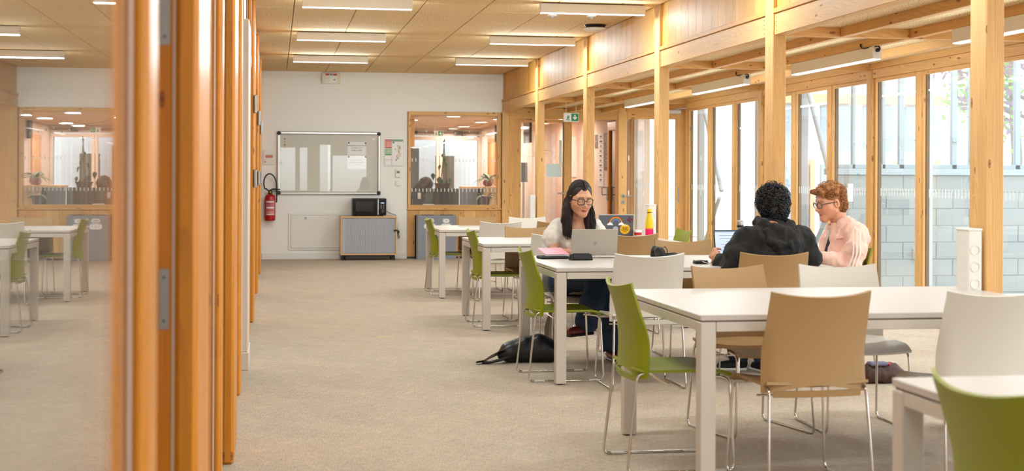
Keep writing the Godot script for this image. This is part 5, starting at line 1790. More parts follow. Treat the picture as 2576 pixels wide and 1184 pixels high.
	for k in 4:
		cr.xf = Transform3D(Basis(Vector3.BACK, PI / 2 * k + 0.12), Vector3.ZERO)
		cr.prism(PackedVector2Array([Vector2(-0.004, 0.002), Vector2(0.004, 0.002), Vector2(0.01, 0.027), Vector2(-0.01, 0.027)]), 0, 0.0006)
	part(l3d, "cross_sticker", cr.mesh(), mat("maroon_print", c8(110, 24, 36), 0.6), Vector3(0.122, 0.062, 0.0048))
	part(l3d, "cross_sticker_border", prism_mesh(ellipse(0.03, 0.03, 8), 0, 0.0004), M.paper, Vector3(0.122, 0.062, 0.0042)).visible = false
	part(l3d, "grey_sticker", prism_mesh(ellipse(0.025, 0.025, 18), 0, 0.0006), M.grey_slat, Vector3(-0.005, -0.022, 0.0042))
	var bt := thing("water_bottle", v3(3.33, T, 12.35), "slim bottle fading from yellow to hot pink beside the laptop", "bottle")
	var bh := [[0.0, 0.034], [0.004, 0.036], [0.09, 0.036]]
	part(bt, "lower_body", lathe_mesh([Vector2(0, 0), Vector2(0.034, 0.0), Vector2(0.036, 0.004), Vector2(0.036, 0.098)], 24), mat("hot_pink", c8(246, 10, 110), 0.35))
	part(bt, "fade_band", lathe_mesh([Vector2(0.036, 0.098), Vector2(0.036, 0.108)], 24), mat("bottle_orange", c8(244, 130, 40), 0.35))
	part(bt, "upper_body", lathe_mesh([Vector2(0.036, 0.108), Vector2(0.036, 0.145), Vector2(0.033, 0.175), Vector2(0.026, 0.205), Vector2(0.0205, 0.23), Vector2(0.02, 0.245), Vector2(0, 0.245)], 24), mat("bottle_yellow", c8(242, 200, 10), 0.35))
	part(bt, "ring", lathe_mesh([Vector2(0.0208, 0.244), Vector2(0.0215, 0.245), Vector2(0.0215, 0.249), Vector2(0.0208, 0.25)], 20), M.black_plastic)
	part(bt, "cap", lathe_mesh([Vector2(0.0215, 0.25), Vector2(0.0215, 0.272), Vector2(0.018, 0.28), Vector2(0, 0.281)], 20), M.bottle_yellow)
	var cp := thing("paper_cup", v3(3.21, T, 12.3), "small white paper cup with red print beside the bottle", "cup")
	part(cp, "wall", lathe_mesh([Vector2(0, 0.0), Vector2(0.027, 0.0), Vector2(0.036, 0.09), Vector2(0.038, 0.09), Vector2(0.038, 0.094), Vector2(0.034, 0.094), Vector2(0.026, 0.006), Vector2(0, 0.006)], 20), M.paper)
	part(cp, "red_band", lathe_mesh([Vector2(0.0315, 0.045), Vector2(0.0345, 0.072)], 20), M.red_print)
	solo("black_pouch", bx(Vector3(0.08, 0.03, 0.06), 0.014), M.black_cloth, v3(3.14, T + 0.015, 12.25), "small dark pouch between stickered laptop and cup", "pouch")

	# bags on the floor
	var bg := thing("black_tote_bag", v3(1.76, 0, 9.72), "black leather tote bag slumped on the carpet behind a table leg", "bag")
	var fb := Field.new()
	fb.setup(Vector3(-0.3, -0.02, -0.2), Vector3(0.34, 0.32, 0.2), 0.011)
	fb.cap(Vector3(-0.13, 0.07, 0.0), Vector3(0.12, 0.075, 0.0), 0.075, 0.085, 0.03)
	fb.cap(Vector3(-0.06, 0.12, -0.01), Vector3(0.06, 0.135, 0.0), 0.05, 0.06, 0.05)
	fb.cap(Vector3(0.1, 0.1, 0.0), Vector3(0.21, 0.06, 0.02), 0.05, 0.02, 0.05)
	fb.cap(Vector3(-0.16, 0.06, 0.02), Vector3(-0.2, 0.05, 0.03), 0.05, 0.03, 0.04)
	fb.wrinkle(0.008, 9.0, 3)
	fb.floor_at(0.001)
	mat("black_leather", c8(20, 19, 20), 0.38)
	part(bg, "body", fb.build(null), M.black_leather)
	var stp := MB.new()
	var pth := [Vector3(-0.17, 0.075, 0.04), Vector3(-0.23, 0.07, 0.06), Vector3(-0.28, 0.045, 0.05), Vector3(-0.33, 0.018, 0.06), Vector3(-0.385, 0.014, 0.08)]
	stp.sheet(func(u: float, w: float) -> Vector3:
		var k := w * 4.0
		var lo := int(minf(k, 3.0))
		var p: Vector3 = (pth[lo] as Vector3).lerp(pth[lo + 1], k - lo)
		return p + Vector3(0, (u - 0.5) * (0.035 - 0.02 * w), (u - 0.5) * 0.05), 3, 12, 0.005)
	part(bg, "strap", stp.mesh(), M.black_leather)
	part(bg, "strap", tube_mesh([Vector3(-0.15, 0.05, 0.07), Vector3(-0.22, 0.03, 0.1), Vector3(-0.29, 0.014, 0.09), Vector3(-0.34, 0.012, 0.07)], [0.012, 0.011, 0.01, 0.012], 6), M.black_leather)
	var b2 := thing("brown_bag", v3(3.78, 0, 8.42), "dark brown patterned bag on the carpet under the right table end", "bag")
	var f2 := Field.new()
	f2.setup(Vector3(-0.22, -0.02, -0.16), Vector3(0.26, 0.24, 0.16), 0.011)
	f2.cap(Vector3(-0.1, 0.075, 0), Vector3(0.1, 0.075, 0), 0.075, 0.075, 0.02)
	f2.cap(Vector3(-0.1, 0.12, 0), Vector3(0.06, 0.13, 0), 0.04, 0.045, 0.04)
	f2.cap(Vector3(0.12, 0.1, 0.0), Vector3(0.17, 0.06, 0.03), 0.05, 0.04, 0.04)
	f2.wrinkle(0.012, 14.0, 5)
	f2.floor_at(0.001)
	b2.scale = Vector3.ONE * 0.76
	part(b2, "body", f2.build(null), mat("brown_leather", c8(70, 42, 34), 0.45))
	part(b2, "lining", bx(Vector3(0.16, 0.03, 0.1), 0.012), mat("lilac_cloth", c8(112, 108, 136), 0.8), Vector3(-0.04, 0.165, 0.02))
	part(b2, "tag", bx(Vector3(0.02, 0.014, 0.02), 0.003), M.hot_pink, Vector3(0.05, 0.165, 0.05))
	# grey cloth over the woman's chair
	var cl := MB.new()
	cl.sheet(func(u: float, w: float) -> Vector3:
		var y := 0.47 - w * 0.39
		var wide := lerpf(0.045, 0.12, smoothstep(0.1, 0.7, w)) * (1.0 - 0.45 * smoothstep(0.75, 1.0, w))
		return Vector3((u - 0.5) * wide * 1.2 - 0.01 * w + 0.008 * sin(u * 14.0), y, (u - 0.5) * wide * 0.6 + 0.016 * sin(u * 17.0 + w * 3.0)), 14, 14, 0.004)
	solo("grey_scarf", cl.mesh(), mat("grey_linen", c8(176, 162, 148), 0.9), v3(1.985, 0, 9.9), "crumpled grey linen cloth hanging from the woman's chair", "cloth")


# ------------------------------------------------------------------ soft shapes: a distance field meshed as surface nets

class Field:
	var o: Vector3
	var s: float
	var nx: int
	var ny: int
	var nz: int
	var f := PackedFloat32Array()

	func setup(lo: Vector3, hi: Vector3, cell: float) -> void:
		o = lo
		s = cell
		nx = int((hi.x - lo.x) / cell) + 2
		ny = int((hi.y - lo.y) / cell) + 2
		nz = int((hi.z - lo.z) / cell) + 2
		f.resize(nx * ny * nz)
		f.fill(1.0)

	func _range(lo: Vector3, hi: Vector3) -> Array:
		return [maxi(0, int((lo.x - o.x) / s)), mini(nx - 1, int((hi.x - o.x) / s) + 1), maxi(0, int((lo.y - o.y) / s)), mini(ny - 1, int((hi.y - o.y) / s) + 1), maxi(0, int((lo.z - o.z) / s)), mini(nz - 1, int((hi.z - o.z) / s) + 1)]

	# tapered capsule, joined smoothly over k
	func cap(a: Vector3, b: Vector3, ra: float, rb: float, k: float) -> void:
		var m := maxf(ra, rb) + k + s * 2.0
		var r := _range(Vector3(minf(a.x, b.x), minf(a.y, b.y), minf(a.z, b.z)) - Vector3(m, m, m), Vector3(maxf(a.x, b.x), maxf(a.y, b.y), maxf(a.z, b.z)) + Vector3(m, m, m))
		var ab := b - a
		var l2 := maxf(ab.length_squared(), 1e-9)
		for z in range(r[4], r[5] + 1):
			for y in range(r[2], r[3] + 1):
				var i: int = (z * ny + y) * nx + r[0]
				for x in range(r[0], r[1] + 1):
					var p := Vector3(o.x + x * s, o.y + y * s, o.z + z * s)
					var t := clampf((p - a).dot(ab) / l2, 0.0, 1.0)
					var d := (p - a - ab * t).length() - (ra + (rb - ra) * t)
					var e := f[i]
					var h := maxf(k - absf(e - d), 0.0)
					f[i] = minf(e, d) - (h * h / (4.0 * k) if k > 0.0 else 0.0)
					i += 1

	# ellipsoid; cut takes it away instead
	func ell(c: Vector3, r3: Vector3, k: float, cut := false) -> void:
		var m := k + s * 2.0
		var r := _range(c - r3 - Vector3(m, m, m), c + r3 + Vector3(m, m, m))
		var small := minf(r3.x, minf(r3.y, r3.z))
		for z in range(r[4], r[5] + 1):
			for y in range(r[2], r[3] + 1):
				var i: int = (z * ny + y) * nx + r[0]
				for x in range(r[0], r[1] + 1):
					var p := Vector3(o.x + x * s, o.y + y * s, o.z + z * s) - c
					var q := p / r3
					var ql := q.length()
					var d := (ql - 1.0) * small if ql < 0.2 else ql * (ql - 1.0) / (p / (r3 * r3)).length()
					var e := f[i]
					if cut:
						d = -d
						var h := maxf(k - absf(e - d), 0.0)
						f[i] = maxf(e, d) + (h * h / (4.0 * k) if k > 0.0 else 0.0)
					else:
						var h := maxf(k - absf(e - d), 0.0)
						f[i] = minf(e, d) - (h * h / (4.0 * k) if k > 0.0 else 0.0)
					i += 1

	func wrinkle(amp: float, freq: float, seed_: int) -> void:
		var n := FastNoiseLite.new()
		n.seed = seed_
		n.frequency = freq
		n.fractal_octaves = 2
		for z in nz:
			for y in ny:
				for x in nx:
					var i := (z * ny + y) * nx + x
					if absf(f[i]) < amp * 2.5 + s * 2.0:
						f[i] += n.get_noise_3d(o.x + x * s, (o.y + y * s) * 0.8, o.z + z * s) * amp

	func floor_at(y0: float) -> void:
		for z in nz:
			for y in ny:
				var d := y0 - (o.y + y * s)
				for x in nx:
					var i := (z * ny + y) * nx + x
					f[i] = maxf(f[i], d)

	func below(y0: float) -> void:
		for z in nz:
			for y in ny:
				var d := (o.y + y * s) - y0
				for x in nx:
					var i := (z * ny + y) * nx + x
					f[i] = maxf(f[i], d)

	func at(p: Vector3) -> float:
		var q := (p - o) / s
		var x := clampi(int(q.x + 0.5), 0, nx - 1)
		var y := clampi(int(q.y + 0.5), 0, ny - 1)
		var z := clampi(int(q.z + 0.5), 0, nz - 1)
		return f[(z * ny + y) * nx + x]

	func build(paint = null) -> ArrayMesh:
		var m := MB.new()
		add_to(m, paint)
		return m.mesh()

	func add_to(m: MB, paint, xf := Transform3D()) -> void:
		var ids := {}
		var pos := PackedVector3Array()
		var sx := 1
		var sy := nx
		var sz := nx * ny
		var corner := [0, sx, sy, sx + sy, sz, sx + sz, sy + sz, sx + sy + sz]
		var off := [Vector3(0, 0, 0), Vector3(1, 0, 0), Vector3(0, 1, 0), Vector3(1, 1, 0), Vector3(0, 0, 1), Vector3(1, 0, 1), Vector3(0, 1, 1), Vector3(1, 1, 1)]
		var edges := [[0, 1], [2, 3], [4, 5], [6, 7], [0, 2], [1, 3], [4, 6], [5, 7], [0, 4], [1, 5], [2, 6], [3, 7]]
		var lim := s * 3.2
		for z in nz - 1:
			for y in ny - 1:
				var i := (z * ny + y) * nx
				for x in nx - 1:
					var e := f[i]
					if e < lim and e > -lim:
						var neg := 0
						for c in corner:
							if f[i + c] < 0.0:
								neg += 1
						if neg > 0 and neg < 8:
							var p := Vector3.ZERO
							var n := 0
							for ed in edges:
								var a: float = f[i + corner[ed[0]]]
								var b: float = f[i + corner[ed[1]]]
								if (a < 0.0) != (b < 0.0):
									p += (off[ed[0]] as Vector3).lerp(off[ed[1]], a / (a - b))
									n += 1
							ids[i] = pos.size()
							pos.append(o + (Vector3(x, y, z) + p / n) * s)
					i += 1
		var nor := PackedVector3Array()
		nor.resize(pos.size())
		var quads := PackedInt32Array()
		var ax := [[sx, sy, sz], [sy, sz, sx], [sz, sx, sy]]
		for i in ids:
			for a in ax:
				var e0: float = f[i]
				var e1: float = f[i + a[0]]
				if (e0 < 0.0) == (e1 < 0.0):
					continue
				var i1: int = i - a[1]
				var i2: int = i - a[1] - a[2]
				var i3: int = i - a[2]
				if not (ids.has(i1) and ids.has(i2) and ids.has(i3)):
					continue
				var q := [ids[i], ids[i1], ids[i2], ids[i3]]
				var nn: Vector3 = (pos[q[2]] - pos[q[0]]).cross(pos[q[3]] - pos[q[1]])
				var out := Vector3(1 if a[0] == sx else 0, 1 if a[0] == sy else 0, 1 if a[0] == sz else 0) * (1.0 if e0 < 0.0 else -1.0)
				if nn.dot(out) < 0:
					nn = -nn
				for k in q:
					nor[k] += nn
				quads.append_array(q)
		var base := m.v.size()
		for k in pos.size():
			if paint != null:
				m.col = paint.call(pos[k])
			m.xf = xf
			m.vert(pos[k], nor[k].normalized() if nor[k].length() > 1e-12 else Vector3.UP, Vector2(pos[k].x, pos[k].y))
		for k in range(0, quads.size(), 4):
			m.face(base + quads[k], base + quads[k + 1], base + quads[k + 2])
			m.face(base + quads[k], base + quads[k + 2], base + quads[k + 3])
		m.xf = Transform3D()


# ------------------------------------------------------------------ people

func skin_material(called: String) -> StandardMaterial3D:
	var m := mat(called, Color.WHITE, 0.5)
	m.vertex_color_use_as_albedo = true
	return m


func lin(r: int, g: int, b: int) -> Color:
	return Color8(r, g, b).srgb_to_linear()


# head in its own axes: face towards +z, origin between the ears
func add_head(m: MB, xf: Transform3D, skin: Color, lips: Color, brow: Color, jaw: float, detail := true) -> void:
	var f := Field.new()
	f.setup(Vector3(-0.1, -0.15, -0.12), Vector3(0.1, 0.14, 0.125), 0.0036 if detail else 0.007)
	f.ell(Vector3(0, 0.038, -0.016), Vector3(0.075, 0.086, 0.094), 0.01)
	f.ell(Vector3(0, -0.025, 0.024), Vector3(0.064, 0.082, 0.066), 0.03)
	for s in [-1, 1]:
		f.cap(Vector3(0.012 * s, -0.096, 0.058), Vector3(0.05 * s * jaw, -0.05, 0.0), 0.022, 0.026, 0.025)
		f.cap(Vector3(0.034 * s, -0.03, 0.056), Vector3(0.047 * s, -0.018, 0.038), 0.026, 0.026, 0.025)
		f.cap(Vector3(0.016 * s, 0.03, 0.077), Vector3(0.046 * s, 0.027, 0.063), 0.012, 0.011, 0.02)
		f.ell(Vector3(0.078 * s, -0.006, -0.014), Vector3(0.012, 0.033, 0.02), 0.003)
	f.ell(Vector3(0, -0.1, 0.062), Vector3(0.022, 0.019, 0.02), 0.02)
	if detail:
		for s in [-1, 1]:
			f.ell(Vector3(0.031 * s, 0.004, 0.096), Vector3(0.019, 0.013, 0.018), 0.012, true)
			f.ell(Vector3(0.031 * s, 0.0, 0.07), Vector3(0.0155, 0.0125, 0.0135), 0.003)
		f.cap(Vector3(0, 0.012, 0.084), Vector3(0, -0.03, 0.103), 0.0085, 0.0115, 0.01)
		for s in [-1, 1]:
			f.ell(Vector3(0.0115 * s, -0.036, 0.092), Vector3(0.009, 0.0075, 0.011), 0.006)
			f.ell(Vector3(0.085 * s, -0.006, -0.008), Vector3(0.007, 0.017, 0.009), 0.004, true)
		f.cap(Vector3(-0.019, -0.066, 0.076), Vector3(0.0, -0.0625, 0.0845), 0.0045, 0.0062, 0.004)
		f.cap(Vector3(0.019, -0.066, 0.076), Vector3(0.0, -0.0625, 0.0845), 0.0045, 0.0062, 0.004)
		f.cap(Vector3(-0.014, -0.073, 0.0765), Vector3(0.014, -0.073, 0.0765), 0.0062, 0.0062, 0.004)
	f.cap(Vector3(0, -0.06, -0.03), Vector3(0, -0.15, -0.045), 0.05, 0.052, 0.03)
	var paint := func(p: Vector3) -> Color:
		var ax := absf(p.x)
		if not detail:
			return skin
		if p.z > 0.068 and p.y < -0.0585 and p.y > -0.0785 and ax < 0.0225 - absf(p.y + 0.0685) * 0.9:
			return lips if absf(p.y + 0.0685) > 0.0012 else lips * 0.72
		if p.z > 0.05 and ax > 0.012 and ax < 0.052 and absf(p.y - 0.0265 - (ax - 0.012) * 0.1 + maxf(0.0, ax - 0.036) * 0.45) < 0.0026:
			return brow
		if p.z > 0.06 and absf(ax - 0.031) < 0.0155 and absf(p.y + 0.0062 - (ax - 0.031) * (ax - 0.031) * 12.0) < 0.0015:
			return brow * 0.8
		if p.z > 0.045 and p.y < -0.01 and p.y > -0.05 and ax > 0.022:
			return skin * Color(1.0, 0.93, 0.9)
		return skin
	f.add_to(m, paint, xf)


# five jointed fingers on a palm; fwd from wrist to knuckles, up out of the back of the hand, thumb on the side given
func add_hand(m: MB, wrist: Vector3, fwd: Vector3, up: Vector3, thumb: float, curl: float, skin: Color) -> void:
	fwd = fwd.normalized()
	var side := fwd.cross(up).normalized() * thumb
	up = side.cross(fwd).normalized() * thumb
	var f := Field.new()
	f.setup(wrist - Vector3(0.15, 0.13, 0.15), wrist + Vector3(0.15, 0.13, 0.15), 0.004)
	f.cap(wrist - fwd * 0.03, wrist + fwd * 0.02, 0.025, 0.025, 0.01)
	for k in 4:
		var s := (1.5 - k) * 0.0185
		f.cap(wrist + fwd * 0.015 + side * s * 0.6, wrist + fwd * 0.082 + side * s, 0.0155, 0.0125, 0.014)
		var a := wrist + fwd * (0.085 - absf(k - 1.2) * 0.004) + side * s
		var ang := 0.25 + curl * (0.75 + 0.12 * k)
		var ln: Array = [[0.042, 0.026, 0.02], [0.046, 0.029, 0.021], [0.043, 0.027, 0.02], [0.034, 0.02, 0.017]][k]
		var r := 0.0092
		for j in 3:
			var dir := fwd * cos(ang) - up * sin(ang) + side * (1.5 - k) * 0.08
			var b: Vector3 = a + dir.normalized() * ln[j]
			f.cap(a, b, r, r * 0.9, 0.004)
			a = b
			r *= 0.9
			ang += curl * (0.85 if j == 0 else 0.6)
	var t0 := wrist + fwd * 0.02 + side * 0.022
	var t1 := t0 + (fwd * 0.6 + side * 0.75 - up * 0.35).normalized() * 0.042
	var t2 := t1 + (fwd * 0.85 + side * 0.3 - up * (0.2 + curl * 0.4)).normalized() * 0.032
	var t3 := t2 + (fwd * 0.9 + side * 0.05 - up * (0.2 + curl * 0.6)).normalized() * 0.026
	f.cap(t0, t1, 0.0155, 0.012, 0.012)
	f.cap(t1, t2, 0.0115, 0.0105, 0.004)
	f.cap(t2, t3, 0.0105, 0.009, 0.004)
	f.add_to(m, func(_p: Vector3) -> Color: return skin)


func limb(f: Field, pts: Array, radii: Array, k: float) -> void:
	for i in pts.size() - 1:
		f.cap(pts[i], pts[i + 1], radii[i], radii[i + 1], k)


func shoe(parent: Node, heel: Vector3, toe: Vector3, m: Material, sole: Material) -> void:
	var f := Field.new()
	var lo := Vector3(minf(heel.x, toe.x), minf(heel.y, toe.y), minf(heel.z, toe.z)) - Vector3.ONE * 0.08
	var hi := Vector3(maxf(heel.x, toe.x), maxf(heel.y, toe.y), maxf(heel.z, toe.z)) + Vector3.ONE * 0.13
	f.setup(lo, hi, 0.008)
	f.cap(heel + Vector3(0, 0.04, 0), toe + Vector3(0, 0.026, 0), 0.038, 0.034, 0.01)
	f.cap(heel + Vector3(0, 0.05, 0), heel + Vector3(0, 0.1, 0), 0.036, 0.04, 0.02)
	var sh := part(parent, "shoe", f.build(null), m)
	var so := MB.new()
	var dir := (toe - heel).normalized()
	so.xf = Transform3D(Basis.looking_at(dir, Vector3.UP), (heel + toe) / 2 + Vector3(0, 0.008, 0))
	so.box(Vector3.ZERO, Vector3(0.08, 0.02, (toe - heel).length() + 0.07), 0.009)
	part(sh, "sole", so.mesh(), sole)


func add_glasses(parent: Node, xf: Transform3D, w: float, h: float, m: Material) -> void:
	var g := MB.new()
	g.xf = xf
	for s in [-1, 1]:
		var pts := []
		for p in pill(w, h, h * 0.36, 4):
			pts.append(Vector3(0.033 * s + p.x, 0.001 + p.y - 0.002 * absf(p.x) / w, 0.1 - absf(0.033 * s + p.x) * 0.16))
		g.tube(pts, 0.0024, 6, true)
		g.tube([Vector3((0.033 + w / 2) * s, 0.006, 0.1 - (0.033 + w / 2) * 0.16), Vector3(0.07 * s, 0.008, 0.075), Vector3(0.082 * s, 0.006, 0.0), Vector3(0.08 * s, 0.0, -0.03)], 0.0022, 6)
	g.tube([Vector3(-0.033 + w / 2, 0.004, 0.096), Vector3(0, 0.007, 0.101), Vector3(0.033 - w / 2, 0.004, 0.096)], 0.0022, 6)
	var go := part(parent, "glasses", g.mesh(), m)
	var l := MB.new()
	l.xf = xf
	for s in [-1, 1]:
		var c := Vector3(0.033 * s, 0.001, 0.0)
		var poly := pill(w - 0.002, h - 0.002, h * 0.36, 4)
		var n0 := l.v.size()
		var nn := Vector3(0.16 * s, 0, 1).normalized()
		l.vert(c + Vector3(0, 0, 0.1 - 0.033 * 0.16), nn)
		for p in poly:
			l.vert(Vector3(c.x + p.x, c.y + p.y, 0.1 - absf(c.x + p.x) * 0.16), nn)
		for k in poly.size():
			l.face(n0, n0 + 1 + k, n0 + 1 + (k + 1) % poly.size())
	part(go, "lens", l.mesh(), M.clear_glass)


# loose curls: short coils standing on an ellipsoid wherever keep() says so
func curls(m: MB, c: Vector3, r3: Vector3, count: int, keep: Callable, r: RandomNumberGenerator, size := 0.012, thick := 0.0024) -> void:
	var made := 0
	while made < count:
		var dir := Vector3(r.randfn(), r.randfn(), r.randfn()).normalized()
		var p := c + dir * r3
		if not keep.call(p):
			continue
		made += 1
		var n := (dir / r3).normalized()
		var t := n.cross(Vector3(r.randfn(), r.randfn(), r.randfn())).normalized()
		var axis := (t + n * r.randf_range(-0.1, 0.55)).normalized()
		var e1 := axis.cross(n).normalized()
		var e2 := axis.cross(e1)
		var sz := size * r.randf_range(0.6, 1.25)
		var turns := r.randf_range(1.0, 1.8)
		var pts := []
		var ph := r.randf() * TAU
		for k in 10:
			var q := k / 9.0
			pts.append(p + axis * (q - 0.4) * sz * 2.2 + (e1 * cos(ph + q * TAU * turns) + e2 * sin(ph + q * TAU * turns)) * sz * (1.0 - 0.35 * q) - n * sz * 0.3)
		m.tube(pts, thick * r.randf_range(0.7, 1.2), 4, false, false)


func person(at: Vector3, turn: float, label: String) -> Node3D:
	var o := thing("person", at, label, "person")
	o.rotation.y = turn
	return o


func cloth(called: String, c: Color, rough := 0.9, sheen := 0.3) -> StandardMaterial3D:
	var m := mat(called, c, rough)
	m.rim_enabled = true
	m.rim = sheen
	m.rim_tint = 0.6
	return m


func build_people() -> void:
	skin_material("skin")
	build_woman()
	build_hoodie()
	build_pink()
	build_receptionist()


func build_woman() -> void:
	var o := person(v3(2.16, 0, 10.1), 0.0, "woman with long dark hair, glasses and white puff-sleeved blouse at her laptop")
	var skin := lin(216, 158, 124)
	var hx := Transform3D(Basis(Vector3.UP, 0.2) * Basis(Vector3.RIGHT, 0.2), Vector3(0.008, 1.132, 0.16))
	var b := MB.new()
	b.coloured = true
	var f := Field.new()
	f.setup(Vector3(-0.35, 0.0, -0.22), Vector3(0.36, 1.06, 0.7), 0.013)
	f.cap(Vector3(0, 0.52, 0.0), Vector3(0, 0.68, 0.01), 0.1, 0.09, 0.05)
	f.cap(Vector3(0, 0.68, 0.01), Vector3(0, 0.88, 0.04), 0.09, 0.1, 0.06)
	f.cap(Vector3(-0.12, 0.92, 0.05), Vector3(0.12, 0.92, 0.05), 0.042, 0.042, 0.06)
	f.cap(Vector3(0, 0.93, 0.06), Vector3(0.004, 1.06, 0.12), 0.05, 0.046, 0.03)
	limb(f, [Vector3(-0.15, 0.91, 0.05), Vector3(-0.185, 0.745, 0.13), Vector3(-0.05, 0.757, 0.33)], [0.042, 0.036, 0.025], 0.02)
	limb(f, [Vector3(0.15, 0.91, 0.05), Vector3(0.2, 0.745, 0.13), Vector3(0.1, 0.757, 0.33)], [0.042, 0.036, 0.025], 0.02)
	limb(f, [Vector3(0.09, 0.52, 0.02), Vector3(0.17, 0.55, 0.46), Vector3(0.2, 0.1, 0.36)], [0.075, 0.055, 0.038], 0.03)
	limb(f, [Vector3(-0.09, 0.53, 0.02), Vector3(0.08, 0.6, 0.46), Vector3(-0.03, 0.27, 0.52)], [0.075, 0.055, 0.038], 0.03)
	f.add_to(b, func(_p: Vector3) -> Color: return skin)
	add_head(b, hx, skin, lin(178, 92, 78), lin(70, 46, 36), 0.94)
	add_hand(b, Vector3(-0.045, 0.757, 0.335), Vector3(0.75, 0.0, 0.5), Vector3(0, 1, 0.1), 1.0, 0.35, skin)
	add_hand(b, Vector3(0.1, 0.757, 0.335), Vector3(-0.4, 0.0, 0.6), Vector3(0, 1, 0.1), -1.0, 0.35, skin)
	part(o, "body", b.mesh(), M.skin)
	# blouse with gathered puff sleeves
	var s := Field.new()
	s.setup(Vector3(-0.34, 0.44, -0.22), Vector3(0.36, 1.02, 0.28), 0.0095)
	s.cap(Vector3(0, 0.5, 0.0), Vector3(0, 0.68, 0.01), 0.13, 0.112, 0.05)
	s.cap(Vector3(0, 0.68, 0.01), Vector3(0, 0.86, 0.04), 0.112, 0.12, 0.06)
	s.cap(Vector3(-0.055, 0.8, 0.1), Vector3(0.055, 0.8, 0.1), 0.056, 0.056, 0.05)
	s.cap(Vector3(-0.11, 0.922, 0.045), Vector3(0.11, 0.922, 0.045), 0.052, 0.052, 0.05)
	for q in [-1, 1]:
		s.cap(Vector3(0.14 * q, 0.925, 0.05), Vector3(0.172 * q, 0.86, 0.075), 0.062, 0.072, 0.03)
		s.cap(Vector3(0.178 * q, 0.835, 0.085), Vector3(0.18 * q, 0.822, 0.09), 0.062, 0.05, 0.015)
		for k in 9:
			var an := TAU * k / 9.0
			s.cap(Vector3(0.145 * q + cos(an) * 0.03 * q, 0.945, 0.05 + sin(an) * 0.045), Vector3(0.178 * q + cos(an) * 0.068, 0.85, 0.08 + sin(an) * 0.068), 0.008, 0.011, 0.014)
	s.wrinkle(0.016, 11.0, 21)
	s.ell(Vector3(0.0, 0.975, 0.13), Vector3(0.06, 0.13, 0.1), 0.01, true)
	part(o, "blouse", s.build(null), cloth("white_cotton", c8(232, 222, 212)))
	# wide jeans, right leg crossed over the left
	var j := Field.new()
	j.setup(Vector3(-0.26, 0.06, -0.24), Vector3(0.36, 0.76, 0.68), 0.013)
	j.cap(Vector3(-0.06, 0.53, -0.02), Vector3(0.06, 0.53, -0.02), 0.13, 0.13, 0.04)
	limb(j, [Vector3(0.09, 0.53, 0.02), Vector3(0.17, 0.555, 0.46), Vector3(0.19, 0.3, 0.4), Vector3(0.2, 0.11, 0.37)], [0.1, 0.078, 0.074, 0.085], 0.03)
	limb(j, [Vector3(-0.09, 0.54, 0.02), Vector3(0.08, 0.6, 0.46), Vector3(0.02, 0.42, 0.5), Vector3(-0.02, 0.3, 0.53)], [0.1, 0.08, 0.08, 0.085], 0.03)
	j.wrinkle(0.012, 9.0, 4)
	part(o, "jeans", j.build(null), cloth("denim", c8(40, 56, 80)))
	shoe(o, Vector3(-0.01, 0.2, 0.5), Vector3(-0.14, 0.195, 0.56), mat("oxblood", c8(110, 36, 28), 0.3), M.black_plastic)
	shoe(o, Vector3(0.2, 0.0, 0.34), Vector3(0.21, 0.0, 0.48), M.oxblood, M.black_plastic)
	# hair: a close cap and many strands parted in the middle
	var h := MB.new()
	var hf := Field.new()
	hf.setup(Vector3(-0.14, -0.3, -0.17), Vector3(0.14, 0.17, 0.14), 0.006)
	hf.ell(Vector3(0, 0.04, -0.02), Vector3(0.079, 0.09, 0.099), 0.01)
	hf.cap(Vector3(0, 0.0, -0.06), Vector3(0, -0.2, -0.1), 0.07, 0.058, 0.03)
	for q in [-1, 1]:
		hf.cap(Vector3(0.07 * q, 0.04, -0.03), Vector3(0.082 * q, -0.07, -0.03), 0.022, 0.026, 0.03)
		hf.cap(Vector3(0.082 * q, -0.07, -0.02), Vector3(0.08 * q, -0.24, 0.025), 0.028, 0.026, 0.03)
		hf.cap(Vector3(0.065 * q, -0.09, -0.05), Vector3(0.085 * q, -0.25, -0.02), 0.04, 0.03, 0.03)
	hf.ell(Vector3(0, -0.015, 0.1), Vector3(0.075, 0.112, 0.084), 0.008, true)
	hf.add_to(h, null, hx)
	var r := RandomNumberGenerator.new()
	r.seed = 12
	h.xf = hx
	for k in 900:
		var q := 1.0 if k % 2 else -1.0
		var z0 := r.randf_range(-0.1, 0.074)
		var e := sqrt(maxf(0.03, 1.0 - pow((z0 + 0.02) / 0.102, 2.0)))
		var out := r.randf_range(0.0, 0.007)
		var pts := []
		# over the skull, sweeping back a little as they go down
		for st in 5:
			var th := st * 0.36
			pts.append(Vector3(q * (0.003 + sin(th) * (0.08 + out) * e), 0.04 + cos(th) * (0.092 + out) * e, -0.02 + (z0 + 0.02) * (1.0 - 0.1 * st)))
		var last: Vector3 = pts[4]
		var ear := clampf((0.02 - last.z) * 20.0, 0.0, 1.0)
		var zt := r.randf_range(-0.06, 0.06)
		var wide := r.randf_range(0.082, 0.108)
		pts.append(Vector3(q * (0.084 + out), -0.02, minf(last.z, 0.02) * 0.8 - 0.012 - (0.02 if q < 0 else 0.0) * ear))
		pts.append(Vector3(q * wide, -0.09, lerpf(last.z, zt, 0.5) - 0.01))
		pts.append(Vector3(q * (wide + r.randf_range(-0.012, 0.012)), -0.17, zt + 0.005))
		pts.append(Vector3(q * (wide - 0.01 + r.randf_range(-0.02, 0.018)), -0.22 - r.randf() * 0.07, zt + 0.02))
		h.tube(pts, [0.0011, 0.0014, 0.0015, 0.0015, 0.0015, 0.0016, 0.0016, 0.0014, 0.0005], 4, false, false)
	part(o, "hair", h.mesh(), cloth("dark_hair", c8(40, 28, 23), 0.5, 0.15))
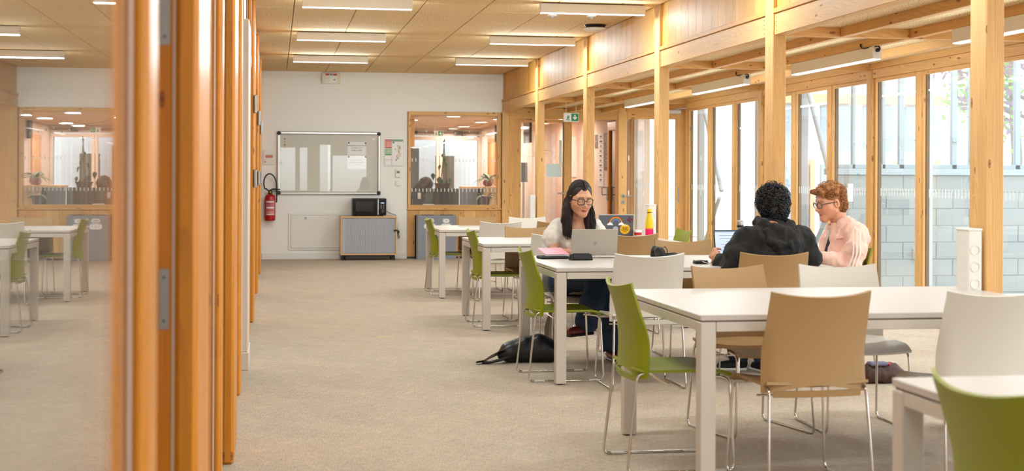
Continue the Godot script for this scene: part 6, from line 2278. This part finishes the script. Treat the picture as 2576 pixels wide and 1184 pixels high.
	add_glasses(o, hx, 0.05, 0.042, mat("navy_frame", c8(30, 30, 48), 0.3))
	part(o, "hair_clip", bx(Vector3(0.006, 0.006, 0.02), 0.002), M.yellow_print, hx * Vector3(-0.088, 0.03, 0.02))


func build_hoodie() -> void:
	var o := person(v3(3.1, 0, 8.62), PI, "young man with curly black hair in a black hoodie, back to camera")
	var skin := lin(206, 140, 100)
	var hx := Transform3D(Basis(Vector3.UP, -0.1) * Basis(Vector3.RIGHT, 0.22), Vector3(-0.085, 1.105, 0.15))
	var b := MB.new()
	b.coloured = true
	var f := Field.new()
	f.setup(Vector3(-0.36, 0.0, -0.22), Vector3(0.36, 1.05, 0.7), 0.014)
	f.cap(Vector3(0, 0.53, 0.0), Vector3(-0.02, 0.7, 0.0), 0.12, 0.11, 0.05)
	f.cap(Vector3(-0.02, 0.7, 0.0), Vector3(-0.04, 0.9, 0.05), 0.11, 0.12, 0.05)
	f.cap(Vector3(-0.05, 0.93, 0.07), Vector3(-0.065, 1.05, 0.11), 0.058, 0.055, 0.03)
	limb(f, [Vector3(0.15, 0.9, 0.05), Vector3(0.235, 0.72, 0.0), Vector3(0.262, 0.768, 0.2)], [0.05, 0.042, 0.028], 0.02)
	limb(f, [Vector3(-0.23, 0.9, 0.05), Vector3(-0.28, 0.71, 0.06), Vector3(-0.17, 0.77, 0.3)], [0.05, 0.042, 0.028], 0.02)
	limb(f, [Vector3(0.09, 0.54, 0.0), Vector3(0.12, 0.55, 0.42), Vector3(0.02, 0.1, 0.5)], [0.085, 0.06, 0.04], 0.03)
	limb(f, [Vector3(-0.09, 0.54, 0.0), Vector3(-0.12, 0.55, 0.42), Vector3(-0.12, 0.1, 0.4)], [0.085, 0.06, 0.04], 0.03)
	f.add_to(b, func(_p: Vector3) -> Color: return skin)
	add_head(b, hx, skin, lin(160, 90, 80), lin(20, 16, 15), 1.0, false)
	add_hand(b, Vector3(0.264, 0.772, 0.21), Vector3(0.1, 0.35, 1.0), Vector3(0.9, 0.35, -0.2), -1.0, 0.45, skin)
	add_hand(b, Vector3(-0.165, 0.772, 0.31), Vector3(0.4, 0.0, 1.0), Vector3(0, 1, 0), 1.0, 0.4, skin)
	part(o, "body", b.mesh(), M.skin)
	var s := Field.new()
	s.setup(Vector3(-0.42, 0.42, -0.26), Vector3(0.42, 1.06, 0.36), 0.011)
	s.cap(Vector3(0.0, 0.5, -0.01), Vector3(-0.02, 0.7, -0.01), 0.165, 0.16, 0.05)
	s.cap(Vector3(0.06, 0.7, -0.01), Vector3(0.03, 0.86, 0.02), 0.13, 0.12, 0.06)
	s.cap(Vector3(-0.11, 0.7, -0.01), Vector3(-0.13, 0.86, 0.02), 0.13, 0.12, 0.06)
	s.cap(Vector3(0.11, 0.89, 0.04), Vector3(-0.22, 0.89, 0.04), 0.085, 0.085, 0.06)
	limb(s, [Vector3(0.14, 0.885, 0.04), Vector3(0.205, 0.79, 0.0), Vector3(0.25, 0.705, 0.0), Vector3(0.26, 0.73, 0.1), Vector3(0.262, 0.757, 0.17)], [0.085, 0.078, 0.066, 0.058, 0.045], 0.03)
	limb(s, [Vector3(-0.24, 0.885, 0.04), Vector3(-0.28, 0.78, 0.04), Vector3(-0.29, 0.71, 0.08), Vector3(-0.2, 0.76, 0.27)], [0.085, 0.078, 0.066, 0.045], 0.03)
	s.wrinkle(0.026, 7.0, 31)
	s.wrinkle(0.008, 20.0, 32)
	s.cap(Vector3(-0.06, 0.93, 0.06), Vector3(-0.063, 0.985, 0.085), 0.085, 0.078, 0.03)
	s.ell(Vector3(-0.064, 1.06, 0.12), Vector3(0.064, 0.09, 0.075), 0.012, true)
	part(o, "hoodie", s.build(null), cloth("black_fleece", c8(32, 30, 30), 0.95, 0.25))
	# the hood hanging down between the shoulders
	var hd := Field.new()
	hd.setup(Vector3(-0.28, 0.68, -0.24), Vector3(0.16, 1.08, 0.22), 0.0085)
	limb(hd, [Vector3(0.035, 1.0, 0.15), Vector3(0.04, 1.015, 0.07), Vector3(0.02, 0.995, -0.01), Vector3(-0.03, 0.965, -0.06), Vector3(-0.1, 0.965, -0.06), Vector3(-0.155, 0.99, -0.01), Vector3(-0.17, 1.0, 0.07), Vector3(-0.165, 0.99, 0.15)], [0.022, 0.026, 0.03, 0.032, 0.032, 0.03, 0.026, 0.022], 0.015)
	limb(hd, [Vector3(0.045, 0.985, 0.02), Vector3(0.015, 0.89, -0.1), Vector3(-0.06, 0.79, -0.135), Vector3(-0.14, 0.87, -0.12), Vector3(-0.185, 0.96, -0.01)], [0.026, 0.03, 0.022, 0.03, 0.028], 0.015)
	limb(hd, [Vector3(0.03, 0.95, -0.06), Vector3(-0.03, 0.87, -0.135), Vector3(-0.1, 0.87, -0.135), Vector3(-0.165, 0.94, -0.07)], [0.026, 0.024, 0.024, 0.026], 0.015)
	hd.ell(Vector3(-0.07, 0.89, -0.085), Vector3(0.095, 0.1, 0.04), 0.02)
	hd.wrinkle(0.014, 14.0, 33)
	part(o, "hood", hd.build(null), M.black_fleece)
	var j := Field.new()
	j.setup(Vector3(-0.26, 0.06, -0.2), Vector3(0.26, 0.72, 0.6), 0.014)
	j.cap(Vector3(-0.06, 0.54, -0.02), Vector3(0.06, 0.54, -0.02), 0.135, 0.135, 0.04)
	for q in [-1, 1]:
		limb(j, [Vector3(0.09 * q, 0.54, 0.0), Vector3(0.12 * q, 0.555, 0.42), Vector3(0.12, 0.1, 0.4) * Vector3(q, 1, 1) if q < 0 else Vector3(0.02, 0.1, 0.5)], [0.105, 0.08, 0.07], 0.03)
	j.wrinkle(0.01, 9.0, 5)
	part(o, "trousers", j.build(null), cloth("navy_twill", c8(34, 44, 62)))
	shoe(o, Vector3(0.0, 0.0, 0.5), Vector3(0.13, 0.0, 0.52), M.black_cloth, M.white_paint)
	shoe(o, Vector3(-0.12, 0.0, 0.36), Vector3(-0.1, 0.0, 0.5), M.black_cloth, M.white_paint)
	var h := MB.new()
	var r := RandomNumberGenerator.new()
	r.seed = 5
	var hf := Field.new()
	hf.setup(Vector3(-0.15, -0.13, -0.17), Vector3(0.15, 0.2, 0.14), 0.007)
	hf.ell(Vector3(0, 0.036, -0.02), Vector3(0.092, 0.096, 0.106), 0.01)
	hf.ell(Vector3(0, -0.03, -0.05), Vector3(0.084, 0.085, 0.08), 0.02)
	for k in 90:
		var dir := Vector3(r.randfn(), r.randfn(), r.randfn() - 0.3).normalized()
		if dir.z > 0.5 and dir.y < 0.3 or dir.y < -0.75:
			continue
		hf.ell(Vector3(0, 0.03, -0.022) + dir * Vector3(0.094, 0.097, 0.108), Vector3.ONE * r.randf_range(0.012, 0.02), 0.008)
	hf.ell(Vector3(0, -0.03, 0.115), Vector3(0.065, 0.085, 0.075), 0.01, true)
	hf.add_to(h, null, hx)
	h.xf = hx
	var keep := func(p: Vector3) -> bool: return not (p.z > 0.055 and p.y < 0.06) and p.y > -0.085
	curls(h, Vector3(0, 0.032, -0.022), Vector3(0.106, 0.109, 0.12), 1150, keep, r, 0.0095, 0.0028)
	curls(h, Vector3(0, 0.036, -0.022), Vector3(0.114, 0.118, 0.127), 220, keep, r, 0.012, 0.0017)
	curls(h, Vector3(0, -0.03, -0.052), Vector3(0.094, 0.092, 0.092), 460, func(p: Vector3) -> bool: return p.z < 0.0 and p.y < 0.03 and p.y > -0.115, r, 0.0095, 0.0028)
	for q in [[-0.03, 0.15, -0.02, 0.03], [0.03, 0.152, 0.0, -0.025], [-0.055, 0.137, 0.01, 0.02]]:
		var pts := []
		for k in 12:
			var an := k * 0.55
			pts.append(Vector3(q[0] + q[3] * (1.0 - cos(an)) * 0.7, q[1] + 0.022 * sin(an) * (1.0 - k * 0.04), q[2]))
		h.tube(pts, 0.0016, 4, false, false)
	part(o, "hair", h.mesh(), cloth("black_hair", c8(24, 20, 20), 0.42, 0.1))


func build_pink() -> void:
	var o := person(v3(3.8, 0, 9.2), -PI / 2, "young man with curly ginger hair and glasses in a pink jacket, in profile")
	var skin := lin(224, 158, 124)
	var hx := Transform3D(Basis(Vector3.UP, 0.12) * Basis(Vector3.RIGHT, 0.2), Vector3(0.0, 1.122, 0.05))
	var b := MB.new()
	b.coloured = true
	var f := Field.new()
	f.setup(Vector3(-0.34, 0.0, -0.28), Vector3(0.34, 1.06, 0.62), 0.013)
	f.cap(Vector3(0, 0.53, 0.0), Vector3(0, 0.7, -0.06), 0.115, 0.1, 0.05)
	f.cap(Vector3(0, 0.7, -0.06), Vector3(0, 0.88, -0.07), 0.1, 0.115, 0.05)
	f.cap(Vector3(-0.14, 0.91, -0.07), Vector3(0.14, 0.91, -0.07), 0.05, 0.05, 0.05)
	f.cap(Vector3(0, 0.92, -0.06), Vector3(0, 1.06, 0.0), 0.06, 0.056, 0.03)
	limb(f, [Vector3(0.17, 0.91, -0.07), Vector3(0.22, 0.7, -0.03), Vector3(0.12, 0.762, 0.2)], [0.048, 0.04, 0.027], 0.02)
	limb(f, [Vector3(-0.17, 0.91, -0.07), Vector3(-0.22, 0.7, -0.03), Vector3(-0.08, 0.762, 0.22)], [0.048, 0.04, 0.027], 0.02)
	for q in [-1, 1]:
		limb(f, [Vector3(0.09 * q, 0.54, 0.0), Vector3(0.12 * q, 0.55, 0.42), Vector3(0.12 * q, 0.1, 0.36)], [0.08, 0.058, 0.04], 0.03)
	f.add_to(b, func(_p: Vector3) -> Color: return skin)
	add_head(b, hx, skin, lin(190, 104, 92), lin(140, 96, 60), 1.04)
	add_hand(b, Vector3(0.12, 0.765, 0.21), Vector3(-0.35, 0.0, 1.0), Vector3(0.1, 1, 0), -1.0, 0.35, skin)
	add_hand(b, Vector3(-0.075, 0.765, 0.23), Vector3(0.3, 0.0, 1.0), Vector3(0, 1, 0), 1.0, 0.35, skin)
	part(o, "body", b.mesh(), M.skin)
	# undershirt with collar and dark tie-like print, seen in the open jacket
	var u := Field.new()
	u.setup(Vector3(-0.2, 0.5, -0.24), Vector3(0.2, 1.04, 0.16), 0.01)
	u.cap(Vector3(0, 0.56, -0.01), Vector3(0, 0.7, -0.05), 0.128, 0.118, 0.05)
	u.cap(Vector3(0, 0.7, -0.05), Vector3(0, 0.88, -0.06), 0.118, 0.122, 0.05)
	u.cap(Vector3(0, 0.92, -0.065), Vector3(0, 0.99, -0.04), 0.085, 0.068, 0.03)
	u.ell(Vector3(0, 1.03, 0.02), Vector3(0.07, 0.08, 0.08), 0.01, true)
	part(o, "shirt", u.build(null), cloth("grey_shirt", c8(206, 196, 182)))
	var tie := MB.new()
	tie.sheet(func(uu: float, w: float) -> Vector3: return Vector3((uu - 0.5) * lerpf(0.05, 0.1, w) + 0.02, lerpf(0.93, 0.66, w), lerpf(0.032, 0.095, sin(w * 1.4)) + 0.012 * sin(uu * PI)), 8, 12, 0.006)
	part(o, "tie", tie.mesh(), cloth("dark_print", c8(44, 40, 56)))
	var s := Field.new()
	s.setup(Vector3(-0.36, 0.46, -0.3), Vector3(0.36, 1.02, 0.28), 0.0105)
	s.cap(Vector3(0, 0.54, -0.01), Vector3(0, 0.7, -0.05), 0.145, 0.136, 0.05)
	s.cap(Vector3(0, 0.7, -0.05), Vector3(0, 0.87, -0.08), 0.136, 0.138, 0.06)
	s.cap(Vector3(-0.15, 0.905, -0.075), Vector3(0.15, 0.905, -0.075), 0.074, 0.074, 0.05)
	s.cap(Vector3(0, 0.9, -0.075), Vector3(0, 0.965, -0.055), 0.12, 0.09, 0.04)
	s.cap(Vector3(0.07, 0.86, 0.02), Vector3(0.08, 0.66, 0.06), 0.05, 0.055, 0.04)
	s.cap(Vector3(-0.07, 0.86, 0.02), Vector3(-0.08, 0.66, 0.06), 0.05, 0.055, 0.04)
	for q in [-1, 1]:
		limb(s, [Vector3(0.165 * q, 0.9, -0.075), Vector3(0.21 * q, 0.8, -0.055), Vector3(0.225 * q, 0.695, -0.025), Vector3(0.13 * q, 0.757, 0.17)], [0.084, 0.08, 0.066, 0.044], 0.025)
	s.cap(Vector3(-0.08, 0.88, -0.185), Vector3(0.08, 0.87, -0.185), 0.03, 0.028, 0.05)
	s.wrinkle(0.026, 7.0, 41)
	s.wrinkle(0.009, 22.0, 43)
	s.ell(Vector3(0.0, 0.8, 0.13), Vector3(0.045, 0.25, 0.1), 0.012, true)
	s.ell(Vector3(0, 1.03, -0.015), Vector3(0.064, 0.09, 0.08), 0.008, true)
	part(o, "jacket", s.build(null), cloth("pink_cotton", c8(242, 196, 178)))
	var co := MB.new()
	for q in [-1, 1]:
		co.sheet(func(uu: float, w: float) -> Vector3:
			var an := lerpf(-0.5, 2.25, uu)
			var rad := lerpf(0.086, 0.132, w) + 0.035 * w * smoothstep(0.6, 1.0, uu)
			return Vector3(q * sin(an) * rad, lerpf(1.006, 0.95, w) - 0.05 * uu * (0.4 + w), -0.052 - cos(an) * rad * 0.95), 14, 5, 0.007)
	part(o, "collar", co.mesh(), M.pink_cotton)
	for k in 3:
		var st := MB.new()
		st.sheet(func(uu: float, w: float) -> Vector3:
			var p := Vector3(0.165, 0.93, -0.06).lerp(Vector3(0.215, 0.78, -0.04), minf(w * 1.6, 1.0)).lerp(Vector3(0.225, 0.7, -0.005), maxf(0.0, w * 1.6 - 1.0) / 0.6)
			var an := 0.2 + (k - 1) * 0.26 + (uu - 0.5) * 0.11
			return p + Vector3(cos(an) * 0.088, 0.02 * (1.0 - w), sin(an) * 0.088), 2, 12, 0.003)
		part(o, "sleeve_stripe", st.mesh(), M.white_cotton)
	for q in [-1, 1]:
		var cu := MB.new()
		cu.tube([Vector3(0.145 * q, 0.75, 0.14), Vector3(0.118 * q, 0.763, 0.2)], [0.046, 0.034], 14)
		part(o, "cuff", cu.mesh(), M.grey_shirt)
	var j := Field.new()
	j.setup(Vector3(-0.26, 0.06, -0.2), Vector3(0.26, 0.72, 0.58), 0.014)
	j.cap(Vector3(-0.06, 0.54, -0.02), Vector3(0.06, 0.54, -0.02), 0.13, 0.13, 0.04)
	for q in [-1, 1]:
		limb(j, [Vector3(0.09 * q, 0.54, 0.0), Vector3(0.12 * q, 0.55, 0.42), Vector3(0.12 * q, 0.1, 0.36)], [0.1, 0.078, 0.07], 0.03)
	part(o, "trousers", j.build(null), cloth("maroon_twill", c8(86, 40, 44)))
	for q in [-1, 1]:
		shoe(o, Vector3(0.12 * q, 0.0, 0.32), Vector3(0.12 * q, 0.0, 0.46), M.black_cloth, M.white_paint)
	var h := MB.new()
	var r := RandomNumberGenerator.new()
	r.seed = 8
	var hf := Field.new()
	hf.setup(Vector3(-0.13, -0.12, -0.16), Vector3(0.13, 0.19, 0.15), 0.006)
	hf.ell(Vector3(0, 0.045, -0.018), Vector3(0.08, 0.085, 0.099), 0.01)
	hf.ell(Vector3(0, -0.02, -0.055), Vector3(0.074, 0.07, 0.058), 0.02)
	for k in 70:
		var dir := Vector3(r.randfn(), absf(r.randfn()) * 0.9 + 0.1, r.randfn()).normalized()
		hf.ell(Vector3(0, 0.048, -0.015) + dir * Vector3(0.08, 0.082, 0.1), Vector3.ONE * r.randf_range(0.011, 0.018), 0.008)
	for k in 7:
		hf.ell(Vector3((k - 3) * 0.019, 0.09 + 0.006 * sin(k * 2.0), 0.088 - absf(k - 3) * 0.006), Vector3.ONE * 0.014, 0.01)
	hf.ell(Vector3(0, -0.022, 0.1), Vector3(0.085, 0.102, 0.08), 0.008, true)
	for q in [-1, 1]:
		hf.ell(Vector3(0.085 * q, -0.022, 0.004), Vector3(0.04, 0.042, 0.036), 0.006, true)
	hf.add_to(h, null, hx)
	h.xf = hx
	var keep := func(p: Vector3) -> bool: return (p.y > 0.045 or p.z < -0.045) and p.y > -0.06 and not (p.z > 0.055 and p.y < 0.078)
	curls(h, Vector3(0, 0.045, -0.016), Vector3(0.09, 0.09, 0.109), 950, keep, r, 0.0085, 0.0022)
	curls(h, Vector3(0, 0.048, -0.014), Vector3(0.098, 0.099, 0.116), 190, keep, r, 0.011, 0.0014)
	curls(h, Vector3(0, -0.02, -0.062), Vector3(0.08, 0.075, 0.062), 200, func(p: Vector3) -> bool: return p.z < -0.05 and p.y < 0.03, r, 0.009, 0.002)
	curls(h, Vector3(0, 0.094, 0.084), Vector3(0.06, 0.014, 0.03), 150, func(_p: Vector3) -> bool: return true, r, 0.0085, 0.002)
	part(o, "hair", h.mesh(), cloth("ginger_hair", c8(166, 108, 56), 0.5, 0.2))
	add_glasses(o, hx, 0.046, 0.036, mat("steel_blue_frame", c8(34, 42, 56), 0.3))


func build_receptionist() -> void:
	var o := person(v3(2.58, 0, 24.4), PI, "person with long brown hair bent over a desk behind the internal window")
	var skin := lin(214, 160, 130)
	var b := MB.new()
	b.coloured = true
	var f := Field.new()
	f.setup(Vector3(-0.32, 0.0, -0.3), Vector3(0.32, 1.2, 0.6), 0.018)
	f.cap(Vector3(0, 0.53, 0), Vector3(0, 0.85, 0.1), 0.12, 0.12, 0.05)
	f.cap(Vector3(-0.15, 0.93, 0.12), Vector3(0.15, 0.93, 0.12), 0.055, 0.055, 0.05)
	f.cap(Vector3(0, 0.93, 0.12), Vector3(0, 1.12, 0.2), 0.055, 0.08, 0.04)
	for q in [-1, 1]:
		limb(f, [Vector3(0.18 * q, 0.92, 0.12), Vector3(0.25 * q, 0.72, 0.15), Vector3(0.1 * q, 0.78, 0.38)], [0.048, 0.04, 0.03], 0.02)
		limb(f, [Vector3(0.09 * q, 0.53, 0), Vector3(0.12 * q, 0.55, 0.4), Vector3(0.12 * q, 0.05, 0.38)], [0.08, 0.06, 0.04], 0.03)
	f.add_to(b, func(_p: Vector3) -> Color: return skin)
	part(o, "body", b.mesh(), M.skin)
	var h := Field.new()
	h.setup(Vector3(-0.3, 0.78, -0.2), Vector3(0.3, 1.36, 0.4), 0.012)
	h.ell(Vector3(-0.03, 1.16, 0.16), Vector3(0.115, 0.125, 0.13), 0.02)
	h.cap(Vector3(-0.01, 1.15, 0.13), Vector3(0.14, 1.0, 0.06), 0.115, 0.11, 0.05)
	h.cap(Vector3(0.06, 1.08, 0.1), Vector3(0.24, 0.92, 0.08), 0.1, 0.09, 0.05)
	h.wrinkle(0.012, 12.0, 9)
	part(o, "hair", h.build(null), cloth("brown_hair", c8(34, 22, 17), 0.6, 0.05))
	var s := Field.new()
	s.setup(Vector3(-0.34, 0.42, -0.24), Vector3(0.34, 1.02, 0.34), 0.016)
	s.cap(Vector3(0, 0.5, 0), Vector3(0, 0.86, 0.1), 0.15, 0.14, 0.05)
	s.cap(Vector3(-0.15, 0.91, 0.11), Vector3(0.15, 0.91, 0.11), 0.075, 0.075, 0.05)
	for q in [-1, 1]:
		limb(s, [Vector3(0.18 * q, 0.92, 0.12), Vector3(0.25 * q, 0.72, 0.15), Vector3(0.14 * q, 0.77, 0.3)], [0.065, 0.055, 0.045], 0.02)
	part(o, "jumper", s.build(null), cloth("dark_wool", c8(60, 52, 54)))
	# the office chair underneath
	var c := thing("office_chair", v3(2.58, 0, 24.4), "dark office chair under the person behind the internal window", "chair")
	part(c, "seat", bx(Vector3(0.46, 0.06, 0.44), 0.02), M.dark_desk, Vector3(0, 0.39, 0))
	part(c, "backrest", bx(Vector3(0.42, 0.36, 0.05), 0.02), M.dark_desk, Vector3(0, 0.66, 0.21))
	part(c, "column", tube_mesh([Vector3(0, 0.05, 0), Vector3(0, 0.36, 0)], 0.025, 8), M.black_plastic)
	for k in 5:
		part(c, "foot", tube_mesh([Vector3(0, 0.06, 0), Vector3(cos(TAU * k / 5) * 0.26, 0.03, sin(TAU * k / 5) * 0.26)], [0.022, 0.016], 6), M.black_plastic)
